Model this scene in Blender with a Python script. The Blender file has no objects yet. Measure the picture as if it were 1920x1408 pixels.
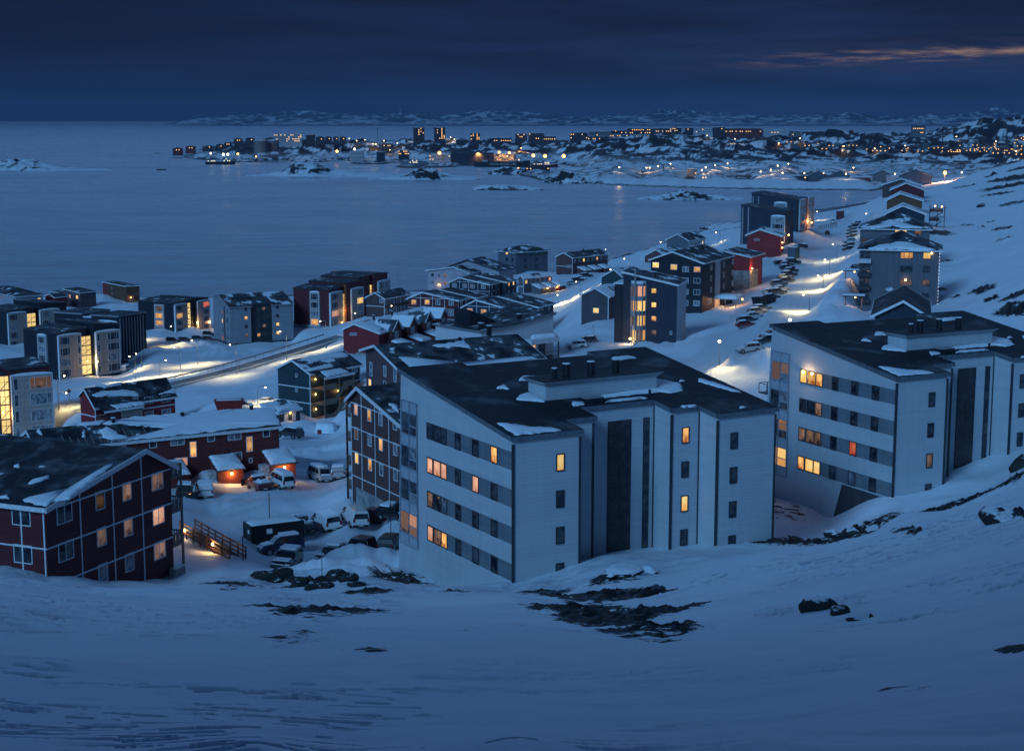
import bpy, bmesh, math, random
import numpy as np
from mathutils import Vector, Matrix

R = math.radians
random.seed(7)
SC = bpy.context.scene
COL = SC.collection

# ------------------------------------------------------------------ camera, sky, light, exposure
F, TH, CAM_Z = 3000.0, math.atan(479 / 3000.0), 85.0        # focal length in photo pixels, pitch, height above the sea
cd = bpy.data.cameras.new('camera')
cam = bpy.data.objects.new('camera', cd)
COL.objects.link(cam)
cam.location = (0, 0, CAM_Z)
cam.rotation_euler = (math.pi / 2 - TH, 0, 0)
cd.sensor_width = 36.0
cd.lens = F / 1920 * 36.0
cd.clip_start = 0.5
cd.clip_end = 80000
SC.camera = cam

SC.view_settings.view_transform = 'Standard'
SC.view_settings.look = 'None'
SC.view_settings.exposure = 0.0
SC.view_settings.gamma = 1.0
SC.cycles.use_denoising = True
SC.cycles.max_bounces = 5
SC.cycles.diffuse_bounces = 2
SC.cycles.glossy_bounces = 2
SC.cycles.transmission_bounces = 2
SC.cycles.volume_bounces = 0
SC.cycles.sample_clamp_indirect = 3.0

SUN_EL, SUN_AZ = R(2), R(210)                                 # dusk: a broad soft glow from behind the viewer


def new_nodes(nt):
    nt.nodes.clear()
    def N(t, **kw):
        n = nt.nodes.new(t)
        for k, v in kw.items():
            if k.startswith('i_'):
                n.inputs[k[2:].replace('_', ' ')].default_value = v
            else:
                setattr(n, k, v)
        return n
    def L(a, b):
        nt.links.new(a, b)
    def M(op, a, b=None, c=None, clamp=False):
        n = nt.nodes.new('ShaderNodeMath')
        n.operation = op
        n.use_clamp = clamp
        for k, x in enumerate((a, b, c)):
            if x is None:
                continue
            if isinstance(x, (int, float)):
                n.inputs[k].default_value = x
            else:
                L(x, n.inputs[k])
        return n.outputs[0]
    def MIX(f, a, b, blend='MIX'):
        n = nt.nodes.new('ShaderNodeMix')
        n.data_type = 'RGBA'
        n.blend_type = blend
        for s, x in ((n.inputs[0], f), (n.inputs[6], a), (n.inputs[7], b)):
            if isinstance(x, (int, float)):
                s.default_value = x
            elif isinstance(x, tuple):
                s.default_value = x if len(x) == 4 else (*x, 1)
            else:
                L(x, s)
        return n.outputs[2]
    def SM(x, a, b, lo=0.0, hi=1.0):
        n = nt.nodes.new('ShaderNodeMapRange')
        n.interpolation_type = 'SMOOTHSTEP'
        for k, v in zip((1, 2, 3, 4), (a, b, lo, hi)):
            n.inputs[k].default_value = v
        L(x, n.inputs[0])
        return n.outputs[0]
    return N, L, M, MIX, SM


W = bpy.data.worlds.new('World')
SC.world = W
W.use_nodes = True
N, L, M, MIX, SM = new_nodes(W.node_tree)
tc = N('ShaderNodeTexCoord')
nrm = N('ShaderNodeVectorMath', operation='NORMALIZE')
L(tc.outputs['Generated'], nrm.inputs[0])
sep = N('ShaderNodeSeparateXYZ')
L(nrm.outputs[0], sep.inputs[0])
dx, dy, dz = sep.outputs
el = M('MULTIPLY', M('ARCSINE', dz), 180 / math.pi)
az = M('MULTIPLY', M('ARCTAN2', dx, dy), 180 / math.pi)
sky = N('ShaderNodeTexSky')
sky.sky_type = 'NISHITA'
sky.sun_disc = False
sky.sun_elevation = SUN_EL
sky.sun_rotation = SUN_AZ
comb = N('ShaderNodeCombineXYZ')
L(M('MULTIPLY', az, 0.075), comb.inputs[0])
L(M('MULTIPLY', el, 0.85), comb.inputs[1])
n1 = N('ShaderNodeTexNoise', i_Scale=1.0, i_Detail=6.0, i_Roughness=0.55)
L(comb.outputs[0], n1.inputs['Vector'])
# overcast bank low over the fjord, open twilight above it, dark again overhead
hor = MIX(SM(az, -17.0, 12.0), (0.0052, 0.0145, 0.045), (0.0115, 0.030, 0.092))
top = MIX(SM(az, -19.0, 4.0), (0.0034, 0.0105, 0.034), (0.0066, 0.0190, 0.062))
low = MIX(SM(el, 0.4, 4.5), hor, top)
low = MIX(M('MULTIPLY', SM(n1.outputs[0], 0.38, 0.60), 0.88), low, (0.0036, 0.0085, 0.025))
front = SM(M('ABSOLUTE', M('SUBTRACT', az, 4.0)), 8.0, 95.0, 1.0, 0.0)
fb = MIX(front, (0.0095, 0.030, 0.092), (0.225, 0.505, 1.06))
bluish = MIX(SM(el, 17.0, 42.0), fb, (0.0095, 0.030, 0.092))
deck = MIX(SM(el, 4.6, 9.0), low, bluish)
# one warm break in the cloud low on the right
comb2 = N('ShaderNodeCombineXYZ')
L(M('MULTIPLY', az, 0.42), comb2.inputs[0])
L(M('MULTIPLY', el, 4.2), comb2.inputs[1])
n2 = N('ShaderNodeTexNoise', i_Scale=1.0, i_Detail=7.0, i_Roughness=0.62)
L(comb2.outputs[0], n2.inputs['Vector'])
mid = M('ADD', M('MULTIPLY', M('SUBTRACT', az, 12.0), 0.035), 2.12)
dist = M('ABSOLUTE', M('SUBTRACT', el, mid))
band = SM(dist, 0.02, 0.34, 1.0, 0.0)
rng = M('MULTIPLY', SM(az, 6.2, 13.0), SM(az, 30.0, 18.5))
brk = M('MULTIPLY', M('MULTIPLY', band, rng), SM(n2.outputs[0], 0.44, 0.70))
glow = M('MULTIPLY', M('MULTIPLY', SM(dist, 0.05, 0.9, 1.0, 0.0), SM(az, 3.0, 14.0)), SM(n2.outputs[0], 0.30, 0.75))
deck = MIX(M('MULTIPLY', glow, 0.40), deck, (0.075, 0.068, 0.105))
deck = MIX(M('MULTIPLY', brk, 0.80), deck, (0.42, 0.25, 0.155))
bg = N('ShaderNodeBackground')
bg.inputs['Strength'].default_value = 0.05
L(sky.outputs[0], bg.inputs[0])
bg2 = N('ShaderNodeBackground')
bg2.inputs['Strength'].default_value = 1.0
L(deck, bg2.inputs[0])
mx = N('ShaderNodeMixShader')
mx.inputs[0].default_value = 0.97                               # the cloud deck lets little of the clear sky through
L(bg.outputs[0], mx.inputs[1])
L(bg2.outputs[0], mx.inputs[2])
out = N('ShaderNodeOutputWorld')
L(mx.outputs[0], out.inputs[0])
W.cycles.sampling_method = 'MANUAL'
W.cycles.sample_map_resolution = 512

sd = bpy.data.lights.new('sun', 'SUN')
sun = bpy.data.objects.new('sun', sd)
COL.objects.link(sun)
sd.energy = 2.0
sd.angle = R(18)
sd.color = (0.215, 0.55, 1.0)
sun.rotation_euler = (R(90 - 28), 0, R(-30))                     # from behind the viewer, a little to the left

# ------------------------------------------------------------------ photogrammetry: photo pixels to metres
CT, ST = math.cos(TH), math.sin(TH)


def ray(x, y):
    return np.array([x - 960.0, F * CT + (704.0 - y) * ST, -F * ST + (704.0 - y) * CT])


EYE = np.array([0.0, 0.0, CAM_Z])


def atY(x, y, Y):
    d = ray(x, y)
    return EYE + d * (Y / d[1])


def atZ(x, y, z):
    d = ray(x, y)
    return EYE + d * ((z - CAM_Z) / d[2])


# ------------------------------------------------------------------ numpy noise
def _h(ix, iy, s):
    n = (ix.astype(np.int64) * 374761393 + iy.astype(np.int64) * 668265263 + s * 144665) & 0x7fffffff
    n = (n ^ (n >> 13)) * 1274126177 & 0x7fffffff
    n = n ^ (n >> 16)
    return (n & 0xffff) / 65535.0


def vnoise(x, y, s=0):
    ix, iy = np.floor(x), np.floor(y)
    fx, fy = x - ix, y - iy
    fx = fx * fx * fx * (fx * (fx * 6 - 15) + 10)
    fy = fy * fy * fy * (fy * (fy * 6 - 15) + 10)
    a, b = _h(ix, iy, s), _h(ix + 1, iy, s)
    c, d = _h(ix, iy + 1, s), _h(ix + 1, iy + 1, s)
    return (a + (b - a) * fx) * (1 - fy) + (c + (d - c) * fx) * fy


def fbm(x, y, o=4, s=0, g=0.5):
    t, a, n = 0.0, 1.0, 0.0
    for k in range(o):
        t = t + a * vnoise(x, y, s + k * 17)
        n += a
        a *= g
        x, y = x * 2.03 + 5.1, y * 2.03 - 3.7
    return t / n


def ridged(x, y, o=5, s=0):
    t, a, n = 0.0, 1.0, 0.0
    for k in range(o):
        t = t + a * (1 - np.abs(2 * vnoise(x, y, s + k * 13) - 1)) ** 2
        n += a
        a *= 0.5
        x, y = x * 2.1 + 1.7, y * 2.1 + 9.2
    return t / n


def sstep(x, a, b):
    t = np.clip((x - a) / (b - a), 0, 1)
    return t * t * (3 - 2 * t)


# ------------------------------------------------------------------ materials
MATS = {}


def mk(name, fn):
    if name in MATS:
        return MATS[name]
    m = bpy.data.materials.new(name)
    m.use_nodes = True
    fn(m)
    MATS[name] = m
    return m


def princ(N, L, **kw):
    p = N('ShaderNodeBsdfPrincipled')
    for k, v in kw.items():
        p.inputs[k.replace('_', ' ')].default_value = v
    o = N('ShaderNodeOutputMaterial')
    L(p.outputs[0], o.inputs[0])
    return p


def plain(name, col, rough=0.6, metal=0.0, var=0.18, scale=3.0, spec=0.4):
    """a painted or weathered surface: small tone variation and fine bump"""
    def fn(m):
        N, L, M, MIX, SM = new_nodes(m.node_tree)
        p = princ(N, L, Roughness=rough, Metallic=metal, Specular_IOR_Level=spec)
        tc = N('ShaderNodeTexCoord')
        n = N('ShaderNodeTexNoise', i_Scale=scale, i_Detail=5.0)
        L(tc.outputs['Object'], n.inputs['Vector'])
        c2 = tuple(x * (1 - var * 1.6) for x in col)
        c3 = tuple(min(1, x * (1 + var)) for x in col)
        L(MIX(SM(n.outputs[0], 0.3, 0.7), c2, c3), p.inputs['Base Color'])
        b = N('ShaderNodeBump', i_Strength=0.15, i_Distance=0.02)
        L(n.outputs[0], b.inputs['Height'])
        L(b.outputs[0], p.inputs['Normal'])
    return mk(name, fn)


def siding(name, col, pitch=0.16, vert=False, rough=0.65, var=0.2, groove=0.5):
    """boards: every board has its own tone, a dark joint and a bump"""
    def fn(m):
        N, L, M, MIX, SM = new_nodes(m.node_tree)
        p = princ(N, L, Roughness=rough, Specular_IOR_Level=0.3)
        tc = N('ShaderNodeTexCoord')
        s = N('ShaderNodeSeparateXYZ')
        L(tc.outputs['Object'], s.inputs[0])
        a = M('ADD', s.outputs[0], s.outputs[1]) if vert else s.outputs[2]
        q = M('MULTIPLY', a, 1 / pitch)
        fr = M('FRACT', q)
        bid = M('FLOOR', q)
        lng = M('FLOOR', M('MULTIPLY', s.outputs[2] if vert else M('ADD', s.outputs[0], s.outputs[1]), 1 / 3.6))
        cb = N('ShaderNodeCombineXYZ')
        L(bid, cb.inputs[0])
        L(lng, cb.inputs[1])
        wn = N('ShaderNodeTexWhiteNoise')
        wn.noise_dimensions = '2D'
        L(cb.outputs[0], wn.inputs['Vector'])
        n = N('ShaderNodeTexNoise', i_Scale=0.5, i_Detail=6.0, i_Roughness=0.7)
        L(tc.outputs['Object'], n.inputs['Vector'])
        mv = N('ShaderNodeMapping')
        mv.inputs['Scale'].default_value = (1.3, 1.3, 0.07)
        L(tc.outputs['Object'], mv.inputs[0])
        nv = N('ShaderNodeTexNoise', i_Scale=1.0, i_Detail=6.0, i_Roughness=0.7)
        L(mv.outputs[0], nv.inputs['Vector'])
        f = M('ADD', M('ADD', M('MULTIPLY', wn.outputs[0], 0.40), M('MULTIPLY', n.outputs[0], 0.35)), M('MULTIPLY', SM(nv.outputs[0], 0.3, 0.7), 0.45))
        c2 = tuple(x * (1 - var * 1.4) for x in col)
        c3 = tuple(min(1, x * (1 + var)) for x in col)
        c = MIX(f, c2, c3)
        g = SM(M('ABSOLUTE', M('SUBTRACT', fr, 0.5)), 0.40, 0.49)
        L(MIX(M('MULTIPLY', g, groove), c, tuple(x * 0.25 for x in col)), p.inputs['Base Color'])
        b = N('ShaderNodeBump', i_Strength=0.5, i_Distance=0.02)
        L(M('SUBTRACT', 1.0, g), b.inputs['Height'])
        L(b.outputs[0], p.inputs['Normal'])
    return mk(name, fn)


SNOWC = (0.74, 0.79, 0.86)


def roofing(name, cover, seed=0.0, col=(0.013, 0.015, 0.021), scale=0.28):
    """dark felt with drifts of snow left on it"""
    def fn(m):
        N, L, M, MIX, SM = new_nodes(m.node_tree)
        p = princ(N, L, Roughness=0.8, Specular_IOR_Level=0.25)
        tc = N('ShaderNodeTexCoord')
        mp = N('ShaderNodeMapping')
        mp.inputs['Location'].default_value = (seed * 13.7, seed * 7.1, 0)
        L(tc.outputs['Object'], mp.inputs[0])
        n = N('ShaderNodeTexNoise', i_Scale=scale, i_Detail=7.0, i_Roughness=0.55)
        L(mp.outputs[0], n.inputs['Vector'])
        nf = N('ShaderNodeTexNoise', i_Scale=9.0, i_Detail=3.0)
        L(mp.outputs[0], nf.inputs['Vector'])
        th = 0.78 - cover * 0.55
        k = SM(n.outputs[0], th, th + 0.02)
        s = N('ShaderNodeSeparateXYZ')
        L(tc.outputs['Object'], s.inputs[0])
        ln = SM(M('ABSOLUTE', M('SUBTRACT', M('FRACT', M('MULTIPLY', M('ADD', s.outputs[0], s.outputs[1]), 0.9)), 0.5)), 0.46, 0.49)
        dark = MIX(nf.outputs[0], tuple(x * 0.7 for x in col), tuple(x * 1.5 for x in col))
        dark = MIX(M('MULTIPLY', ln, 0.35), dark, tuple(x * 2.2 for x in col))
        dust = MIX(M('MULTIPLY', SM(n.outputs[0], th - 0.22, th), 0.10), dark, SNOWC)
        L(MIX(k, dust, SNOWC), p.inputs['Base Color'])
        b = N('ShaderNodeBump', i_Strength=0.6, i_Distance=0.12)
        L(M('ADD', k, M('MULTIPLY', nf.outputs[0], 0.12)), b.inputs['Height'])
        L(b.outputs[0], p.inputs['Normal'])
    return mk(name, fn)


def lit(name, c1, c2, st, scale=1.6):
    """a lit room behind glass: bright and dim shapes of curtains and furniture"""
    def fn(m):
        N, L, M, MIX, SM = new_nodes(m.node_tree)
        tc = N('ShaderNodeTexCoord')
        oi = N('ShaderNodeObjectInfo')
        add = N('ShaderNodeVectorMath', operation='ADD')
        cb = N('ShaderNodeCombineXYZ')
        L(M('MULTIPLY', oi.outputs['Random'], 91.0), cb.inputs[0])
        L(M('MULTIPLY', oi.outputs['Random'], 37.0), cb.inputs[2])
        L(tc.outputs['Object'], add.inputs[0])
        L(cb.outputs[0], add.inputs[1])
        mp = N('ShaderNodeMapping')
        mp.inputs['Scale'].default_value = (1.6, 1.6, 0.8)
        L(add.outputs[0], mp.inputs[0])
        n = N('ShaderNodeTexNoise', i_Scale=scale, i_Detail=3.0, i_Roughness=0.6)
        L(mp.outputs[0], n.inputs['Vector'])
        v = N('ShaderNodeTexVoronoi', i_Scale=scale * 1.1)
        L(mp.outputs[0], v.inputs['Vector'])
        sp = N('ShaderNodeSeparateColor')
        L(v.outputs['Color'], sp.inputs[0])
        so = N('ShaderNodeSeparateXYZ')
        L(tc.outputs['Object'], so.inputs[0])
        lx = M('ADD', so.outputs[0], so.outputs[1])
        rnd = oi.outputs['Random']
        # furniture silhouettes along the sill, a curtain on one side with folds, a lamp somewhere above
        furn = SM(M('ADD', so.outputs[2], M('MULTIPLY', M('SUBTRACT', sp.outputs[0], 0.5), 0.7)), 0.18, 0.42, 0.12, 1.0)
        side = M('MULTIPLY', M('SUBTRACT', M('GREATER_THAN', M('FRACT', M('MULTIPLY', rnd, 7.0)), 0.5), 0.5), 2.0)
        cur = SM(M('MULTIPLY', lx, side), 0.10, 0.22)
        fold = M('ADD', 0.55, M('MULTIPLY', M('SINE', M('MULTIPLY', lx, 46.0)), 0.14))
        room = M('MULTIPLY', M('ADD', 0.25, M('MULTIPLY', n.outputs[0], 0.75)), furn)
        dxl = M('SUBTRACT', lx, M('MULTIPLY', M('SUBTRACT', M('FRACT', M('MULTIPLY', rnd, 13.0)), 0.5), 0.7))
        dzl = M('SUBTRACT', so.outputs[2], M('ADD', 0.75, M('MULTIPLY', M('FRACT', M('MULTIPLY', rnd, 29.0)), 0.4)))
        dl = M('SQRT', M('ADD', M('MULTIPLY', dxl, dxl), M('MULTIPLY', dzl, dzl)))
        lamp = SM(dl, 0.05, 0.55, 0.75, 0.0)
        f = M('ADD', M('ADD', M('MULTIPLY', room, M('SUBTRACT', 1.0, cur)), M('MULTIPLY', fold, cur)), lamp, clamp=True)
        e = N('ShaderNodeEmission')
        L(MIX(f, c1, c2), e.inputs[0])
        L(M('MULTIPLY', M('ADD', 0.65, M('MULTIPLY', oi.outputs['Random'], 0.6)), st), e.inputs[1])
        g = N('ShaderNodeBsdfGlossy', i_Roughness=0.06)
        g.inputs[0].default_value = (1, 1, 1, 1)
        ms = N('ShaderNodeMixShader')
        ms.inputs[0].default_value = 0.06
        L(e.outputs[0], ms.inputs[1])
        L(g.outputs[0], ms.inputs[2])
        o = N('ShaderNodeOutputMaterial')
        L(ms.outputs[0], o.inputs[0])
    return mk(name, fn)


def emit(name, col, st):
    def fn(m):
        N, L, M, MIX, SM = new_nodes(m.node_tree)
        e = N('ShaderNodeEmission')
        e.inputs[0].default_value = (*col, 1)
        e.inputs[1].default_value = st
        o = N('ShaderNodeOutputMaterial')
        L(e.outputs[0], o.inputs[0])
    return mk(name, fn)


def glass_dark(name, col=(0.012, 0.016, 0.026), rough=0.06, curtain=0.0):
    def fn(m):
        N, L, M, MIX, SM = new_nodes(m.node_tree)
        p = princ(N, L, Roughness=rough, Specular_IOR_Level=0.6)
        tc = N('ShaderNodeTexCoord')
        oi = N('ShaderNodeObjectInfo')
        mp = N('ShaderNodeVectorMath', operation='ADD')
        L(tc.outputs['Object'], mp.inputs[0])
        L(oi.outputs['Location'], mp.inputs[1])
        w = N('ShaderNodeTexNoise', i_Scale=1.4, i_Detail=2.0)
        L(mp.outputs[0], w.inputs['Vector'])
        c2 = tuple(x + curtain for x in col)
        L(MIX(SM(w.outputs[0], 0.42, 0.60), col, c2), p.inputs['Base Color'])
    return mk(name, fn)


def snow_mat(name, rock=False, far=False, sc=1.0):
    def fn(m):
        N, L, M, MIX, SM = new_nodes(m.node_tree)
        p = princ(N, L, Roughness=0.7, Specular_IOR_Level=0.2)
        tc = N('ShaderNodeTexCoord')
        n = N('ShaderNodeTexNoise', i_Scale=0.8 * sc, i_Detail=8.0, i_Roughness=0.6)
        L(tc.outputs['Object'], n.inputs['Vector'])
        mp = N('ShaderNodeMapping')
        mp.inputs['Scale'].default_value = (0.9, 3.2, 1.0)
        mp.inputs['Rotation'].default_value = (0, 0, R(12))
        L(tc.outputs['Object'], mp.inputs[0])
        rp = N('ShaderNodeTexNoise', i_Scale=1.3 * sc, i_Detail=5.0, i_Roughness=0.6)
        L(mp.outputs[0], rp.inputs['Vector'])
        c = MIX(n.outputs[0], (0.66, 0.715, 0.80), (0.78, 0.82, 0.87))
        h = M('ADD', n.outputs[0], M('MULTIPLY', rp.outputs[0], 0.45))
        if rock:
            at = N('ShaderNodeAttribute')
            at.attribute_name = 'rock'
            nr = N('ShaderNodeTexNoise', i_Scale=0.9 * sc, i_Detail=9.0, i_Roughness=0.72)
            mp2 = N('ShaderNodeMapping')
            mp2.inputs['Scale'].default_value = (0.55, 2.2, 1.6)
            mp2.inputs['Rotation'].default_value = (0, 0, R(-14))
            L(tc.outputs['Object'], mp2.inputs[0])
            L(mp2.outputs[0], nr.inputs['Vector'])
            k = SM(M('ADD', at.outputs['Fac'], M('MULTIPLY', M('SUBTRACT', nr.outputs[0], 0.5), 2.1)), 0.47, 0.53)
            rc = MIX(nr.outputs[0], (0.008, 0.008, 0.009), (0.036, 0.036, 0.038))
            c = MIX(k, c, rc)
            at2 = N('ShaderNodeAttribute')
            at2.attribute_name = 'packed'
            pk = MIX(rp.outputs[0], (0.50, 0.54, 0.60), (0.66, 0.69, 0.74))
            c = MIX(M('MULTIPLY', at2.outputs['Fac'], 0.75), c, pk)
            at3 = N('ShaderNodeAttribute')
            at3.attribute_name = 'scarp_shade_ruts'
            c = MIX(M('MULTIPLY', at3.outputs['Fac'], 0.62), c, (0.20, 0.25, 0.33))  # darkened colour stands for shade on carved scarps, and for tyre ruts
            h = M('ADD', h, M('MULTIPLY', k, M('MULTIPLY', nr.outputs[0], 2.5)))
        L(c, p.inputs['Base Color'])
        b = N('ShaderNodeBump', i_Strength=0.45, i_Distance=0.07 / sc if not far else 2.0)
        L(h, b.inputs['Height'])
        L(b.outputs[0], p.inputs['Normal'])
    return mk(name, fn)


def rock_snow(name, sc, amount=0.5):
    """bare dark rock with snow lying on the flatter ledges (world-up facing, a real property of the slope)"""
    def fn(m):
        N, L, M, MIX, SM = new_nodes(m.node_tree)
        p = princ(N, L, Roughness=0.85, Specular_IOR_Level=0.2)
        tc = N('ShaderNodeTexCoord')
        g = N('ShaderNodeNewGeometry')
        s = N('ShaderNodeSeparateXYZ')
        L(g.outputs['Normal'], s.inputs[0])
        n = N('ShaderNodeTexNoise', i_Scale=sc, i_Detail=8.0, i_Roughness=0.65)
        L(tc.outputs['Object'], n.inputs['Vector'])
        k = SM(M('ADD', s.outputs[2], M('MULTIPLY', M('SUBTRACT', n.outputs[0], 0.5), 1.1)), amount, amount + 0.12)
        rc = MIX(n.outputs[0], (0.012, 0.012, 0.013), (0.05, 0.048, 0.046))
        L(MIX(k, rc, (0.70, 0.75, 0.82)), p.inputs['Base Color'])
        b = N('ShaderNodeBump', i_Strength=0.7, i_Distance=0.15 / sc)
        L(n.outputs[0], b.inputs['Height'])
        L(b.outputs[0], p.inputs['Normal'])
    return mk(name, fn)


def water_mat():
    def fn(m):
        N, L, M, MIX, SM = new_nodes(m.node_tree)
        p = princ(N, L, Roughness=0.24, IOR=1.33)
        p.inputs['Base Color'].default_value = (0.035, 0.095, 0.16, 1)
        tc = N('ShaderNodeTexCoord')
        mp = N('ShaderNodeMapping')
        mp.inputs['Scale'].default_value = (0.35, 1.0, 1.0)
        mp.inputs['Rotation'].default_value = (0, 0, R(-16))
        L(tc.outputs['Object'], mp.inputs[0])
        a = N('ShaderNodeTexNoise', i_Scale=0.05, i_Detail=9.0, i_Roughness=0.66)
        L(mp.outputs[0], a.inputs['Vector'])
        b2 = N('ShaderNodeTexNoise', i_Scale=0.006, i_Detail=4.0)
        L(mp.outputs[0], b2.inputs['Vector'])
        L(SM(b2.outputs[0], 0.3, 0.7, 0.20, 0.34), p.inputs['Roughness'])
        mp3 = N('ShaderNodeMapping')
        mp3.inputs['Scale'].default_value = (0.010, 0.055, 1.0)
        mp3.inputs['Rotation'].default_value = (0, 0, R(-10))
        L(tc.outputs['Object'], mp3.inputs[0])
        w3 = N('ShaderNodeTexNoise', i_Scale=1.0, i_Detail=8.0, i_Roughness=0.72)
        L(mp3.outputs[0], w3.inputs['Vector'])
        L(MIX(SM(w3.outputs[0], 0.30, 0.70), (0.018, 0.062, 0.118), (0.130, 0.235, 0.325)), p.inputs['Base Color'])
        b = N('ShaderNodeBump', i_Strength=0.85, i_Distance=2.6)
        L(M('ADD', a.outputs[0], M('MULTIPLY', b2.outputs[0], 0.8)), b.inputs['Height'])
        L(b.outputs[0], p.inputs['Normal'])
    return mk('sea_water', fn)


WHITE = plain('white_paint', (0.68, 0.70, 0.73), 0.5, var=0.08)
SNOW = snow_mat('snow')
CONC = plain('concrete', (0.26, 0.27, 0.28), 0.85, var=0.25, scale=1.2)
DARKMETAL = plain('dark_metal', (0.022, 0.024, 0.03), 0.45, 0.3)
GALV = plain('galvanised_metal', (0.27, 0.28, 0.29), 0.45, 0.6)
WOOD = siding('grey_wood', (0.22, 0.20, 0.18), 0.1, True)
BROWNWOOD = siding('brown_wood', (0.16, 0.075, 0.045), 0.12)
GLASS = glass_dark('dark_glass', curtain=0.05)
PALEGLASS = glass_dark('curtained_glass', (0.11, 0.12, 0.15), 0.15, 0.16)
FRAME_DK = plain('dark_frame', (0.035, 0.038, 0.048), 0.5)
LIT = {
    'y': lit('lit_yellow_room', (0.95, 0.40, 0.07), (1.0, 0.72, 0.26), 1.15),
    'o': lit('lit_orange_room', (0.32, 0.08, 0.015), (1.0, 0.52, 0.16), 1.0, 2.2),
    'w': lit('dim_warm_room', (0.05, 0.035, 0.045), (0.85, 0.48, 0.34), 0.27, 2.6),
    'p': lit('lit_peach_room', (0.52, 0.17, 0.11), (1.0, 0.55, 0.36), 0.85, 2.2),
    'r': lit('lit_red_room', (0.45, 0.03, 0.035), (0.95, 0.22, 0.10), 0.75),
    's': lit('lit_stairwell', (0.95, 0.50, 0.10), (1.0, 0.80, 0.34), 1.35, 1.2),
    '.': GLASS,
    'c': PALEGLASS,
}
# ------------------------------------------------------------------ mesh helpers
class MB:
    def __init__(s):
        s.v, s.f, s.m = [], [], []

    def quad(s, pts, m=0):
        n = len(s.v)
        s.v += [tuple(map(float, p)) for p in pts]
        s.f.append(tuple(range(n, n + len(pts))))
        s.m.append(m)

    def box(s, a, b, m=0):
        (x0, y0, z0), (x1, y1, z1) = a, b
        x0, x1 = min(x0, x1), max(x0, x1)
        y0, y1 = min(y0, y1), max(y0, y1)
        z0, z1 = min(z0, z1), max(z0, z1)
        n = len(s.v)
        s.v += [(x0, y0, z0), (x1, y0, z0), (x1, y1, z0), (x0, y1, z0), (x0, y0, z1), (x1, y0, z1), (x1, y1, z1), (x0, y1, z1)]
        for f in ((3, 2, 1, 0), (4, 5, 6, 7), (0, 1, 5, 4), (1, 2, 6, 5), (2, 3, 7, 6), (3, 0, 4, 7)):
            s.f.append(tuple(n + k for k in f))
            s.m.append(m)

    def bar(s, a, b, w, h=None, m=0, up=(0, 0, 1)):
        """a rectangular bar from a to b"""
        h = h or w
        a, b = Vector(a), Vector(b)
        d = (b - a).normalized()
        u = Vector(up)
        if abs(d.dot(u)) > 0.95:
            u = Vector((1, 0, 0))
        sx = d.cross(u).normalized() * (w / 2)
        sy = sx.cross(d).normalized() * (h / 2)
        n = len(s.v)
        for c in (a, b):
            s.v += [tuple(c - sx - sy), tuple(c + sx - sy), tuple(c + sx + sy), tuple(c - sx + sy)]
        for f in ((0, 1, 2, 3), (7, 6, 5, 4), (0, 4, 5, 1), (1, 5, 6, 2), (2, 6, 7, 3), (3, 7, 4, 0)):
            s.f.append(tuple(n + k for k in f))
            s.m.append(m)

    def tube(s, pts, rad, seg=8, m=0, cap=True):
        pts = [Vector(p) for p in pts]
        rad = rad if isinstance(rad, (list, tuple)) else [rad] * len(pts)
        n0 = len(s.v)
        for k, p in enumerate(pts):
            d = (pts[min(k + 1, len(pts) - 1)] - pts[max(k - 1, 0)]).normalized()
            u = Vector((0, 0, 1)) if abs(d.z) < 0.9 else Vector((1, 0, 0))
            a = d.cross(u).normalized()
            b = d.cross(a)
            for q in range(seg):
                t = 2 * math.pi * q / seg
                s.v.append(tuple(p + (a * math.cos(t) + b * math.sin(t)) * rad[k]))
        for k in range(len(pts) - 1):
            for q in range(seg):
                a, b = n0 + k * seg + q, n0 + k * seg + (q + 1) % seg
                s.f.append((a, b, b + seg, a + seg))
                s.m.append(m)
        if cap:
            s.f.append(tuple(n0 + q for q in range(seg)))
            s.f.append(tuple(n0 + (len(pts) - 1) * seg + q for q in reversed(range(seg))))
            s.m += [m, m]

    def prism(s, poly, z0, z1, m=0, mt=None, top=None):
        """plan polygon (counter-clockwise) raised from z0 to z1; z1 may be a function of x, y"""
        zt = (lambda x, y: z1) if not callable(z1) else z1
        zb = (lambda x, y: z0) if not callable(z0) else z0
        n, k = len(s.v), len(poly)
        s.v += [(x, y, zb(x, y)) for x, y in poly] + [(x, y, zt(x, y)) for x, y in poly]
        for i in range(k):
            j = (i + 1) % k
            s.f.append((n + i, n + j, n + k + j, n + k + i))
            s.m.append(m)
        s.f.append(tuple(n + k + i for i in range(k)))
        s.m.append(m if mt is None else mt)
        s.f.append(tuple(n + i for i in reversed(range(k))))
        s.m.append(m)

    def mesh(s, name, mats, smooth=False):
        me = bpy.data.meshes.new(name)
        me.from_pydata(s.v, [], s.f)
        for m in mats:
            me.materials.append(m)
        me.polygons.foreach_set('material_index', s.m)
        if smooth:
            me.polygons.foreach_set('use_smooth', [True] * len(s.f))
        me.update()
        return me

    def build(s, name, mats, parent=None, smooth=False, fix=True):
        me = s.mesh(name, mats if isinstance(mats, (list, tuple)) else [mats], smooth)
        if fix:
            bm = bmesh.new()
            bm.from_mesh(me)
            bmesh.ops.recalc_face_normals(bm, faces=bm.faces)
            bm.to_mesh(me)
            bm.free()
        return link(name, me, parent)


def link(name, me, parent=None, loc=(0, 0, 0), rz=0.0):
    o = bpy.data.objects.new(name, me)
    COL.objects.link(o)
    o.location = loc
    o.rotation_euler = (0, 0, rz)
    if parent is not None:
        o.parent = parent
    return o


def tag(o, label, cat, group=None):
    o['label'] = label
    o['category'] = cat
    if group:
        o['group'] = group
    return o


def struct(o):
    o['kind'] = 'structure'
    return o


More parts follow.
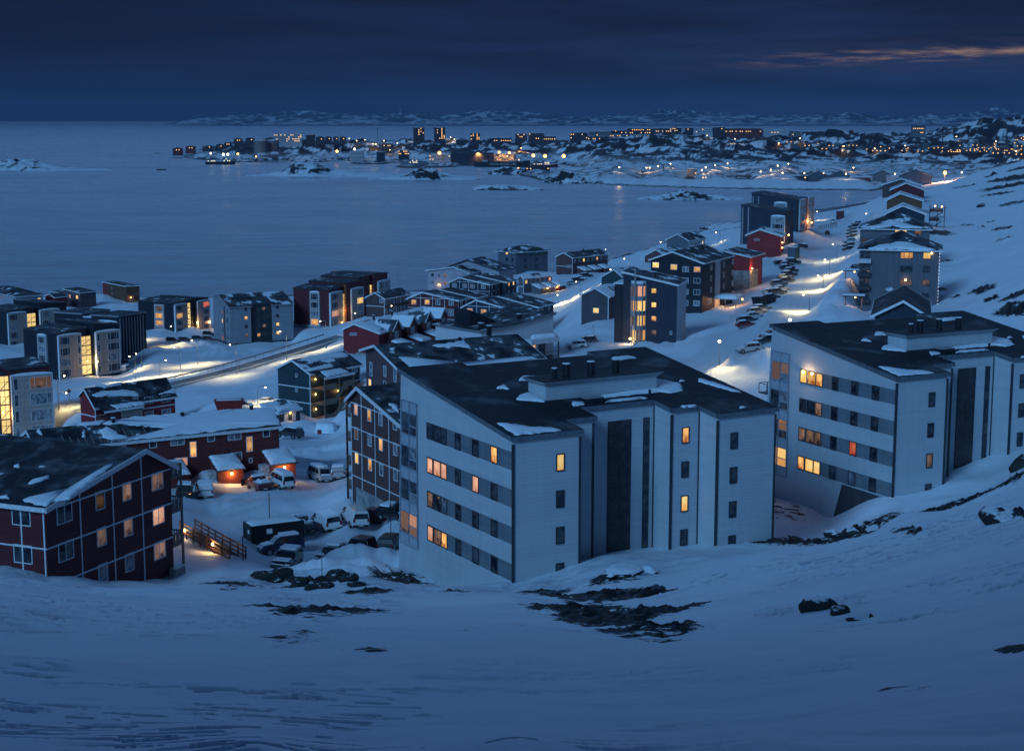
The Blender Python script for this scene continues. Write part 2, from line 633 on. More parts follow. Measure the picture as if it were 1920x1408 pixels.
def thing(name, label, cat, loc=(0, 0, 0), rz=0.0, group=None):
    o = bpy.data.objects.new(name, None)
    COL.objects.link(o)
    o.empty_display_size = 0.5
    o.location = loc
    o.rotation_euler = (0, 0, rz)
    return tag(o, label, cat, group)


def copy_tree(o, parent=None):
    c = o.copy()
    COL.objects.link(c)
    if parent is not None:
        c.parent = parent
    for ch in o.children:
        copy_tree(ch, c)
    return c


# ------------------------------------------------------------------ buildings
BLD = []
GROUND = []          # terrain control points (x, y, z)
MESHCACHE = {}


class Bld:
    """a building: local x along its right-hand facade (R), local y along its left-hand facade (L), z up from the base"""

    def __init__(s, name, label, corner, yaw, base, xR=None, xL=None, W=None, D=None, cat='house', group=None, ground=(), pad=True):
        s.yaw = R(yaw)
        s.u = np.array([math.cos(s.yaw), math.sin(s.yaw), 0])
        s.v = np.array([-s.u[1], s.u[0], 0])
        s.c = atY(*corner)
        s.Y = corner[2]
        b = atY(corner[0], base, corner[2])
        s.o = np.array([s.c[0], s.c[1], b[2]])
        s.h = s.c[2] - b[2]
        s.W, s.D = W, D
        if xR is not None:
            s.W = s.hit('R', xR, base)[0]
        if xL is not None:
            s.D = -s.hit('L', xL, base)[0]
        s.root = thing(name, label, cat, tuple(s.o), s.yaw, group)
        if pad:
            for x, y in ((0, 0), (s.W, 0), (0, s.D), (s.W, s.D), (s.W / 2, s.D / 2)):
                q = s.o + s.u * x + s.v * y
                if ground and (x, y) != (0, 0):
                    continue
                GROUND.append(tuple(q))
        for f, x, y in ground:
            q = s.world(f, *s.hit(f, x, y))
            GROUND.append(tuple(q))
        BLD.append(s)
        s.mass = []

    def face(s, f):
        """face frame: local origin, direction (left to right seen from outside), outward normal"""
        if f == 'R':
            return (0, 0), (1, 0), (0, -1)
        if f == 'L':
            return (0, 0), (0, -1), (-1, 0)
        return f

    def plane(s, f):
        o, d, n = s.face(f)
        P = s.o + s.u * o[0] + s.v * o[1]
        return P, s.u * n[0] + s.v * n[1]

    def hit(s, f, x, y):
        """photo pixel on a facade plane -> (distance along the face, height)"""
        P, n = s.plane(f)
        d = ray(x, y)
        q = EYE + d * (np.dot(P - EYE, n) / np.dot(d, n))
        o, dd, _ = s.face(f)
        a = s.u * dd[0] + s.v * dd[1]
        return float(np.dot(q - P, a)), float(q[2] - s.o[2])

    def world(s, f, t, z):
        P, n = s.plane(f)
        o, dd, _ = s.face(f)
        q = P + (s.u * dd[0] + s.v * dd[1]) * t
        return np.array([q[0], q[1], s.o[2] + z])

    def loc(s, f, t, z, out=0.0):
        o, d, n = s.face(f)
        return (o[0] + d[0] * t + n[0] * out, o[1] + d[1] * t + n[1] * out, z)

    def rot(s, f):
        o, d, n = s.face(f)
        return math.atan2(d[1], d[0])

    def onplane(s, x, y, p, nrm):
        """photo pixel on a plane given in local coordinates -> local point"""
        P = s.o + s.u * p[0] + s.v * p[1] + np.array([0, 0, p[2]])
        n = s.u * nrm[0] + s.v * nrm[1] + np.array([0, 0, nrm[2]])
        d = ray(x, y)
        q = EYE + d * (np.dot(P - EYE, n) / np.dot(d, n)) - s.o
        return np.array([np.dot(q, s.u), np.dot(q, s.v), q[2]])

    def prof(s, f, pts):
        """silhouette pixels on a facade -> roof profile [(local x or y, z)] in rising order"""
        r = []
        for x, y in pts:
            t, z = s.hit(f, x, y)
            r.append((t if f == 'R' else -t, z))
        return sorted(r)


def roof_mass(b, f, prof, x0, x1, wall, roof, over=0.35, thick=0.22, trim=WHITE, zb=-4.0, name='wall', gable=0.35, mid=None):
    """walls under a folded roof. f='L': profile runs along y and is extruded along x from x0 to x1; f='R': the other way round"""
    def P(p, e, z):
        return (e, p, z) if f == 'L' else (p, e, z)
    m = MB()
    front = [P(p, x0, z - 0.03) for p, z in prof]
    back = [P(p, x1, z - 0.03) for p, z in prof]
    fb = [P(prof[-1][0], x0, zb), P(prof[0][0], x0, zb)]
    bb = [P(prof[-1][0], x1, zb), P(prof[0][0], x1, zb)]
    m.quad(front + fb)
    m.quad(list(reversed(back + bb)))
    m.quad([front[0], back[0], bb[1], fb[1]])
    m.quad([front[-1], back[-1], bb[0], fb[0]])
    for k in range(len(prof) - 1):
        m.quad([front[k], front[k + 1], back[k + 1], back[k]])
    w = m.build(name, wall, b.root)
    # roof slab with eaves
    q = list(prof)
    def ext(a, c):
        d = math.hypot(a[0] - c[0], a[1] - c[1]) or 1
        return (a[0] + (a[0] - c[0]) / d * over, a[1] + (a[1] - c[1]) / d * over)
    q = [ext(q[0], q[1])] + q[1:-1] + [ext(q[-1], q[-2])] if len(q) > 2 else [ext(q[0], q[1]), ext(q[1], q[0])]
    xa, xb = x0 - gable, x1 + gable
    m = MB()
    n = len(q)
    for k in range(n - 1):
        (p0, z0), (p1, z1) = q[k], q[k + 1]
        m.quad([P(p0, xa, z0 + thick), P(p1, xa, z1 + thick), P(p1, xb, z1 + thick), P(p0, xb, z0 + thick)], 0)
        m.quad([P(p0, xa, z0 + 0.003), P(p1, xa, z1 + 0.003), P(p1, xb, z1 + 0.003), P(p0, xb, z0 + 0.003)], 0)
    r = m.build('roof', [roof], b.root)
    m = MB()
    tk = thick + 0.025
    for e, sg in ((xa, -1), (xb, 1)):
        for k in range(n - 1):
            (p0, z0), (p1, z1) = q[k], q[k + 1]
            lo, hi = -0.16, tk
            a = [P(p0, e, z0 + lo), P(p1, e, z1 + lo), P(p1, e, z1 + hi), P(p0, e, z0 + hi)]
            c = [P(p0, e + sg * 0.09, z0 + lo), P(p1, e + sg * 0.09, z1 + lo), P(p1, e + sg * 0.09, z1 + hi), P(p0, e + sg * 0.09, z0 + hi)]
            m.quad(a)
            m.quad(c)
            for i in range(4):
                m.quad([a[i], a[(i + 1) % 4], c[(i + 1) % 4], c[i]])
    for (p, z), sg in ((q[0], -1), (q[-1], 1)):
        a, c = P(p, xa, z - 0.10), P(p + sg * 0.08, xb, z + tk)
        m.box(a, c)
    m.build('barge_board', trim, r)
    b.mass.append((f, q, thick, xa, xb, r))
    return w, r


def roof_snow(b, k, pts, mass=0, thick=0.16, jit=0.14, seed=1, name='snow_patch'):
    """a drift lying on roof slope k of a mass, outlined by photo pixels on that slope"""
    f, q, th, xa, xb, r = b.mass[mass]
    (p0, z0), (p1, z1) = q[k], q[k + 1]
    sl = (z1 - z0) / (p1 - p0)
    nrm = (0, -sl, 1) if f == 'L' else (-sl, 0, 1)
    o = (0, p0, z0 + th) if f == 'L' else (p0, 0, z0 + th)
    P = [b.onplane(x, y, o, nrm) for x, y in pts]
    return drift(b.root if r is None else r, P, nrm, thick, jit, seed, name)


def drift(parent, P, nrm, thick, jit, seed, name='snow_patch', mat=None):
    rnd = random.Random(seed)
    out = []
    for i in range(len(P)):
        a, c = np.array(P[i]), np.array(P[(i + 1) % len(P)])
        d = np.linalg.norm(c - a)
        k = max(1, min(14, int(d / max(jit * 2.2, 0.25))))
        for j in range(k):
            out.append(a + (c - a) * (j / k))
    n = np.array(nrm) / np.linalg.norm(nrm)
    cen = sum(out) / len(out)
    t = np.array([1.0, 0, 0])
    t = t - n * np.dot(t, n)
    s = np.cross(n, t)
    out = [p + (t * rnd.uniform(-1, 1) + s * rnd.uniform(-1, 1)) * jit for p in out]
    inner = [cen + (p - cen) * 0.86 for p in out]
    m = MB()
    k = len(out)
    m.v += [tuple(p - n * 0.02) for p in out] + [tuple(p + n * thick * 0.45 + (cen - p) * 0.03) for p in out] + [tuple(p + n * thick) for p in inner] + [tuple(cen + n * thick * 1.05)]
    for i in range(k):
        j = (i + 1) % k
        m.f += [(i, j, k + j, k + i), (k + i, k + j, 2 * k + j, 2 * k + i), (2 * k + i, 2 * k + j, 3 * k)]
        m.m += [0, 0, 0]
    return m.build(name, mat or SNOW, parent, smooth=True)


def win_meshes(w, h, mull, key, frame_mat, pane_mat, depth=0.05, bw=0.07):
    ck = (round(w, 2), round(h, 2), mull, key)
    if ck in MESHCACHE:
        return MESHCACHE[ck]
    m = MB()
    m.box((-w / 2, -depth, 0), (-w / 2 + bw, 0.02, h))
    m.box((w / 2 - bw, -depth, 0), (w / 2, 0.02, h))
    m.box((-w / 2 + bw, -depth, h - bw), (w / 2 - bw, 0.02, h))
    m.box((-w / 2 + bw, -depth - 0.03, 0), (w / 2 - bw, 0.02, bw))
    for q in mull:
        if q > 0:
            x = -w / 2 + w * q
            m.box((x - bw * 0.4, -depth + 0.005, bw), (x + bw * 0.4, 0.02, h - bw))
        else:
            z = -h * q
            m.box((-w / 2 + bw, -depth + 0.005, z - bw * 0.35), (w / 2 - bw, 0.02, z + bw * 0.35))
    fr = m.mesh('window_frame', [frame_mat])
    p = MB()
    p.quad([(-w / 2 + bw, -0.012, bw), (w / 2 - bw, -0.012, bw), (w / 2 - bw, -0.012, h - bw), (-w / 2 + bw, -0.012, h - bw)])
    pa = {}
    MESHCACHE[ck] = (fr, p, pa)
    return MESHCACHE[ck]


def window(b, f, t, z, w, h, code='.', mull=(), frame=None, out=0.0, name='window', parent=None, far=False, bw=0.07):
    """a window whose sill middle is at (t, z) on face f of building b"""
    frame = frame or WHITE
    mat = LIT[code]
    if far:
        ck = ('far', round(w, 1), round(h, 1), code, frame.name, mull)
        if ck not in MESHCACHE:
            m = MB()
            m.box((-w / 2, -0.04, 0), (w / 2, 0.02, h), 0)
            x0 = -w / 2 + bw
            cuts = [q for q in mull if q > 0]
            xs = [-w / 2 + bw] + [-w / 2 + w * q for q in cuts] + [w / 2 - bw]
            for k in range(len(xs) - 1):
                g = 0.04
                m.quad([(xs[k] + (g if k else 0), -0.05, bw), (xs[k + 1] - (g if k < len(xs) - 2 else 0), -0.05, bw),
                        (xs[k + 1] - (g if k < len(xs) - 2 else 0), -0.05, h - bw), (xs[k] + (g if k else 0), -0.05, h - bw)], 1)
            MESHCACHE[ck] = m.mesh('window', [frame, mat])
        return link(name, MESHCACHE[ck], parent or b.root, b.loc(f, t, z, out), b.rot(f))
    fr, p, pa = win_meshes(w, h, mull, frame.name, frame, mat, bw=bw)
    if code not in pa:
        pa[code] = p.mesh('pane', [mat])
    o = link(name, fr, parent or b.root, b.loc(f, t, z, out), b.rot(f))
    link('pane', pa[code], o)
    return o


def wins(b, f, cols, rows, w, h, lits, pitch=2.8, mull=(0.5,), frame=None, out=0.0, far=False, bw=0.07, zs=None):
    """a grid of windows: cols = sill-middle pixels of the top row, lits = one string per row ('-' leaves a gap)"""
    for c, (x, y) in enumerate(cols):
        t, z = b.hit(f, x, y)
        for r in range(rows):
            k = lits[r][c]
            if k == '-':
                continue
            window(b, f, t, z - pitch * r, w, h, k, mull, frame, out, far=far, bw=bw)


def bay(b, f, xl, xr, yt, yb, wall, rows, wl, lits, proud=0.55, cap=True, frame=None, yr=None):
    """a boxed-out bay running up the facade, with a window per storey; wl = list of (fraction0, fraction1)"""
    t0, zt = b.hit(f, xl, yt)
    t1, _ = b.hit(f, xr, yt if yr is None else yr)
    _, zb = b.hit(f, xl, yb)
    o, d, n = b.face(f)
    m = MB()
    def P(t, out, z):
        return (o[0] + d[0] * t + n[0] * out, o[1] + d[1] * t + n[1] * out, z)
    def bx(mm, ta, tb, oa, ob, za, zc, mi=0):
        mm.box(P(ta, oa, za), P(tb, ob, zc), mi)
    bx(m, t0, t1, -0.05, proud, zb, zt)
    w = m.build('bay', wall, b.root)
    fm = MB()
    for ta in (t0 - 0.06, t1 - 0.06):
        bx(fm, ta, ta + 0.12, -0.02, proud + 0.06, zb, zt)
    bx(fm, t0 - 0.06, t1 + 0.06, -0.02, proud + 0.07, zt, zt + 0.14)
    bx(fm, t0 - 0.06, t1 + 0.06, -0.02, proud + 0.07, zb - 0.12, zb)
    fm.build('bay_trim', frame or WHITE, w)
    if cap:
        c = MB()
        k = 7
        pts = [(t0 - 0.1 + (t1 - t0 + 0.2) * i / (k - 1)) for i in range(k)]
        hh = [0.10, 0.34, 0.42, 0.45, 0.42, 0.34, 0.10]
        for i in range(k - 1):
            a, e = pts[i], pts[i + 1]
            z0 = zt + 0.14
            c.quad([P(a, proud + 0.1, z0), P(e, proud + 0.1, z0), P(e, proud, z0 + hh[i + 1]), P(a, proud, z0 + hh[i])])
            c.quad([P(a, proud, z0 + hh[i]), P(e, proud, z0 + hh[i + 1]), P(e, 0, z0 + hh[i + 1] * 0.9), P(a, 0, z0 + hh[i] * 0.9)])
        c.build('snow_cap', SNOW, w, smooth=True)
    st = (zt - zb) / rows
    for r in range(rows):
        for c, (a, e) in enumerate(wl):
            code = lits[r][c]
            if code == '-':
                continue
            ww = (t1 - t0) * (e - a)
            mull = (0.28,) if ww > 1.5 else ()
            if ww > 2.3:
                mull = (0.22, 0.78)
            window(b, f, t0 + (t1 - t0) * (a + e) / 2, zt - st * (r + 1) + st * 0.16, ww, st * 0.72, code, mull, frame or WHITE, proud)
    return w, (t0, t1, zb, zt)


def stair(b, f, xl, xr, yt, yb, rows, out=0.06, code='s', name='stair_glazing', yr=None, depth=None):
    t0, zt = b.hit(f, xl, yt)
    t1, _ = b.hit(f, xr, yt if yr is None else yr)
    _, zb = b.hit(f, xl, yb)
    o, d, n = b.face(f)
    def P(t, ou, z):
        return (o[0] + d[0] * t + n[0] * ou, o[1] + d[1] * t + n[1] * ou, z)
    m = MB()
    st = (zt - zb) / rows
    for r in range(rows + 1):
        z = zb + st * r
        m.box(P(t0, -0.02, z - 0.14), P(t1, out + 0.05, z + 0.14))
    for q in (0, 0.5, 1):
        t = t0 + (t1 - t0) * q
        m.box(P(t - 0.05, -0.02, zb), P(t + 0.05, out + 0.045, zt))
    for r in range(rows):
        z = zb + st * (r + 0.55)
        m.box(P(t0, -0.02, z - 0.04), P(t1, out + 0.04, z + 0.04))
        m.bar(P(t0 + 0.2, out + 0.02, zb + st * r + 0.2), P(t1 - 0.2, out + 0.02, zb + st * (r + 0.6)), 0.1, 0.12)
    g = m.build(name, FRAME_DK, b.root)
    for r in range(rows):
        p = MB()
        a, c = zb + st * r + 0.14, zb + st * (r + 1) - 0.14
        p.quad([P(t0 + 0.05, out, a), P(t1 - 0.05, out, a), P(t1 - 0.05, out, c), P(t0 + 0.05, out, c)])
        q = p.mesh('pane', [LIT[code]])
        link('pane', q, g)
    return g


def strips(b, f, tr, zr, hs=(), vs=(), w=0.10, out=0.035, name='wall_trim', mat=None):
    """horizontal (hs = heights) and vertical (vs = distances) cover strips on a facade"""
    o, d, n = b.face(f)
    def P(t, ou, z):
        return (o[0] + d[0] * t + n[0] * ou, o[1] + d[1] * t + n[1] * ou, z)
    m = MB()
    for z in hs:
        m.box(P(tr[0], -0.02, z - w / 2), P(tr[1], out, z + w / 2))
    for v in vs:
        t, zt = v if isinstance(v, tuple) else (v, zr[1])
        m.box(P(t - w / 2, -0.02, zr[0]), P(t + w / 2, out + 0.004, zt))
    return m.build(name, mat or WHITE, b.root)


def pipe(b, x, y, z0, h=0.9, w=0.45, name='chimney', cap=True, mat=None):
    m = MB()
    m.box((x - w / 2, y - w / 2, z0 - 0.3), (x + w / 2, y + w / 2, z0 + h))
    c = m.build(name, mat or DARKMETAL, b.root)
    if cap:
        m = MB()
        m.box((x - w / 2 - 0.06, y - w / 2 - 0.06, z0 + h), (x + w / 2 + 0.06, y + w / 2 + 0.06, z0 + h + 0.1))
        m.build('snow_cap', SNOW, c)
    return c


def lamp_light(name, loc, watts, col=(1.0, 0.74, 0.36), rad=0.12, spot=None, parent=None):
    ld = bpy.data.lights.new(name, 'SPOT' if spot else 'POINT')
    ld.energy = watts
    ld.color = col
    ld.shadow_soft_size = rad
    if spot:
        ld.spot_size = R(spot)
        ld.spot_blend = 0.9
    o = bpy.data.objects.new(name, ld)
    COL.objects.link(o)
    o.location = loc
    if parent is not None:
        o.parent = parent
    return o


BULB = emit('lamp_bulb', (1.0, 0.82, 0.52), 14.0)
BULB_O = emit('lamp_bulb_orange', (1.0, 0.50, 0.13), 16.0)


def wall_lamp(b, f, t, z, watts=60, col=(1.0, 0.55, 0.18), out=0.18, r=0.12, orange=True):
    p = b.loc(f, t, z, out)
    m = MB()
    q = b.loc(f, t, z, 0)
    m.bar(q, b.loc(f, t, z, out - r), 0.08)
    h = m.build('wall_lamp', DARKMETAL, b.root)
    m = MB()
    globe(m, p, r)
    m.build('bulb', BULB_O if orange else BULB, h)
    lamp_light('lamp_light', b.loc(f, t, z - 0.05, out + r + 0.12), watts, col, parent=b.root)
    return h


def globe(m, c, r, mi=0, nu=8, nv=5):
    n = len(m.v)
    for i in range(nv + 1):
        a = math.pi * i / nv
        for j in range(nu):
            t = 2 * math.pi * j / nu
            m.v.append((c[0] + r * math.sin(a) * math.cos(t), c[1] + r * math.sin(a) * math.sin(t), c[2] + r * math.cos(a)))
    for i in range(nv):
        for j in range(nu):
            a, b = n + i * nu + j, n + i * nu + (j + 1) % nu
            m.f.append((a, b, b + nu, a + nu))
            m.m.append(mi)
# ------------------------------------------------------------------ the two white apartment blocks
WSIDE = siding('white_metal_siding', (0.45, 0.48, 0.52), 0.30, False, 0.45, 0.07, 0.13)
BANDP = siding('grey_band_panel', (0.16, 0.18, 0.21), 0.22, False, 0.55, 0.2, 0.6)
FELT = roofing('dark_roof_felt', 0.10, 1.0)
BAYP = plain('bay_grey_frame', (0.36, 0.39, 0.45), 0.5, var=0.1)
RUSTG = glass_dark('stairwell_glass', (0.020, 0.014, 0.018), 0.2, 0.02)

PLAN = [(0, 0), (6.2, 0), (6.2, 2.7), (9.2, 2.7), (9.2, 5.2), (17.1, 5.2), (17.1, 2.6), (20, 2.6), (20, 0), (26.2, 0),
        (26.2, 19.9), (20, 19.9), (20, 18.8), (6, 18.8), (6, 19.9), (0, 19.9)]


def white_block(label, corner, yaw, base, band, bayl, rwin, zoff=0.0, gl=(), group=None, plinth=False, balcony=False):
    b = Bld('apartment_block', label, corner, yaw, base, W=26.2, D=19.9, cat='apartment block', ground=gl, pad=True, group=group)
    HZ = b.h
    SL = 0.137
    zr = lambda x, y: HZ + SL * y
    lean = 1.0
    m = MB()
    k = len(PLAN)
    for i in range(k):
        (x0, y0), (x1, y1) = PLAN[i], PLAN[(i + 1) % k]
        g = lambda x, y: y + (lean if (x == 0 and y > 19) else 0)
        m.quad([(x0, g(x0, y0), -6 if not plinth else -0.4), (x1, g(x1, y1), -6 if not plinth else -0.4), (x1, y1, zr(x1, y1)), (x0, y0, zr(x0, y0))])
    m.build('wall', WSIDE, b.root, fix=False)
    if plinth:
        m = MB()
        ip = [(x + (0.12 if x < 13 else -0.12), y + (0.12 if y < 10 else -0.12)) for x, y in PLAN]
        m.prism(ip, -6, -0.2)
        m.build('plinth', siding('dark_plinth_boards', (0.06, 0.06, 0.07), 0.2, True), b.root)
        m = MB()
        m.prism([(0, 9.0), (0.3, 9.0), (0.3, 20.6), (0, 20.6)], -4.6, -0.39)
        m.quad([(0.0, 7.6, -0.395), (0.0, 9.0, -0.395), (0.0, 9.0, -4.6)])
        m.build('lower_wall', WSIDE, b.root)
    # roof slab
    o = 0.22
    RP = []
    for i in range(k):
        (xp, yp), (x, y), (xn, yn) = PLAN[i - 1], PLAN[i], PLAN[(i + 1) % k]
        nx = ny = 0
        for (ax, ay), (bx, by) in (((xp, yp), (x, y)), ((x, y), (xn, yn))):
            ddx, ddy = bx - ax, by - ay
            l = math.hypot(ddx, ddy)
            if abs(ddx) > abs(ddy):
                ny = -ddx / l
            else:
                nx = ddy / l
        RP.append((x + nx * o, y + ny * o))
    m = MB()
    m.prism(RP, lambda x, y: zr(x, y) + 0.004, lambda x, y: zr(x, y) + 0.26)
    roof = m.build('roof', FELT, b.root)
    m = MB()
    for i in range(k):
        (x0, y0), (x1, y1) = RP[i], RP[(i + 1) % k]
        l = math.hypot(x1 - x0, y1 - y0)
        nx, ny = (y1 - y0) / l * 0.04, -(x1 - x0) / l * 0.04
        m.quad([(x0 + nx, y0 + ny, zr(x0, y0) - 0.06), (x1 + nx, y1 + ny, zr(x1, y1) - 0.06), (x1 + nx, y1 + ny, zr(x1, y1) + 0.30), (x0 + nx, y0 + ny, zr(x0, y0) + 0.30)])
    m.build('roof_edge', plain('roof_edge_grey', (0.12, 0.14, 0.17), 0.5), roof)
    # corner strips
    m = MB()
    for x, y in ((0, 0), (6.2, 0), (9.2, 2.7), (17.1, 2.6), (20, 0), (17.1, 5.2), (20, 2.6), (26.2, 0)):
        m.box((x - 0.09, y - 0.09, -6), (x + 0.09, y + 0.09, zr(x, y) - 0.35))
    m.build('corner_strip', FRAME_DK, b.root)
    # window bands on the left-hand facade, y measured from the corner
    pitch, bh = 3.02, 1.42
    z1 = HZ - 2.42
    ya = 14.9
    segs = dict(t=(11.1, 14.82), w1=(8.60, 9.62), w2=(5.52, 6.62), w3=(2.40, 3.50))
    for r in range(4):
        zb = z1 - pitch * r
        m = MB()
        m.box((-0.035, 0.02, zb), (0.05, ya, zb + bh))
        bandp = m.build('window_band', BANDP, b.root)
        codes = band[r]
        y0, y1 = segs['t']
        w3 = (y1 - y0)
        for q, (fa, fb) in enumerate(((0.0, 0.30), (0.33, 0.70), (0.70, 1.0))):
            yl, yr = y1 - w3 * fa, y1 - w3 * fb
            window(b, 'L', -(yl + yr) / 2, zb + 0.02, abs(yl - yr), bh - 0.04, codes[q], (), FRAME_DK, 0.04, bw=0.08)
        for q, key in enumerate(('w1', 'w2', 'w3')):
            y0, y1 = segs[key]
            window(b, 'L', -(y0 + y1) / 2, zb + 0.02, y1 - y0, bh - 0.04, codes[3 + q], (), FRAME_DK, 0.04, bw=0.08)
    # glazed corner bay
    zt, zbt = HZ + 0.25, HZ + 0.25 - 12.9
    ll = lambda z: 19.55 + lean * (HZ + 2.7 - z) / (HZ + 8.7)
    yb = 16.7
    m = MB()
    def q4(y0a, y0b, y1, za, zc, xo, mi=0):
        m.quad([(-xo, y0a, za), (-xo, y1, za), (-xo, y1, zc), (-xo, y0b, zc)], mi)
    q4(ll(zbt), ll(zt), yb, zbt, zt, 0.06)
    q4(ll(zbt) + 0.08, ll(zt) + 0.08, yb - 0.08, zbt - 0.08, zt + 0.08, 0.03)
    bayo = m.build('bay', BAYP, b.root)
    m = MB()
    for z in [zt - 3.02 * i for i in range(5)]:
        m.bar((-0.08, ll(z), z), (-0.08, yb, z), 0.07, 0.06)
        m.bar((-0.08, ll(z), z - 1.0), (-0.08, yb, z - 1.0), 0.05, 0.05)
    for a in (0.0, 0.52, 1.0):
        m.bar((-0.08, ll(zt) + (yb - ll(zt)) * a, zt), (-0.08, ll(zbt) + (yb - ll(zbt)) * a, zbt), 0.09, 0.06)
    m.build('bay_mullion', plain('bay_mullion_grey', (0.20, 0.23, 0.30), 0.5), bayo)
    for r in range(4):
        za, zc = zt - 3.02 * (r + 1) + 0.12, zt - 3.02 * r - 1.05
        m = MB()
        ym = lambda z, a: ll(z) + (yb - ll(z)) * a
        m.quad([(-0.10, ym(za, 0.05), za), (-0.10, ym(za, 0.49), za), (-0.10, ym(zc, 0.49), zc), (-0.10, ym(zc, 0.05), zc)])
        p = m.mesh('window', [LIT[bayl[r][0]]])
        link('window', p, bayo)
        for (a0, a1, f0, f1, c) in ((0.56, 0.95, 0.0, 0.40, bayl[r][2]), (0.56, 0.95, 0.46, 1.0, bayl[r][1])):
            m = MB()
            z0, z2 = za + (zc - za) * f0, za + (zc - za) * f1
            m.quad([(-0.10, ym(z0, a0), z0), (-0.10, ym(z0, a1), z0), (-0.10, ym(z2, a1), z2), (-0.10, ym(z2, a0), z2)])
            link('window', m.mesh('window', [LIT[c]]), bayo)
    # windows of the right-hand facade
    for (x, y, codes) in ((4.35, 0, rwin[0]), (18.55, 2.6, rwin[1]), (21.75, 0, rwin[2])):
        for r in range(4):
            f = ((x, y), (1, 0), (0, -1))
            window(b, f, 0, HZ - 2.95 - 3.0 * r + SL * y, 0.78, 1.42, codes[r], (), FRAME_DK, 0.02, bw=0.09)
    # tall stair window and slot window in the recess
    zt2, zb2 = HZ - 0.55, HZ - 12.3
    for (xa, xb, nm) in ((12.3, 14.7, 'stair_window'), (15.95, 16.6, 'slot_window')):
        m = MB()
        m.box((xa, 5.15, zb2), (xb, 5.24, zt2))
        w = m.build(nm, FRAME_DK, b.root)
        n = 10
        hh = (zt2 - zb2) / n
        for i in range(n):
            if nm == 'slot_window' and i % 3 == 2:
                continue
            for xx, xy in (((xa + 0.07, (xa + xb) / 2 - 0.04), ((xa + xb) / 2 + 0.04, xb - 0.07)) if nm == 'stair_window' else ((xa + 0.06, xb - 0.06),)):
                p = MB()
                p.quad([(xx, 5.135, zb2 + hh * i + 0.05), (xy, 5.135, zb2 + hh * i + 0.05), (xy, 5.135, zb2 + hh * (i + 1) - 0.03), (xx, 5.135, zb2 + hh * (i + 1) - 0.03)])
                p.build('pane', RUSTG if nm == 'stair_window' else GLASS, w, fix=False)
    # rooftop plant box with a flared white top, vents, hatch
    n = (0, -SL, 1)
    x0, x1, y0, y1 = 7.6, 19.0, 7.6, 10.5
    zb0, zt3 = HZ + SL * y0 - 0.4, HZ + SL * y0 + 0.26 + 1.5
    m = MB()
    m.box((x0, y0, zb0), (x1, y1, zt3))
    pb = m.build('plant_room', WSIDE, roof)
    m = MB()
    a, fl = [(x0, y0), (x1, y0), (x1, y1), (x0, y1)], 0.45
    c = [(x0 - fl, y0 - fl), (x1 + fl, y0 - fl), (x1 + fl, y1 + fl), (x0 - fl, y1 + fl)]
    for i in range(4):
        j = (i + 1) % 4
        m.quad([(*a[i], zt3 - 0.35), (*a[j], zt3 - 0.35), (*c[j], zt3 + 0.08), (*c[i], zt3 + 0.08)])
    m.quad([(*p, zt3 + 0.08) for p in c])
    m.build('flared_top', WSIDE, roof)
    m = MB()
    m.box((x0 - fl + 0.12, y0 - fl + 0.12, zt3 + 0.05), (x1 + fl - 0.12, y1 + fl - 0.12, zt3 + 0.12))
    m.build('plant_room_roof', FELT, roof)
    for x, w, h in ((9.3, 0.42, 0.95), (10.5, 0.62, 1.25), (13.0, 0.62, 1.25), (15.6, 0.62, 1.25)):
        m = MB()
        m.tube([(x, y0 + 1.4, zt3), (x, y0 + 1.4, zt3 + h)], w / 2, 12)
        v = m.build('vent', DARKMETAL, roof)
        m = MB()
        m.tube([(x, y0 + 1.4, zt3 + h), (x, y0 + 1.4, zt3 + h + 0.06)], w / 2 + 0.05, 12)
        m.build('vent_cap', SNOW, v)
    m = MB()
    zh = zr(11, 5.9) + 0.25
    m.box((10.4, 5.65, zh), (12.2, 6.75, zh + 0.42))
    hc = m.build('roof_hatch', DARKMETAL, roof)
    m = MB()
    m.box((10.4, 5.65, zh + 0.42), (12.2, 6.75, zh + 0.50))
    m.build('hatch_lid', plain('hatch_lid_grey', (0.30, 0.29, 0.31), 0.4), hc)
    m = MB()
    m.tube([(17.3, 6.2, zr(17.3, 6.2)), (17.3, 6.2, zr(17.3, 6.2) + 0.8)], 0.12, 8)
    m.build('vent_pipe', DARKMETAL, roof)
    # snow left in the lee of the plant room, along the eaves and the corners
    zs = lambda x, y: (x, y, zr(x, y) + 0.26)
    for s, pts in enumerate((
            [(0.4, 0.2), (4.6, 0.1), (4.2, 0.9), (2.6, 1.5), (1.6, 2.6), (0.5, 3.5)],
            [(5.2, 8.6), (7.3, 7.2), (7.55, 7.7), (7.5, 10.1), (6.2, 9.6)],
            [(12.2, 5.6), (16.6, 5.5), (16.4, 5.9), (12.8, 5.95)],
            [(12.7, 6.75), (18.9, 6.85), (19.6, 6.2), (21.2, 6.6), (22.3, 8.6), (21.0, 10.4), (19.3, 10.2), (19.1, 7.5), (12.5, 7.3)],
            [(24.3, 8.5), (25.4, 5.0), (25.9, 4.6), (25.6, 7.2), (24.9, 9.4)],
            [(8.9, 5.5), (10.3, 5.5), (10.4, 6.2), (9.6, 6.5)],
            [(8.3, 13.5), (12.2, 12.4), (12.6, 13.2), (9.4, 14.6)],
            [(20.5, 16.6), (23.2, 16.9), (23.0, 17.7), (20.9, 17.6)],
            [(22.7, 0.6), (23.4, 0.6), (23.2, 1.0)], [(20.1, 10.9), (20.8, 10.8), (20.6, 11.3)], [(22.4, 9.0), (23.0, 8.9), (22.9, 9.3)],
            [(5.3, 12.0), (6.2, 11.4), (6.4, 12.6)], [(18.0, 2.3), (19.5, 2.25), (19.4, 2.5), (18.1, 2.6)])):
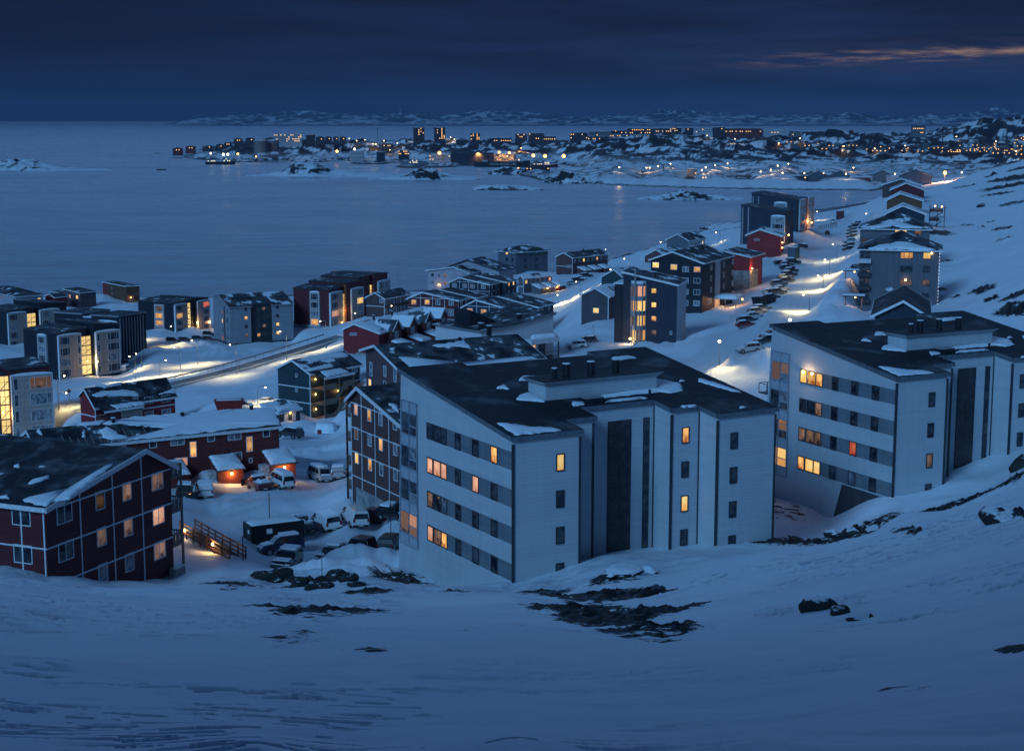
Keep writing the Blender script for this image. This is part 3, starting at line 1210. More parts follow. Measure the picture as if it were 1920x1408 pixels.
        drift(roof, [zs(*p) for p in pts], n, 0.14, 0.10, s + int(corner[0]))
    return b


A = white_block('white apartment block closest to the viewer, on the crest of the snowy foreground slope', (962, 825, 123), 30, 1098,
                [('.', '.', '.', '.', '.', 'o'), ('p', 'p', 'p', '.', 'p', '.'), ('w', '.', 'c', '.', '.', '.'), ('p', 'w', 'o', '.', '.', '.')],
                ['...', '.c.', '..c', 'wpw'], ('y...', 'o.y.', '....'),
                gl=(('L', 850, 1090), ('L', 740, 1082)))
Bb = white_block('white apartment block at the right edge with its dark plinth showing above rubble', (1682, 712, 149.5), 27, 930,
                 [('y', 'o', 'o', '.', '.', '.'), ('.', '.', 'w', '.', '.', '.'), ('w', 'w', 'w', '.', 'r', '.'), ('o', 'y', 'y', '.', 'c', '.')],
                 ['wwc', '.c.', '.w.', 'oyo'], ('..w.', '....', '....'),
                 gl=(('L', 1672, 976), ('L', 1560, 975), ('L', 1455, 945)), plinth=True)
# steel balconies on the far side of that block
for z in (6.6, 3.6):
    m = MB()
    m.box((0.3, 21.0, z), (2.6, 22.4, z + 0.12))
    for p in ((0.3, 21.0), (0.3, 22.4), (2.6, 22.4), (1.4, 22.4)):
        m.bar((*p, z), (*p, z + 1.1), 0.06)
    m.bar((0.3, 20.9, z + 1.1), (0.3, 22.4, z + 1.1), 0.06)
    m.bar((0.3, 22.4, z + 1.1), (2.6, 22.4, z + 1.1), 0.06)
    m.build('balcony', DARKMETAL, Bb.root)
lamp_light('room_lamp', Bb.loc('L', -13.4, Bb.h - 1.35, 0.45), 110, (1.0, 0.6, 0.28), parent=Bb.root)
m = MB()
globe(m, Bb.loc('L', -14.1, Bb.h - 1.2, 0.22), 0.15)
m.build('wall_lamp', BULB_O, Bb.root)
# ------------------------------------------------------------------ painted houses and older blocks
DRED = siding('dark_red_boards', (0.105, 0.019, 0.024), 0.19, False, 0.6)
RED = siding('red_boards', (0.22, 0.022, 0.026), 0.19, False, 0.6)
BRED = siding('brick_red_boards', (0.13, 0.030, 0.028), 0.19, False, 0.6)
BROWN = siding('brown_boards', (0.085, 0.050, 0.050), 0.22, True, 0.6)
MAROON = siding('maroon_brown_boards', (0.115, 0.058, 0.062), 0.2, False, 0.6)
TEAL = siding('dark_teal_boards', (0.026, 0.050, 0.060), 0.19, False, 0.6)
NAVY = siding('navy_boards', (0.022, 0.030, 0.052), 0.2, False, 0.6)
BLACKB = siding('black_boards', (0.016, 0.019, 0.030), 0.2, True, 0.6)
GREYB = siding('grey_boards', (0.115, 0.118, 0.14), 0.25, True, 0.6)
LGREY = siding('light_grey_boards', (0.26, 0.265, 0.30), 0.3, False, 0.6)
OCHRE = siding('ochre_boards', (0.13, 0.056, 0.028), 0.2, True, 0.6)
PLANK = siding('pale_bay_planks', (0.38, 0.315, 0.29), 0.26, False, 0.6, 0.22)
PALE = siding('pale_render', (0.50, 0.50, 0.54), 0.5, False, 0.7, 0.06, 0.15)
LILAC = siding('pale_lilac_boards', (0.34, 0.32, 0.37), 0.3, False, 0.7)
RF = [roofing('felt_snow_%d' % k, c, k * 1.3 + 2.0, scale=s) for k, (c, s) in enumerate(((0.42, 0.22), (0.50, 0.26), (0.58, 0.2), (0.36, 0.3), (0.70, 0.16), (0.30, 0.35)))]
ROOFBARE = roofing('bare_felt', 0.24, 9.0, scale=0.5)

# --- dark red three-storey house, lower left
c = Bld('apartment_house', 'dark red three-storey house with white cover strips and stacked balconies, lower left corner', (84, 955, 113), 67, 1094, xR=327, D=15.0,
        ground=(('R', 200, 1096), ('R', 322, 1083)))
pr = c.prof('R', [(84, 953), (265, 846), (327, 872)])
pr[0] = (0.0, pr[0][1])
pr[-1] = (c.W, pr[-1][1])
roof_mass(c, 'R', pr, 0, c.D, DRED, ROOFBARE, over=0.5, gable=0.45)
zt0 = c.hit('R', 84, 1031)[1]
zs_ = [zt0 + 2.85, zt0, zt0 - 2.85]
apx = pr[1][0]
def rz_(t):
    return pr[0][1] + (pr[1][1] - pr[0][1]) * t / apx if t < apx else pr[1][1] + (pr[2][1] - pr[1][1]) * (t - apx) / (c.W - apx)
vs = []
for x, y in ((150, 960), (212, 960), (267, 960)):
    t = c.hit('R', x, y)[0]
    vs.append((t, rz_(t) - 0.15))
strips(c, 'R', (0, c.W), (-4, 9), zs_, vs, 0.12)
strips(c, 'L', (-15, 0), (-4, pr[0][1] - 0.1), [zt0], [-0.15, -2.2, -5.6], 0.12)
for cx, w in (((121, 980), 1.75), ((188, 955), 1.15), ((238, 938), 1.15), ((295, 918), 1.6)):
    t, z = c.hit('R', *cx)
    k = {121: '..c', 188: '.wc', 238: 'wwc', 295: 'wpw'}[cx[0]]
    for r in range(3):
        window(c, 'R', t, z - 2.85 * r, w, 1.45, k[r], (0.5,) if w > 1.3 else (), WHITE)
wins(c, 'L', [(41, 985)], 2, 1.7, 1.4, ('.', '.'), 2.85, (0.5,))
# balconies on its right end, with posts
t_b = c.W
for k in range(3):
    z = zt0 + 2.85 - 2.85 * k - 1.0
    m = MB()
    m.box((t_b, 0.1, z), (t_b + 1.7, 3.6, z + 0.16))
    for i in range(9):
        m.bar((t_b + 0.05 + i * 0.2, 0.12, z + 0.1), (t_b + 0.05 + i * 0.2, 0.12, z + 1.05), 0.05, 0.1)
    for i in range(16):
        m.bar((t_b + 1.68, 0.15 + i * 0.22, z + 0.1), (t_b + 1.68, 0.15 + i * 0.22, z + 1.05), 0.05, 0.1)
    m.bar((t_b, 0.12, z + 1.1), (t_b + 1.7, 0.12, z + 1.1), 0.1)
    m.bar((t_b + 1.68, 0.1, z + 1.1), (t_b + 1.68, 3.6, z + 1.1), 0.1)
    m.build('balcony', WOOD, c.root)
m = MB()
m.bar((t_b + 1.6, 0.15, -3), (t_b + 1.6, 0.15, zt0 + 2.95), 0.16)
m.build('balcony_post', WOOD, c.root)
m = MB()
zgr = c.hit('R', 322, 1084)[1]
m.box((t_b - 0.9, -0.9, zgr - 1.5), (t_b + 0.35, -0.15, zgr + 1.0))
m.build('meter_box', GALV, c.root)
m = MB()
m.box((11.5, -0.1, zgr - 3), (c.W + 0.05, 3, zgr + 0.35))
m.build('plinth', CONC, c.root)
for s, pts in enumerate((([(85, 950), (130, 922), (215, 866), (214, 871), (130, 935), (75, 945), (38, 938)]), [(25, 876), (37, 872), (36, 878)], [(50, 908), (65, 900), (93, 893), (90, 898), (68, 905)], [(0, 933), (18, 936), (15, 929)])):
    roof_snow(c, 0, pts, seed=s + 40, jit=0.12)

# --- its neighbour behind, only the roof showing
d = Bld('apartment_house', 'dark house at the left edge of which mostly the snow-edged gable roof shows', (-30, 866, 150), 67, 950, W=12.0, D=11.0)
pr2 = d.prof('R', [(-30, 866), (40, 822), (78, 836)])
d.W = pr2[-1][0]
roof_mass(d, 'R', pr2, 0, d.D, DRED, RF[0], over=0.5, gable=0.5)

# --- long red terrace
E_Y, E_YAW = 196.0, 30.0
q = atY(523, 801, E_Y)
ux, uy = math.cos(R(E_YAW)), math.sin(R(E_YAW))
EL = 29.5
p0 = q - np.array([ux * EL, uy * EL, 0])
dd = p0 - EYE
kx = dd[1] * CT - dd[2] * ST
cx0, cy0 = 960 + F * dd[0] / kx, 704 - F * (dd[1] * ST + dd[2] * CT) / kx
zq = q[2]
e = Bld('terrace_house', 'long two-storey red terrace under a snow-covered roof, with two lean-to porches', (cx0, cy0, p0[1]), E_YAW, cy0 + 95, W=EL, D=8.6,
        ground=(('R', 380, 893), ('R', 530, 885)))
HE = e.h
roof_mass(e, 'L', [(0, HE), (4.6, HE + 1.55), (8.6, HE + 0.0)], 0, EL, BRED, roofing('batten_roof', 0.30, 4.0, scale=0.4), over=0.22)
for s, pts in enumerate(([(222, 828), (300, 820), (420, 806), (526, 796), (513, 766), (503, 763), (420, 768), (330, 776), (250, 781), (205, 789), (190, 795), (250, 798), (300, 803), (322, 806), (318, 815), (260, 820)],
                         [(120, 797), (170, 792), (200, 790), (185, 796), (150, 797)], [(186, 808), (196, 822), (215, 826), (245, 820), (226, 818), (212, 806), (200, 800)], [(155, 806), (163, 819), (156, 820)], [(70, 806), (76, 803), (77, 816), (72, 815)])):
    roof_snow(e, 0, pts, seed=s + 60, jit=0.2)
m = MB()
th = math.atan2(2.1, 4.6)
for k in range(22):
    x = 3.2 + k * 0.82
    m.bar((x, 0.2, HE + 0.28), (x, 2.6 - (k % 3) * 0.5, HE + 0.24 + (2.6 - (k % 3) * 0.5) * 1.55 / 4.6), 0.06, 0.08)
m.build('roof_batten', plain('pale_batten', (0.30, 0.25, 0.22)), e.mass[0][5])
for x in (9.9, 18.5, 27.5):
    pipe(e, x, 4.2, HE + 1.4, 0.9, 0.35)
for (x, y, w, h, k, mu) in ((223, 836, 1.75, 1.1, 'c', (0.5,)), (287, 838, 0.95, 1.3, '.', ()), (333, 833, 1.75, 1.3, 'c', (0.5,)), (396, 826, 0.95, 1.3, '.', ()), (440, 823, 1.75, 1.3, 'c', (0.5,)),
                            (499.5, 817, 0.95, 1.3, '.', ()), (362.5, 855, 0.85, 2.1, 'o', (-0.8,)), (468, 845, 0.85, 2.1, 'o', (-0.8,)), (340, 872, 1.6, 1.15, 'p', (0.5,)), (444, 861, 1.4, 1.1, 'c', (0.5,)), (470, 866, 0.5, 0.7, 'c', ())):
    t, z = e.hit('R', x, y)
    window(e, 'R', t, z - 0.12, w, h * 0.92, k, mu, WHITE)
for px0, pyt in ((416, 852), (514, 842), (315, 861)):
    t, zt_ = e.hit('R', px0, pyt)
    w = 3.2
    m = MB()
    m.prism([(t - w / 2, -3.0), (t + w / 2, -3.0), (t + w / 2, 0), (t - w / 2, 0)], -2, lambda x, y: 2.05 + (y + 3.0) * 0.36)
    po = m.build('porch', BRED, e.root)
    m = MB()
    m.prism([(t - w / 2 - 0.2, -3.35), (t + w / 2 + 0.2, -3.35), (t + w / 2 + 0.2, 0), (t - w / 2 - 0.2, 0)], lambda x, y: 2.07 + (y + 3.0) * 0.36, lambda x, y: 2.2 + (y + 3.0) * 0.36)
    m.build('porch_roof', ROOFBARE, po)
    zz = lambda x, y: (x, y, 2.2 + (y + 3.0) * 0.36)
    drift(po, [zz(t - w / 2 - 0.15, -3.3), zz(t + w / 2 + 0.1, -3.3), zz(t + w / 2 + 0.1, -0.1), zz(t - w / 2 - 0.1, -0.1)], (0, -0.36, 1), 0.32, 0.05, int(px0), 'snow_cover')
    m = MB()
    m.box((t - w / 2 - 1.0, -2.4, -0.5), (t - w / 2 - 0.02, -1.2, 1.9))
    m.build('porch_door', plain('white_door', (0.45, 0.45, 0.48)), po)
    if px0 > 400:
        wall_lamp(e, ((t - w / 2, -3.0), (1, 0), (0, -1)), w * 0.52, 1.55, 190, (1.0, 0.46, 0.08), r=0.17)

# --- red house behind the terrace with covered stair
f = Bld('detached_house', 'two-storey red house with white window frames and a covered outside stair', (179, 763.8, 290), 46, 806, xR=330, xL=153, cat='house', ground=(('L', 155, 795), ('R', 330, 795)))
pf = f.prof('L', [(179, 760), (160.3, 721.6), (150, 736.0)])
D_ = pf[-1][0]
roof_mass(f, 'L', [(0, f.h), (D_ * 0.62, f.h + 3.0), (D_, f.h + 1.6)], 0, f.W, RED, ROOFBARE, over=0.5)
for s, pts in enumerate(([(172, 741), (190, 733), (240, 731), (255, 735), (262, 743), (180, 744)], [(172, 722), (185, 720), (190, 725), (215, 721), (228, 716), (225, 722), (195, 728)], [(297, 740), (325, 728), (331, 737)], [(234, 718), (258, 717), (254, 721)])):
    roof_snow(f, 0, pts, seed=s + 80, jit=0.12)
strips(f, 'R', (0, f.W), (0, 5), [2.6], [], 0.2)
strips(f, 'L', (-D_, 0), (-2, f.h), [2.4], [-0.1], 0.2)
for (x, y, w, k) in ((279.5, 757, 2.0, '.'), (311, 754, 2.0, '.'), (255, 759, 1.0, '.'), (280, 784, 2.0, 'c'), (312, 780, 2.0, 'c'), (253, 785, 1.1, 'c')):
    t, z = f.hit('R', x, y)
    window(f, 'R', t, z, w, 1.35, k, (0.66,) if w > 1.5 else (0.5,))
t0 = f.hit('R', 249, 770)[0]
m = MB()
m.prism([(-0.3, -3.6), (t0, -3.6), (t0, 0), (-0.3, 0)], lambda x, y: f.h - 0.5 + (y + 3.6) * 0.24, lambda x, y: f.h - 0.28 + (y + 3.6) * 0.24)
pr_ = m.build('porch_roof', ROOFBARE, f.root)
m = MB()
m.box((-0.4, -3.72, f.h - 0.62), (t0 + 0.1, -3.60, f.h - 0.25))
m.build('barge_board', WHITE, pr_)
zz = lambda x, y: (x, y, f.h - 0.28 + (y + 3.6) * 0.24)
for s, (xa, xb) in enumerate(((2.5, 4.3), (4.5, 6.0), (6.3, 8.5))):
    drift(pr_, [zz(xa, -3.3), zz(xb, -3.2), zz(xb + 0.5, -1.6), zz(xa - 0.2, -1.2)], (0, -0.24, 1), 0.1, 0.1, 90 + s)
m = MB()
m.box((0.1, -3.4, -2), (3.2, -0.05, 2.6))
m.box((0.1, -3.4, 2.6), (3.2, -3.2, f.h - 0.7))
m.build('porch_wall', DRED, f.root)
m = MB()
for x in (3.3, t0 - 0.2):
    m.bar((x, -3.45, -1), (x, -3.45, f.h - 0.5), 0.14)
m.box((3.4, -3.5, 2.3), (t0 - 0.1, -0.1, 2.45))
m.box((t0 - 4.5, -3.5, 2.45), (t0 - 0.1, -3.4, 3.5))
m.bar((3.5, -3.0, 0.2), (t0 - 4.5, -3.0, 2.4), 0.9, 0.2)
m.bar((3.5, -3.5, 1.2), (t0 - 4.5, -3.5, 3.4), 0.06, 0.5)
m.build('outside_stair', WOOD, f.root)
for (t, z) in ((t0 - 2.6, 4.0), (t0 - 3.2, 0.5), (4.6, 0.4)):
    wall_lamp(f, ((0, -0.02), (1, 0), (0, -1)), t, z + 0.6, 26, (1.0, 0.48, 0.14), r=0.12)

# --- dark teal house with the lit open staircase
g = Bld('apartment_house', 'dark teal three-storey house with a lit open timber staircase', (581.6, 700.6, 300), 53, 789, xR=677, xL=523, cat='house', ground=(('L', 523, 763), ('R', 640, 772)))
pg = g.prof('L', [(581.6, 700.6), (549.6, 675.8), (520, 692)])
roof_mass(g, 'L', [(0, g.h), (pg[1][0], pg[1][1]), (g.D, g.h + 0.2)], 0, g.W, TEAL, RF[3], over=0.5)
for s, pts in enumerate(([(556, 676), (580, 668), (640, 660), (654, 665), (650, 670), (618, 672), (600, 676), (582, 682), (572, 682), (580, 678)], [(570, 694), (586, 697), (628, 688), (622, 682), (600, 686)])):
    roof_snow(g, 0, pts, seed=s + 100, jit=0.15)
strips(g, 'L', (-g.D, 0), (-3, g.h), [g.h - 2.9, g.h - 5.8], [-0.1], 0.18)
strips(g, 'R', (0, g.W), (-3, g.h), [g.h - 2.9, g.h - 5.8], [g.W - 0.1], 0.18)
for x, y in ((556, 707), (556, 735)):
    t, z = g.hit('L', x, y)
    window(g, 'L', t, z, 0.55, 0.7, 'c', ())
wins(g, 'R', [(646, 702), (665, 698)], 3, 1.6, 1.4, ('oc', 'cc', '.c'), 2.9, (0.5,))
m = MB()
S0, S1 = 0.3, g.hit('R', 640, 710)[0]
m.prism([(S0, -3.4), (S1, -3.4), (S1, 0), (S0, 0)], lambda x, y: g.h - 0.75 + (y + 3.4) * 0.28, lambda x, y: g.h - 0.5 + (y + 3.4) * 0.28)
sr = m.build('stair_roof', ROOFBARE, g.root)
m = MB()
m.box((S0 - 0.1, -3.55, g.h - 0.9), (S1 + 0.1, -3.4, g.h - 0.45))
m.build('barge_board', WHITE, sr)
zz = lambda x, y: (x, y, g.h - 0.5 + (y + 3.4) * 0.28)
drift(sr, [zz(1.2, -3.2), zz(S1 - 0.8, -3.1), zz(S1 - 1.2, -1.0), zz(1.8, -0.9)], (0, -0.28, 1), 0.2, 0.12, 7)
m = MB()
for x in (S0 + 0.1, (S0 + S1) / 2, S1 - 0.1):
    m.bar((x, -3.3, -2), (x, -3.3, g.h - 0.7), 0.16)
for k in range(3):
    z = g.h - 2.95 - 2.9 * k
    m.box((S0, -3.3, z), (S0 + 3.4, -0.05, z + 0.15))
    m.box((S1 - 2.0, -3.3, z), (S1, -0.05, z + 0.15))
    for xa, xb in ((S0, S0 + 3.4), (S1 - 2.0, S1)):
        m.bar((xa, -3.3, z + 1.05), (xb, -3.3, z + 1.05), 0.08)
        m.box((xa, -3.28, z + 0.15), (xb, -3.24, z + 1.0))
    if k < 3:
        m.bar((S0 + 3.4, -2.6, z - 2.8), (S1 - 2.0, -2.6, z + 0.05), 1.1, 0.2)
        m.bar((S0 + 3.4, -3.25, z - 1.9), (S1 - 2.0, -3.25, z + 0.9), 0.05, 0.8)
m.build('outside_stair', plain('weathered_timber', (0.20, 0.145, 0.11)), g.root)
for k in range(3):
    wall_lamp(g, ((0, -0.02), (1, 0), (0, -1)), S0 + 0.9, g.h - 1.2 - 2.9 * k, 45, (1.0, 0.50, 0.13), r=0.13)
wall_lamp(g, ((0, -0.02), (1, 0), (0, -1)), S1 - 1.2, g.h - 4.3, 45, (1.0, 0.50, 0.13), r=0.13)

# --- shed with white doors beside it
h = Bld('garage_shed', 'low shed with two white doors and snow on its roof, next to the teal house', (523, 775, 272), 53, 794, xR=563, D=4.0, cat='shed')
roof_mass(h, 'L', [(0, h.h), (4.0, h.h + 1.0)], 0, h.W, TEAL, RF[4], over=0.3)
roof_snow(h, 0, [(521, 774), (564, 764), (556, 756), (515, 764)], seed=3, jit=0.08, thick=0.25)
for t in (h.W * 0.32, h.W * 0.70):
    m = MB()
    m.box((t - 0.45, -0.06, 0.05), (t + 0.45, 0.02, h.h - 0.35))
    m.build('door', WHITE, h.root)
wall_lamp(h, 'R', h.W * 0.5, h.h - 0.3, 40, (1.0, 0.55, 0.18), r=0.12)

# --- dark brown four-storey house left of the white block
qi = atY(657.5, 757, 176)
il = 17.0
pi_ = qi + np.array([math.cos(R(-60)), math.sin(R(-60)), 0]) * il
di = pi_ - EYE
ki = di[1] * CT - di[2] * ST
ix, iy = 960 + F * di[0] / ki, 704 - F * (di[1] * ST + di[2] * CT) / ki
b_i = Bld('apartment_house', 'dark brown four-storey house with white cover strips, half hidden by the big white block', (ix, iy, pi_[1]), 30, iy + 185, W=11, D=il, cat='house',
          ground=(('L', 658, 930), ('L', 744, 965)))
HI = b_i.h
fl = lambda x, y: b_i.hit('L', x, y)
ap = -fl(676, 728)[0], fl(676, 728)[1]
roof_mass(b_i, 'L', [(0, HI - 1.1), (ap[0], ap[1]), (il, fl(657.5, 748)[1])], 0, 11, BROWN, ROOFBARE, over=0.6, gable=0.5)
zl = fl(657.5, 754)[1]
strips(b_i, 'L', (-il, 0), (-4, HI - 1.0), [zl, zl - 2.75, zl - 5.5, zl - 8.25], [(fl(678, 800)[0], ap[1] - 0.2), (fl(703, 800)[0], HI + 0.7), (fl(729, 800)[0], HI - 0.1), -il + 0.1], 0.11)
wins(b_i, 'L', [(668, 778), (693, 790), (714, 798), (741, 806)], 3, 0.95, 1.35, ('pocc', '.coc', 'yocc'), 2.75, ())
for k in range(4):
    z = zl - 2.75 * k - 1.75
    m = MB()
    m.box((0.0, il + 0.02, z), (3.0, il + 1.4, z + 0.14))
    for i in range(7):
        m.bar((0.03, il + 0.1 + i * 0.2, z), (0.03, il + 0.1 + i * 0.2, z + 1.0), 0.05)
    m.bar((0.03, il, z + 1.05), (0.03, il + 1.4, z + 1.05), 0.09)
    m.build('balcony', BROWNWOOD, b_i.root)
m = MB()
m.bar((0.1, il + 1.35, -3), (0.1, il + 1.35, zl - 0.5), 0.18)
m.build('balcony_post', DARKMETAL, b_i.root)
m = MB()
zc = fl(670, 915)[1]
m.quad([(-0.06, il - 1.2, -4), (-0.06, 0, -6), (-0.06, 0, fl(742, 950)[1]), (-0.06, il - 1.2, fl(668, 912)[1])])
m.build('plinth', CONC, b_i.root)
roof_snow(b_i, 0, [(728, 757), (748, 775), (747, 766), (740, 758)], seed=9, jit=0.1)

# --- brown house with the big dark roof
j = Bld('apartment_house', 'maroon-brown house whose broad dark roof with a skylight lies behind the white block', (757, 694, 238), 30, 800, xR=1012, xL=688, cat='house', ground=())
pj = j.prof('L', [(757, 694), (711, 648.5), (688, 657)])
roof_mass(j, 'L', [(0, j.h), (pj[1][0], pj[1][1]), (j.D, pj[2][1])], 0, j.W, MAROON, RF[5], over=0.6, gable=0.9)
for s, pts in enumerate(([(770, 690), (900, 688), (1010, 672), (1000, 669), (880, 682), (790, 686), (760, 678), (745, 668)], [(812, 648), (855, 642), (868, 634), (872, 640), (885, 654), (862, 650), (820, 652)], [(730, 655), (742, 653), (738, 658)])):
    roof_snow(j, 0, pts, seed=s + 120, jit=0.22)
m = MB()
for (x, y, w_, h_) in ((932, 637, 1.5, 1.1),):
    p = j.onplane(x, y, (0, 0, j.h + 0.24), (0, -(pj[1][1] - j.h) / pj[1][0], 1))
    sl = (pj[1][1] - j.h) / pj[1][0]
    zf = lambda yy: j.h + 0.24 + sl * yy
    m.prism([(p[0] - w_ / 2, p[1] - h_ / 2), (p[0] + w_ / 2, p[1] - h_ / 2), (p[0] + w_ / 2, p[1] + h_ / 2), (p[0] - w_ / 2, p[1] + h_ / 2)], lambda x, y: zf(y) - 0.1, lambda x, y: zf(y) + 0.14)
m.build('skylight', PALEGLASS, j.mass[0][5])
p = j.onplane(917, 626, (0, 0, j.h + 0.24), (0, -sl, 1))
pipe(j, p[0], p[1], p[2], 1.3, 0.6)
p = j.onplane(862, 640, (0, 0, j.h + 0.24), (0, -sl, 1))
pipe(j, p[0], p[1], p[2], 0.7, 0.4)
for (x, y, w, h_, k) in ((696, 705, 1.0, 2.2, 'c'), (722, 706, 1.0, 1.7, 'c'), (741, 716, 1.0, 2.2, 'c'), (694, 727, 1.0, 1.4, 'y'), (722, 732, 1.0, 1.5, '.')):
    t, z = j.hit('L', x, y)
    window(j, 'L', t, z, w, h_, k, (-0.4,) if h_ > 2 else ())
for (x, y, k) in ((990, 692, 'c'), (965, 695, 'c')):
    t, z = j.hit('R', x, y)
    window(j, 'R', t, z, 1.2, 1.2, k, (0.5,))

# --- white house with the balcony behind it
k_ = Bld('apartment_house', 'white flat-roofed house with a snow-topped overhang and lit balcony doors', (902, 622, 310), 40, 690, xR=1037, xL=817, cat='house')
HK = k_.h
roof_mass(k_, 'R', [(0, HK), (k_.W * 0.4, HK + 0.3), (k_.W, HK + 2.0)], 0, k_.D, PALE, RF[5], over=0.5, trim=plain('grey_fascia', (0.17, 0.18, 0.2)))
m = MB()
xo = k_.W - 7.5
m.box((xo, -2.0, HK - 3.4), (k_.W - 0.05, -0.01, HK - 2.4))
ov = m.build('overhang', PALE, k_.root)
zz = lambda x, y: (x, y, HK - 2.4)
drift(ov, [zz(xo + 0.2, -1.9), zz(k_.W - 0.2, -1.9), zz(k_.W - 0.2, -0.1), zz(xo + 1.5, -0.1)], (0, 0, 1), 0.8, 0.15, 5, 'snow_cover')
m = MB()
m.box((xo + 0.4, -1.9, HK - 6.4), (k_.W - 0.1, -0.01, HK - 6.25))
for i in range(14):
    m.bar((xo + 0.5 + i * 0.5, -1.85, HK - 6.3), (xo + 0.5 + i * 0.5, -1.85, HK - 5.3), 0.04)
m.bar((xo + 0.4, -1.85, HK - 5.25), (k_.W - 0.1, -1.85, HK - 5.25), 0.07)
m.bar((k_.W - 0.2, -1.85, HK - 9.5), (k_.W - 0.2, -1.85, HK - 3.4), 0.2)
m.build('balcony', DARKMETAL, k_.root)
window(k_, 'R', xo + 2.2, HK - 6.2, 1.2, 2.4, 'o', (), FRAME_DK)
window(k_, 'R', xo + 4.4, HK - 6.2, 1.8, 2.4, '.', (0.5,), FRAME_DK)
window(k_, 'R', xo + 1.9, HK - 9.2, 1.5, 2.4, 'y', (0.5,), FRAME_DK)
window(k_, 'R', xo + 4.0, HK - 9.2, 1.6, 2.4, 's', (0.5,), FRAME_DK)
pipe(k_, k_.W * 0.65, 3.0, HK + 1.2, 1.0, 0.6)
pipe(k_, k_.W * 0.05, 1.2, HK + 0.2, 1.3, 0.8)
m = MB()
m.prism([(2, 6), (10, 6), (10, 11), (2, 11)], HK, lambda x, y: HK + 3.6 - (x - 2) * 0.42)
m.build('roof_hood', BLACKB, k_.root)

# --- red terrace with dormers
l_ = Bld('terrace_house', 'red terrace with snow-covered roof, small gabled dormers and lean-to sheds', (710.4, 624.4, 340), 68, 668, xL=644.4, W=34, cat='house', ground=(('L', 646, 665),))
HL = l_.h
pl = l_.prof('L', [(710.4, 624.4), (665.3, 607.7), (644.4, 617.7)])
roof_mass(l_, 'L', [(0, HL), (pl[1][0], pl[1][1]), (l_.D, pl[2][1])], 0, l_.W, RED, RF[4], over=0.5)
roof_snow(l_, 0, [(670, 607), (712, 622), (760, 600), (765, 592), (742, 586)], seed=4, thick=0.2, jit=0.2)
for x, y in ((659, 629), (666, 629)):
    t, z = l_.hit('L', x, y)
    window(l_, 'L', t, z, 0.7, 0.6, 'c', ())
m = MB()
m.box((-0.05, 0.4, -3), (0.3, l_.D - 3, 0.5))
m.build('plinth', CONC, l_.root)
for k in range(4):
    x = 3.5 + 8.2 * k
    m = MB()
    m.prism([(x, -1.4), (x + 4.4, -1.4), (x + 4.4, 2), (x, 2)], -2, HL + 0.2)
    m.quad([(x, -1.4, HL + 0.2), (x + 4.4, -1.4, HL + 0.2), (x + 2.2, -1.4, HL + 2.1)])
    dm = m.build('dormer', BRED, l_.root)
    m = MB()
    m.quad([(x - 0.4, -1.8, HL + 0.0), (x + 2.2, -1.8, HL + 2.25), (x + 2.2, 3.4, HL + 2.25), (x - 0.4, 3.4, HL + 0.0)])
    m.quad([(x + 4.8, -1.8, HL + 0.0), (x + 2.2, -1.8, HL + 2.25), (x + 2.2, 3.4, HL + 2.25), (x + 4.8, 3.4, HL + 0.0)])
    m.build('dormer_roof', RF[4] if k % 2 else RF[2], dm)
    m = MB()
    m.bar((x - 0.4, -1.85, HL - 0.02), (x + 2.2, -1.85, HL + 2.25), 0.12, 0.3)
    m.bar((x + 4.8, -1.85, HL - 0.02), (x + 2.2, -1.85, HL + 2.25), 0.12, 0.3)
    m.build('barge_board', WHITE, dm)
    window(l_, ((x, -1.4), (1, 0), (0, -1)), 2.2, HL - 1.7, 1.9, 1.5, 'c', (0.5,))
    m = MB()
    m.prism([(x - 0.5, -5.0), (x + 3.6, -5.0), (x + 3.6, -1.4), (x - 0.5, -1.4)], -2, lambda xx, yy: 2.0 + (yy + 5) * 0.25)
    pc = m.build('porch', RED if k % 2 else BRED, l_.root)
    zz = lambda xx, yy: (xx, yy, 2.03 + (yy + 5) * 0.25)
    drift(pc, [zz(x - 0.7, -5.2), zz(x + 3.8, -5.2), zz(x + 3.8, -1.5), zz(x - 0.7, -1.5)], (0, -0.25, 1), 0.45, 0.08, 30 + k, 'snow_cover')
pipe(l_, 7, pl[1][0] - 1, HL + 1.8, 1.0, 0.4)
pipe(l_, 16, pl[1][0] - 1, HL + 1.8, 1.0, 0.4)


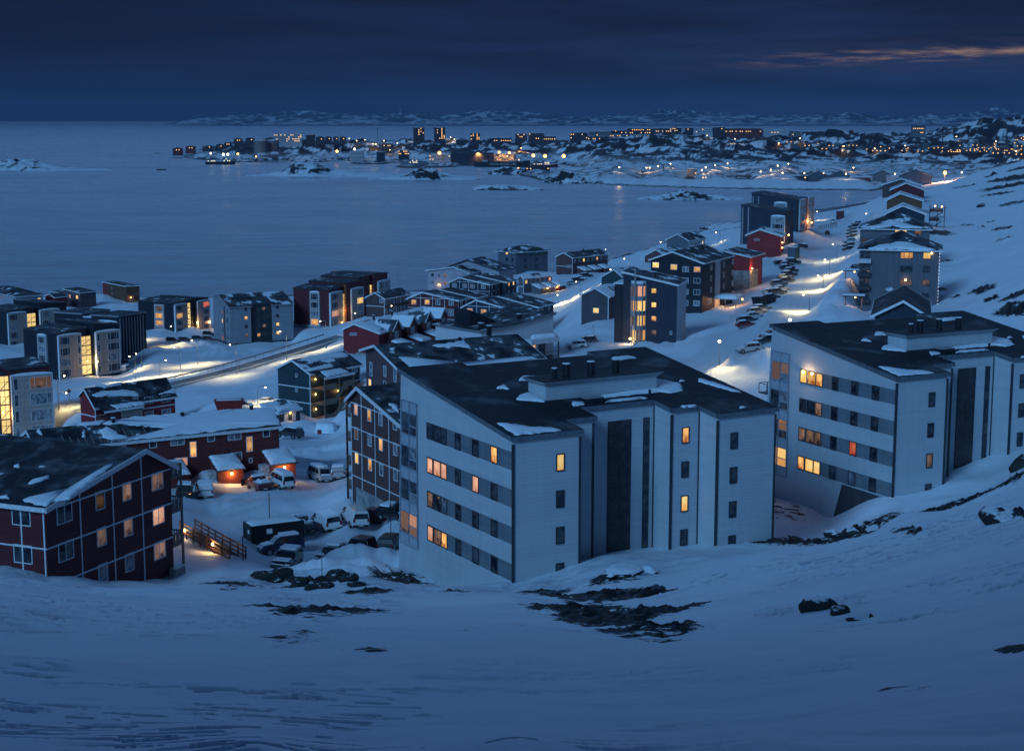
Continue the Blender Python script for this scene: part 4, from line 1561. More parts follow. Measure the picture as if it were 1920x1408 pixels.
# --- stepped houses with an uneven gable: dark red, navy, black, dark
def twin(name, label, corner, yaw, base, xL, aL, W1, W2, dy2, wall, wall2, roof, cols, lits, w, rows, lines=True, far=False, dz2=0.0, ground=(), rcols=None, rl=None, aR=0.9, left=None):
    b = Bld(name, label, corner, yaw, base, xL=xL, W=W1 + W2, cat='house', ground=ground)
    p = b.prof('L', [aL, (xL, left)] if left else [aL])
    ay, azz = p[0] if not left else min(p, key=lambda q_: abs(q_[0] - (-b.hit('L', *aL)[0])))
    zl = b.h + (azz - b.h) * 0.45 if not left else b.hit('L', xL, left)[1]
    roof_mass(b, 'L', [(0, b.h), (ay, azz), (b.D, zl)], 0, W1, wall, roof, over=0.5, gable=0.45)
    roof_mass(b, 'L', [(-dy2, b.h + dz2), (ay - dy2, azz + dz2), (b.D - dy2 * 1.0, zl + dz2)], W1 + 0.9, W1 + W2, wall2 or wall, roof, over=0.5, gable=0.45)
    wins(b, 'L', cols, rows, w, 1.35, lits, 2.8, (0.5,) if w > 1.2 else (), far=far)
    if lines:
        t, z = b.hit('L', *cols[0])
        hs = [z + 1.95 - 2.8 * k for k in range(rows + 1)]
        ts = [b.hit('L', *cc)[0] for cc in cols]
        vs = []
        for k in range(len(ts) - 1):
            tm = (ts[k] + ts[k + 1]) / 2
            yy = -tm
            zz = b.h + (azz - b.h) * yy / ay if yy < ay else azz + (zl - azz) * (yy - ay) / (b.D - ay)
            vs.append((tm, zz - 0.1))
        strips(b, 'L', (-b.D, 0), (-3, 9), hs, vs, 0.12)
        strips(b, 'R', (0, W1), (-3, b.h), hs, [0.1, W1 - 0.1], 0.12)
    for r in range(rows):
        t, z = b.hit('L', *cols[-1])
        for c_, x in enumerate((W1 * 0.28, W1 * 0.72)):
            window(b, 'R', x, z - 2.8 * r, 1.1, 1.35, 'c' if not rl else rl[r][c_], (), far=far)
        f2 = ((W1 + 0.9, -dy2), (1, 0), (0, -1))
        for c_, x in enumerate((0.28, 0.72)):
            window(b, f2, (W2 - 0.9) * x, z - 2.8 * r + dz2, 1.1, 1.35, 'c' if not rl else rl[r][2 + c_], (), far=far)
    return b


m_ = twin('apartment_house', 'dark red three-storey house with many lit windows and white cover strips', (859, 564, 437), 66, 622, 766, (793, 548.5), 7.0, 7.5, 1.5, DRED, DRED, RF[5],
          [(776, 571), (801, 571), (821, 572), (846, 573)], ('oocc', 'cywc', 'yowc'), 1.5, 3, left=560)
n_ = twin('apartment_house', 'navy house with a stepped dark roof in front of the dark red lit one', (968, 583.6, 400), 65, 642, 868, (893.5, 563), 9.0, 11.0, 1.5, NAVY, NAVY, RF[3],
          [(881, 588), (907, 590), (928, 592), (955, 593)], ('poro', 'p...', '....'), 1.6, 3, left=576)
o_ = twin('apartment_house', 'black house with white barge boards, behind the navy and red stepped houses', (917, 534, 520), 66, 575, 843, (862, 521), 8.0, 9.5, 2.0, BLACKB, NAVY, RF[3],
          [(852, 539), (871, 540), (886, 541), (906, 542)], ('cccc', '....', '....'), 1.6, 3, far=True, left=530, rl=['ccoy', '....', '....'])
v_ = twin('apartment_house', 'charcoal four-storey house with a pale stair strip and a lit entrance canopy', (1318, 493.7, 393), 65, 590, 1219, (1261.6, 472.5), 24.0, 0.5, 0.0, BLACKB, BLACKB, RF[3],
          [(1229.5, 502), (1263.5, 506), (1285.5, 510), (1307, 510.5)], ('yyco', '..c.', '..c.', '..cc'), 1.7, 4, lines=False, left=487)
for t in (8.5, 13.0):
    window(v_, 'R', 5.0 if t < 9 else 19.0, 2.0, 1.2, 1.5, 'c', ())
m = MB()
m.box((10.0, -0.08, -2), (14.0, 0.1, v_.h - 0.2))
m.build('stair_strip', PALE, v_.root)
m = MB()
m.box((-0.12, -0.12, -5), (22, 12, -0.4))
m.build('plinth', CONC, v_.root)
m = MB()
m.prism([(9.0, -6.0), (15.0, -6.0), (15.0, -0.05), (9.0, -0.05)], 3.0, 3.25)
cp = m.build('canopy', PALE, v_.root)
drift(cp, [(8.9, -6.1, 3.25), (15.1, -6.1, 3.25), (15.1, -0.1, 3.25), (8.9, -0.1, 3.25)], (0, 0, 1), 0.75, 0.05, 2, 'snow_cover')
m = MB()
for x, y in ((9.2, -5.8), (14.8, -5.8), (9.2, -3)):
    m.bar((x, y, -0.5), (x, y, 3.0), 0.16)
m.box((9.0, -9.5, -0.2), (15.0, 0, 0.0))
for y in (-9.3, -6):
    m.bar((9.0, y, 1.0), (9.0, y + 3, 1.0), 0.08)
for i in range(6):
    m.bar((9.0, -9.4 + i * 1.8, 0), (9.0, -9.4 + i * 1.8, 1.0), 0.07)
m.bar((9.0, -9.4, 0.55), (9.0, -0.4, 0.55), 0.07)
m.build('entrance_deck', WOOD, v_.root)
lamp_light('canopy_light', v_.loc('R', 11.5, 2.5, 3.5), 650, (1.0, 0.46, 0.12), parent=v_.root)
m = MB()
globe(m, v_.loc('R', 14.0, 2.7, 6.0), 0.2)
m.build('canopy_lamp', BULB_O, v_.root)
window(v_, 'R', 12.0, 0.1, 2.6, 2.4, 's', (0.5,))
for x in (8.0, 16.0):
    pipe(v_, x, 5.5, v_.h + 1.6, 1.8, 0.8)
# ------------------------------------------------------------------ blocks further down
# --- navy tower block with the glazed hexagonal bay
u_ = Bld('apartment_block', 'navy four-storey block with a glazed bay of lit rooms stacked up its front', (1270, 535, 335), 74, 652, xL=1150, W=11, cat='apartment block', ground=(('L', 1150, 644),))
ub = u_.hit('L', 1169, 511)
roof_mass(u_, 'L', [(0, u_.h), (-ub[0], ub[1])], 0, u_.W, NAVY, RF[3], over=0.3, gable=0.3)
m = MB()
m.box((0.6, -ub[0], -4), (9, u_.D, u_.hit('L', 1150, 533)[1]))
wg = m.build('side_wing', BLACKB, u_.root)
m = MB()
m.box((0.5, -ub[0] - 0.3, u_.hit('L', 1150, 533)[1]), (9.1, u_.D + 0.2, u_.hit('L', 1150, 533)[1] + 0.25))
m.build('snow_cover', SNOW, wg)
for i, (y, k) in enumerate(((775, 'y'), (915, 'y'), (1052, 'o'), (1192, 'w'))):
    t, z = u_.hit('L', 1060 + 885 / 5.333, 400 + (y + 26) / 5.333)
    window(u_, 'L', t, z, 1.1, 1.1, k, (), FRAME_DK)
for r in range(4):
    t, z = u_.hit('L', 1060 + 1055 / 5.333, 400 + (1215) / 5.333)
    if r == 0:
        window(u_, 'L', t, z, 0.5, 0.8, 'c', ())
    for x in (1.4, 3.2, 5.2, 7.4, 9.4):
        window(u_, 'R', x, u_.h - 2.3 - 2.8 * r, 0.9, 1.9, 'c', ())
m = MB()
m.box((0.05, -0.03, -1.5), (u_.W - 0.05, 0.04, u_.h - 0.2))
m.build('side_cladding', PALE, u_.root)
ta, zta = u_.hit('L', 1183.5, 530.5)
tb, _ = u_.hit('L', 1211.5, 530.5)
_, zba = u_.hit('L', 1183.5, 640)
hexp = [(-0.02, -ta), (-1.1, -ta - 0.5), (-1.5, -(ta + tb) / 2), (-1.1, -tb + 0.5), (-0.02, -tb)]
m = MB()
st = (zta - zba) / 4
for r in range(5):
    z = zba + st * r
    m.prism(hexp, z - (0.55 if r else 0.3), z + (0.45 if r < 4 else 0.0))
sp = m.build('bay', LGREY, u_.root)
m = MB()
for p in hexp:
    m.bar((p[0] - 0.02, p[1], zba), (p[0] - 0.02, p[1], zta), 0.14)
m.bar((-1.75, -(ta + tb) / 2 + 0.4, zba - 4), (-1.75, -(ta + tb) / 2 + 0.4, zta + 3.2), 0.28)
m.bar((-1.75, -(ta + tb) / 2 - 0.6, zba - 4), (-1.75, -(ta + tb) / 2 - 0.6, zba + 7), 0.22)
m.build('bay_post', GALV, sp)
m = MB()
m.prism(hexp, zta, zta + 0.5)
m.build('snow_cap', SNOW, sp)
for r in range(4):
    za, zc = zba + st * r + 0.45, zba + st * (r + 1) - 0.55
    for q in range(4):
        p0, p1 = hexp[q], hexp[q + 1]
        pm = MB()
        o = 0.03
        pm.quad([(p0[0] - o, p0[1] - 0.15 * (1 if q < 4 else 0), za), (p1[0] - o, p1[1] + 0.15, za), (p1[0] - o, p1[1] + 0.15, zc), (p0[0] - o, p0[1] - 0.15, zc)])
        code = ('oywo', 'ywyo', 'yoyy', 'pwpp')[r][q]
        pm.build('window', LIT[code], sp, fix=False)
# a pole lamp and a wall lamp glow at its foot
wall_lamp(u_, 'L', ta + 0.3, zba + 0.8, 420, (1.0, 0.60, 0.20), r=0.24, out=1.9)
wall_lamp(u_, 'L', ta - 3.5, zba - 1.0, 520, (1.0, 0.55, 0.16), r=0.3, out=2.6)
wall_lamp(u_, 'L', ta - 7.5, zba - 1.6, 160, (1.0, 0.60, 0.22), r=0.2, out=2.6)
pipe(u_, 4, 5.5, u_.h + 1.1, 1.2, 0.5)

t_ = Bld('detached_house', 'charcoal gable-ended house with a single lit window, left of the navy block', (1141.6, 555.6, 372), 62, 599, xL=1090, W=16, ground=(('L', 1090, 609),))
pt = t_.prof('L', [(1117, 540.8)])
roof_mass(t_, 'L', [(0, t_.h), pt[0], (t_.D, t_.h)], 0, t_.W, siding('charcoal_boards', (0.075, 0.068, 0.08), 0.2), RF[2], over=0.5)
t, z = t_.hit('L', 1117.5, 587)
window(t_, 'L', t, z, 1.5, 1.2, 'y', (0.5,))
strips(t_, 'L', (-0.25, 0.02), (-2, t_.h), [], [-0.12], 0.2)
t2 = Bld('shed', 'low dark teal shed with a snowy roof, behind the charcoal gable-ended house', (1166, 518, 425), 62, 536, xL=1128, W=10, cat='shed')
pt = t2.prof('L', [(1152, 506)])
roof_mass(t2, 'L', [(0, t2.h), pt[0], (t2.D, t2.h - 0.5)], 0, t2.W, TEAL, RF[4], over=0.4)


def terrace(name, label, corner, yaw, base, xL, xR, apx, wall, nlean, lx, wcols, roof, far=True, lean_len=3.6, lits='ccccccc', pad_ground=()):
    b = Bld(name, label, corner, yaw, base, xL=xL, xR=xR, cat='house', ground=pad_ground)
    p = b.prof('L', [apx])
    roof_mass(b, 'L', [(0, b.h), p[0], (b.D, b.h)], 0, b.W, wall, roof, over=0.45)
    strips(b, 'L', (-b.D, 0), (-1, b.h), [b.h * 0.5], [-0.1], 0.2)
    for k in range(nlean):
        x = lx[0] + (lx[1] - lx[0]) * (k + 0.5) / nlean
        w = (lx[1] - lx[0]) / nlean * 0.62
        m = MB()
        m.prism([(x - w / 2, -lean_len), (x + w / 2, -lean_len), (x + w / 2, 0), (x - w / 2, 0)], -2, lambda xx, yy: 2.0 + (yy + lean_len) * 0.32)
        pc = m.build('lean_to', wall if k != nlean - 1 else BRED, b.root)
        zz = lambda xx, yy: (xx, yy, 2.03 + (yy + lean_len) * 0.32)
        drift(pc, [zz(x - w / 2 - 0.3, -lean_len - 0.3), zz(x + w / 2 + 0.3, -lean_len - 0.3), zz(x + w / 2 + 0.3, -0.05), zz(x - w / 2 - 0.3, -0.05)], (0, -0.32, 1), 0.35, 0.06, k, 'snow_cover')
    for k in range(wcols):
        x = b.W * (k + 0.5) / wcols
        window(b, 'R', x, b.h - 1.9, 1.2, 1.2, lits[k % len(lits)], (0.5,), far=far)
    return b


s_ = terrace('terrace_house', 'brick-red two-storey terrace with three lean-to sheds by the water', (1073.8, 483.7, 600), 51, 517.6, 1043, 1139, (1058, 474.3), MAROON, 3, (1.5, 21), 8, RF[3], lits='ccyccoc.')
for x, y in ((1065, 502), (1069, 502)):
    t, z = s_.hit('L', x, y)
    window(s_, 'L', t, z, 0.9, 1.0, 'c', (), far=True)
pipe(s_, 12, 4, s_.h + 1.2, 1.3, 0.5)
r_ = terrace('terrace_house', 'grey terrace with three lit lean-to porches, below the grey hip-roofed block', (982, 522, 520), 51, 553, 972, 1035, (977, 517), GREYB, 3, (3, 19), 6, RF[4], lits='yccccp')
for k in range(2):
    wall_lamp(r_, ((0, -3.6), (1, 0), (0, -1)), 7.8 + 5.3 * k, 1.8, 120, (1.0, 0.5, 0.14), r=0.2)
rh = Bld('terrace_house', 'grey-brown row house with a line of pale windows, right of the red bay block', (721, 560, 505), 62, 594, xL=687, xR=769, cat='house')
ph = rh.prof('L', [(703, 549)])
roof_mass(rh, 'L', [(0, rh.h), ph[0], (rh.D, rh.h)], 0, rh.W, BROWN, RF[3], over=0.5)
for r in range(2):
    for k in range(7):
        window(rh, 'R', rh.W * (k + 0.5) / 7, rh.h - 2.1 - 2.8 * r, 1.2, 1.5, 'c', (), far=True)
strips(rh, 'L', (-rh.D, 0), (-2, rh.h), [rh.h - 2.6], [-0.1], 0.2)
t, z = rh.hit('L', 715, 568)
window(rh, 'L', t, z, 1.4, 1.3, 'c', (0.5,), far=True)

# --- grey hip-roofed block, pale hip-roofed block
def hip(b, x0, x1, y0, y1, z, rise, roof, over=0.6, wall=None, thick=0.2, ridge=0.35, off=(0.5, 0.5)):
    m = MB()
    m.box((x0, y0, -4), (x1, y1, z))
    w = m.build('wall', wall, b.root)
    a = [(x0 - over, y0 - over), (x1 + over, y0 - over), (x1 + over, y1 + over), (x0 - over, y1 + over)]
    if x1 - x0 >= y1 - y0:
        q = (x1 - x0) * ridge / 2
        cx, cy = x0 + (x1 - x0) * off[0], (y0 + y1) / 2
        e = [(cx - q, cy), (cx + q, cy)]
    else:
        q = (y1 - y0) * ridge / 2
        cx, cy = (x0 + x1) / 2, y0 + (y1 - y0) * off[1]
        e = [(cx, cy - q), (cx, cy + q)]
    m = MB()
    A_ = [(*p, z + thick) for p in a]
    E_ = [(*p, z + thick + rise) for p in e]
    if x1 - x0 >= y1 - y0:
        F_ = [[A_[0], A_[1], E_[1], E_[0]], [A_[1], A_[2], E_[1]], [A_[2], A_[3], E_[0], E_[1]], [A_[3], A_[0], E_[0]]]
    else:
        F_ = [[A_[0], A_[1], E_[0]], [A_[1], A_[2], E_[1], E_[0]], [A_[2], A_[3], E_[1]], [A_[3], A_[0], E_[0], E_[1]]]
    for q in F_:
        m.quad(q)
    m.quad([(*p, z + 0.004) for p in a])
    r = m.build('roof', roof, b.root)
    m = MB()
    for i in range(4):
        j = (i + 1) % 4
        m.bar((*a[i], z + thick / 2), (*a[j], z + thick / 2), 0.1, thick + 0.06)
    m.build('eaves_board', WHITE, r)
    return w, r, A_, E_


q_ = Bld('apartment_block', 'grey four-storey block with a low hip roof standing by the water', (967, 474.5, 670), 40, 516, xL=934, xR=1027, cat='apartment block')
hip(q_, 0, q_.W, 0, q_.D, q_.h, 2.2, RF[3], 1.0, GREYB)
for f_, pts in (('L', [(950.5, 477.5), (961, 478.5)]), ('R', [(985, 478), (1006, 477)])):
    wins(q_, f_, pts, 4, 1.5, 1.5, ('yc' if f_ == 'L' else '.c', '..', '..', '..'), 2.9, (), FRAME_DK, far=True)
m = MB()
for k in range(4):
    m.box((2, q_.D, q_.h - 2.9 * k - 2.6), (5, q_.D + 1.6, q_.h - 2.9 * k - 2.4))
    m.bar((2, q_.D + 1.6, q_.h - 2.9 * k - 1.4), (5, q_.D + 1.6, q_.h - 2.9 * k - 1.4), 0.1)
m.build('balcony', DARKMETAL, q_.root)
p_ = Bld('apartment_block', 'pale lilac block with broad dark roofs at the shore edge, behind the black house', (880, 512, 590), 66, 556, xL=802, W=30, cat='apartment block')
pp = p_.prof('L', [(851.5, 501)])
roof_mass(p_, 'L', [(0, p_.h), pp[0], (p_.D, p_.h + 0.3)], 0, 8, LILAC, RF[3], over=0.7, gable=0.7)
roof_mass(p_, 'L', [(-8, p_.h + 0.5), (5, p_.h + 4.0), (p_.D - 4, p_.h + 1)], 9, 22, LILAC, RF[3], over=0.7, gable=0.7, trim=FRAME_DK)
wins(p_, 'L', [(811, 519), (823.5, 520), (835, 520)], 2, 1.3, 1.4, ('.cw', 'cww'), 2.9, (), far=True)
wall_lamp(p_, 'L', p_.hit('L', 823.5, 533)[0], p_.hit('L', 823.5, 533)[1], 90, (1.0, 0.5, 0.14), r=0.22)

# --- houses between the navy tower and the road
w_ = Bld('detached_house', 'bright red house over a bare concrete base, right of the charcoal block', (1406, 482, 432), 66, 540, xL=1345, W=13, ground=())
pw = w_.prof('L', [(1356, 470.5)])
roof_mass(w_, 'L', [(0, w_.h), pw[0], (w_.D, w_.h + 1.0)], 0, w_.W, RED, RF[3], over=0.6, gable=0.5)
m = MB()
m.box((-0.15, -0.15, -6), (8, w_.D - 1.5, 4.6))
m.build('plinth', CONC, w_.root)
wall_lamp(w_, 'R', 0.8, w_.hit('L', 1408, 504)[1], 420, (1.0, 0.42, 0.12), r=0.2, out=0.5)
x_ = Bld('detached_house', 'red gable house with two tiny white windows in front of the dark twin blocks', (1464, 443, 500), 76, 477, xL=1400, W=13)
px_ = x_.prof('L', [(1425.4, 431)])
roof_mass(x_, 'L', [(0, x_.h), px_[0], (x_.D, x_.h + 0.2)], 0, x_.W, RED, RF[2], over=0.6)
for x, y in ((1416, 451.5), (1421.7, 451.5)):
    t, z = x_.hit('L', x, y)
    window(x_, 'L', t, z, 0.7, 0.6, 'c', ())
for z in (3.6, 2.0):
    wall_lamp(x_, 'R', 0.8, z, 90, (1.0, 0.5, 0.14), r=0.18, out=0.5)
z_ = Bld('detached_house', 'small grey gable house with a pale side wall on the shore', (1290.6, 451, 620), 58, 466, xL=1250, W=15)
pz = z_.prof('L', [(1271, 439.3)])
roof_mass(z_, 'L', [(0, z_.h), pz[0], (z_.D, z_.h)], 0, z_.W, GREYB, RF[3], over=0.6)
m = MB()
m.box((0, -0.05, 0), (z_.W, 0.02, z_.h - 0.2))
m.build('side_cladding', PALE, z_.root)
for k in range(4):
    window(z_, 'R', 2.5 + 3.4 * k, z_.h - 2.4, 1.0, 1.4, 'cccy'[k], (), far=True, out=0.06)
zz2 = Bld('detached_house', 'low maroon house with a snowy ridge, below the small grey gable house', (1246, 478, 545), 60, 494, xL=1209, W=14)
pz = zz2.prof('L', [(1230.6, 468.5)])
roof_mass(zz2, 'L', [(0, zz2.h), pz[0], (zz2.D, zz2.h - 0.6)], 0, zz2.W, MAROON, RF[2], over=0.6)

# --- dark twin blocks by the road
y1 = Bld('apartment_block', 'front one of the two dark blocks with white bays at the road end', (1472.4, 396, 540), 66, 459, xL=1388, W=12, cat='apartment block')
y2 = Bld('apartment_block', 'rear one of the two dark blocks, with an orange recess between pale bays', (1495, 375, 590), 66, 436, xL=1408, W=16, cat='apartment block')
for b, bb, rise in ((y1, (1447, 1472, 406, 455), 1.6), (y2, (1452.5, 1476, 381, 420), 2.2)):
    roof_mass(b, 'L', [(0, b.h), (b.D, b.h + rise)], 0, b.W, NAVY, RF[5], over=0.15, gable=0.15, trim=FRAME_DK)
    bay(b, 'L', bb[0], bb[1], bb[2], bb[3], LGREY, 4, [(0.12, 0.88)], ('c', '.', 'c', '.'))
    strips(b, 'L', (-b.D, 0), (-3, b.h + 1), [], [-b.D + 0.6, -b.D + 2.6], 0.4, mat=LGREY)
o_rec = siding('orange_recess', (0.30, 0.10, 0.03), 0.2, True)
bay(y2, 'R', 1498, 1509, 376, 432, PLANK, 4, [(0.15, 0.85)], ('c', 'c', '.', 'c'), 0.5)
bay(y2, 'R', 1514, 1525, 372, 428, PLANK, 4, [(0.15, 0.85)], ('.', 'c', 'c', 'c'), 0.5)
m = MB()
ta, tb = y2.hit('R', 1509.5, 400)[0], y2.hit('R', 1513.5, 400)[0]
m.box((ta, -0.1, -1), (tb, 0.05, y2.h))
m.build('recess_panel', o_rec, y2.root)
wall_lamp(y2, 'R', (ta + tb) / 2, 3.4, 300, (1.0, 0.5, 0.14), r=0.25, out=0.6)
wall_lamp(y2, 'R', tb + 2.5, 2.6, 420, (1.0, 0.52, 0.15), r=0.25, out=1.2)
wall_lamp(y1, 'R', 1.5, 3.2, 520, (1.0, 0.48, 0.12), r=0.25, out=1.0)
m = MB()
for k in range(2):
    for i in range(10):
        m.bar((17 + i * 2.2, -4 - i * 0.3, -0.2), (17 + i * 2.2, -4 - i * 0.3, 1.4), 0.12)
    m.bar((17, -4, 0.7 + k * 0.7), (37, -6.7, 0.7 + k * 0.7), 0.12)
m.build('footbridge_rail', BROWNWOOD, y2.root)

# --- grey blocks along the right of the road
aa = Bld('apartment_block', 'grey four-storey block with corner balconies and a string of lights down its edge', (1612, 469, 345), -15, 585, xR=1757, D=17, cat='apartment block', ground=(('R', 1745, 574),))
hip(aa, 0, aa.W, 0, aa.D, aa.h, 3.6, RF[3], 0.7, GREYB, ridge=0.15, off=(0.54, 0.5))
sl_ = 3.6 / (aa.D / 2 + 0.7)
pl_ = (0, -0.7, aa.h + 0.2)
for s, pts in enumerate(([(1626, 466), (1650, 459), (1668, 458), (1690, 450), (1720, 459), (1757, 469), (1720, 470), (1690, 467), (1666, 468), (1640, 468)],)):
    P = [aa.onplane(x, y, pl_, (0, -sl_, 1)) for x, y in pts]
    drift(aa.root, P, (0, -sl_, 1), 0.2, 0.2, 300 + s)
for (x, y, w, lits_) in ((1700, 485, 2.6, 'o.wo'), (1738, 485.5, 1.6, 'y.w.')):
    t, z = aa.hit('R', x, y)
    for r in range(4):
        window(aa, 'R', t, z - 2.9 * r, w, 1.35, lits_[r], (0.5,) if w < 2 else (0.3, 0.7), FRAME_DK)
for r in range(4):
    z = aa.h - 2.9 * (r + 1) + 0.15
    m = MB()
    m.box((0.25, -0.06, z + 1.0), (2.2, -0.02, z + 2.6))
    m.build('balcony_opening', GLASS, aa.root)
    m = MB()
    m.box((-0.3, -0.9, z), (2.5, -0.02, z + 0.95))
    m.build('balcony', PALE if r == 0 else FRAME_DK, aa.root)
for k in range(17):
    m = MB()
    p = (aa.W + 0.05, -0.1, aa.h - 0.4 - k * 0.72)
    globe(m, p, 0.07)
    m.build('fairy_light', emit('fairy_light_white', (0.85, 0.9, 1.0), 3.0), aa.root)
m = MB()
globe(m, aa.loc('R', aa.hit('R', 1747, 475)[0], aa.hit('R', 1747, 475)[1], 0.3), 0.2)
m.build('wall_lamp', BULB_O, aa.root)
m = MB()
globe(m, aa.loc('R', aa.hit('R', 1698, 525)[0], aa.hit('R', 1698, 525)[1], 0.3), 0.2)
m.build('wall_lamp', BULB_O, aa.root)
ab = Bld('apartment_block', 'grey block with a snowy hip roof directly behind the fairy-lit block', (1613, 430, 415), -15, 500, xR=1740, D=17, cat='apartment block')
hip(ab, 0, ab.W, 0, ab.D, ab.h, 3.6, RF[3], 0.8, GREYB, ridge=0.15, off=(0.5, 0.5))
P = [ab.onplane(x, y, (0, -0.8, ab.h + 0.2), (0, -sl_, 1)) for x, y in [(1618, 427), (1650, 421), (1672, 412), (1690, 418), (1735, 428), (1690, 429), (1675, 424), (1655, 428)]]
drift(ab.root, P, (0, -sl_, 1), 0.25, 0.2, 321)
for (x, y, w, k) in ((1689, 441, 3.0, 'y'), (1721, 441, 1.7, 'w'), (1689, 462, 3.0, '.')):
    t, z = ab.hit('R', x, y)
    window(ab, 'R', t, z, w, 1.4, k, (0.3, 0.7) if w > 2 else (0.5,), FRAME_DK)
m = MB()
m.box((0.3, -0.8, ab.h - 3.4), (2.3, -0.02, ab.h - 2.4))
m.build('balcony', BROWNWOOD, ab.root)


def gable_row(label, cl, Y, xR, apex, base, wall, name='terrace_house', roof=None, D=18):
    b = Bld(name, label, (cl[0], cl[1], Y), -14, base, xR=xR, D=D, cat='house')
    p = b.prof('R', [apex])
    roof_mass(b, 'R', [(0, b.h), p[0], (b.W, b.h)], 0, b.D, wall, roof or RF[4], over=0.7, gable=0.6)
    return b


ac = gable_row('navy gable house with a snow-streaked roof, third along the row climbing from the fairy-lit block', (1661, 401, ), 500, 1733, (1692.6, 386.5), 424, NAVY)
ad = gable_row('ochre gable house in the row of hillside houses', (1663, 376), 570, 1728, (1688, 363.5), 402, OCHRE)
ae = gable_row('dark red gable house behind the ochre one', (1671, 356), 640, 1732, (1699.5, 344), 380, DRED, roof=RF[2])
af = gable_row('brown gable house at the far end of the hillside row', (1655, 347), 720, 1726, (1690, 336), 372, BROWN, roof=RF[1])
# outside stairs and decks behind these
m = MB()
sx = ac.W + 1.5
for k in range(2):
    m.box((sx, 4 + k * 1.5, 1.5 + 2.8 * k), (sx + 3.0 + k, 10, 2.3 + 2.8 * k))
    for i in range(5):
        m.bar((sx + i * 1.1, 4 + k * 1.5, 1.7 + 2.8 * k), (sx + i * 1.1, 4 + k * 1.5, 2.8 + 2.8 * k), 0.1)
    m.bar((sx, 4 + k * 1.5, 2.8 + 2.8 * k), (sx + 4.5 + k, 4 + k * 1.5, 2.8 + 2.8 * k), 0.14)
    m.bar((sx, 6, 1.5 + 2.8 * (k - 1)), (sx + 4, 6, 1.5 + 2.8 * k), 0.9, 0.2)
for x in (sx, sx + 2.3, sx + 4.5):
    m.bar((x, 4.2, -3), (x, 4.2, 6.5), 0.22)
m.build('outside_stair', plain('dark_timber', (0.035, 0.028, 0.028)), ac.root)
for (t, z) in ((1.6, 6.2), (3.6, 6.0)):
    wall_lamp(ac, ((sx, 3.9), (1, 0), (0, -1)), t, z, 60, (1.0, 0.55, 0.3), r=0.2)
ah = Bld('detached_house', 'dark gable house directly behind the roof of the right-hand white block', (1641, 590, 232), -14, 690, xR=1735, D=21)
pa = ah.prof('R', [(1694, 565)])
roof_mass(ah, 'R', [(0, ah.h), pa[0], (ah.W, ah.h)], 0, ah.D, NAVY, roofing('dark_bare_roof', 0.16, 6.0), over=0.7, gable=0.7)
m = MB()
m.box((-0.05, 0.1, 0), (0.03, ah.D, ah.h - 0.2))
m.build('side_cladding', LILAC, ah.root)
roof_snow(ah, 0, [(1660, 543), (1673, 539), (1674, 543), (1666, 546)], seed=5)

# two bus-shelter-like entrance gates left of the fairy-lit block
for (x, y, Y) in ((1599, 530, 352), (1600, 580, 318)):
    t = atY(x, y, Y)
    g_ = thing('entrance_gate', 'timber entrance porch %s the fairy-lit grey block' % ('beside the upper part of' if y < 550 else 'at the foot of'), 'porch', tuple(t), R(-15), 'entrance porches')
    m = MB()
    for xx in (-1.6, 1.6):
        m.bar((xx, 0, -2), (xx, 0, 2.6), 0.24)
    m.build('post', MATS['weathered_timber'], g_)
    m = MB()
    m.box((-2.2, -1.2, 2.6), (2.2, 1.2, 2.85))
    rr = m.build('roof', DARKMETAL, g_)
    m = MB()
    m.box((-2.2, -1.2, 2.85), (2.2, 1.2, 3.05))
    m.build('snow_cover', SNOW, rr)
    m = MB()
    globe(m, (0.3, 0, 2.4), 0.14)
    m.build('bulb', BULB_O, g_)
    lamp_light('porch_light', (0.3, -0.4, 2.2), 160, (1.0, 0.5, 0.2), parent=g_)
    GROUND.append(tuple(t))
# ------------------------------------------------------------------ blocks with planked bays and lit stairwells, lower shore
def edges(b, wall):
    return None


# black block, right of the pole-lit snow bank
bf = Bld('apartment_block', 'black block with planked bays and a lit stairwell, standing alone near the shore', (327, 569, 552), 62, 627, xL=261, xR=390, cat='apartment block')
roof_mass(bf, 'R', [(0, bf.h), (bf.W * 0.56, bf.h + 0.5)], 0, bf.D, BLACKB, RF[5], over=0.1, gable=0.1, trim=FRAME_DK)
roof_mass(bf, 'R', [(bf.W * 0.60, bf.h + 0.9), (bf.W, bf.h + 0.2)], -0.5, bf.D - 1.0, BLACKB, RF[5], over=0.1, gable=0.1, trim=FRAME_DK)
bay(bf, 'L', 291, 308, 571, 625, PLANK, 4, [(0.1, 0.9)], ('w', 'o', 'o', '.'), cap=False, yr=572)
bay(bf, 'R', 326, 349, 573, 628, PLANK, 4, [(0.08, 0.58)], ('.', 'o', '.', '.'), yr=570)
stair(bf, 'R', 351, 356, 568, 620, 5)
bay(bf, 'R', 367, 389, 566, 621, PLANK, 4, [(0.45, 0.95)], ('r', '.', '.', '.'), 0.9, yr=562)
for (t, z) in ((bf.W * 0.62, 3.0), (bf.W * 0.50, 1.4), (bf.W * 1.0, 2.4)):
    wall_lamp(bf, 'R', t, z, 260, (1.0, 0.58, 0.16), r=0.24, out=0.8)

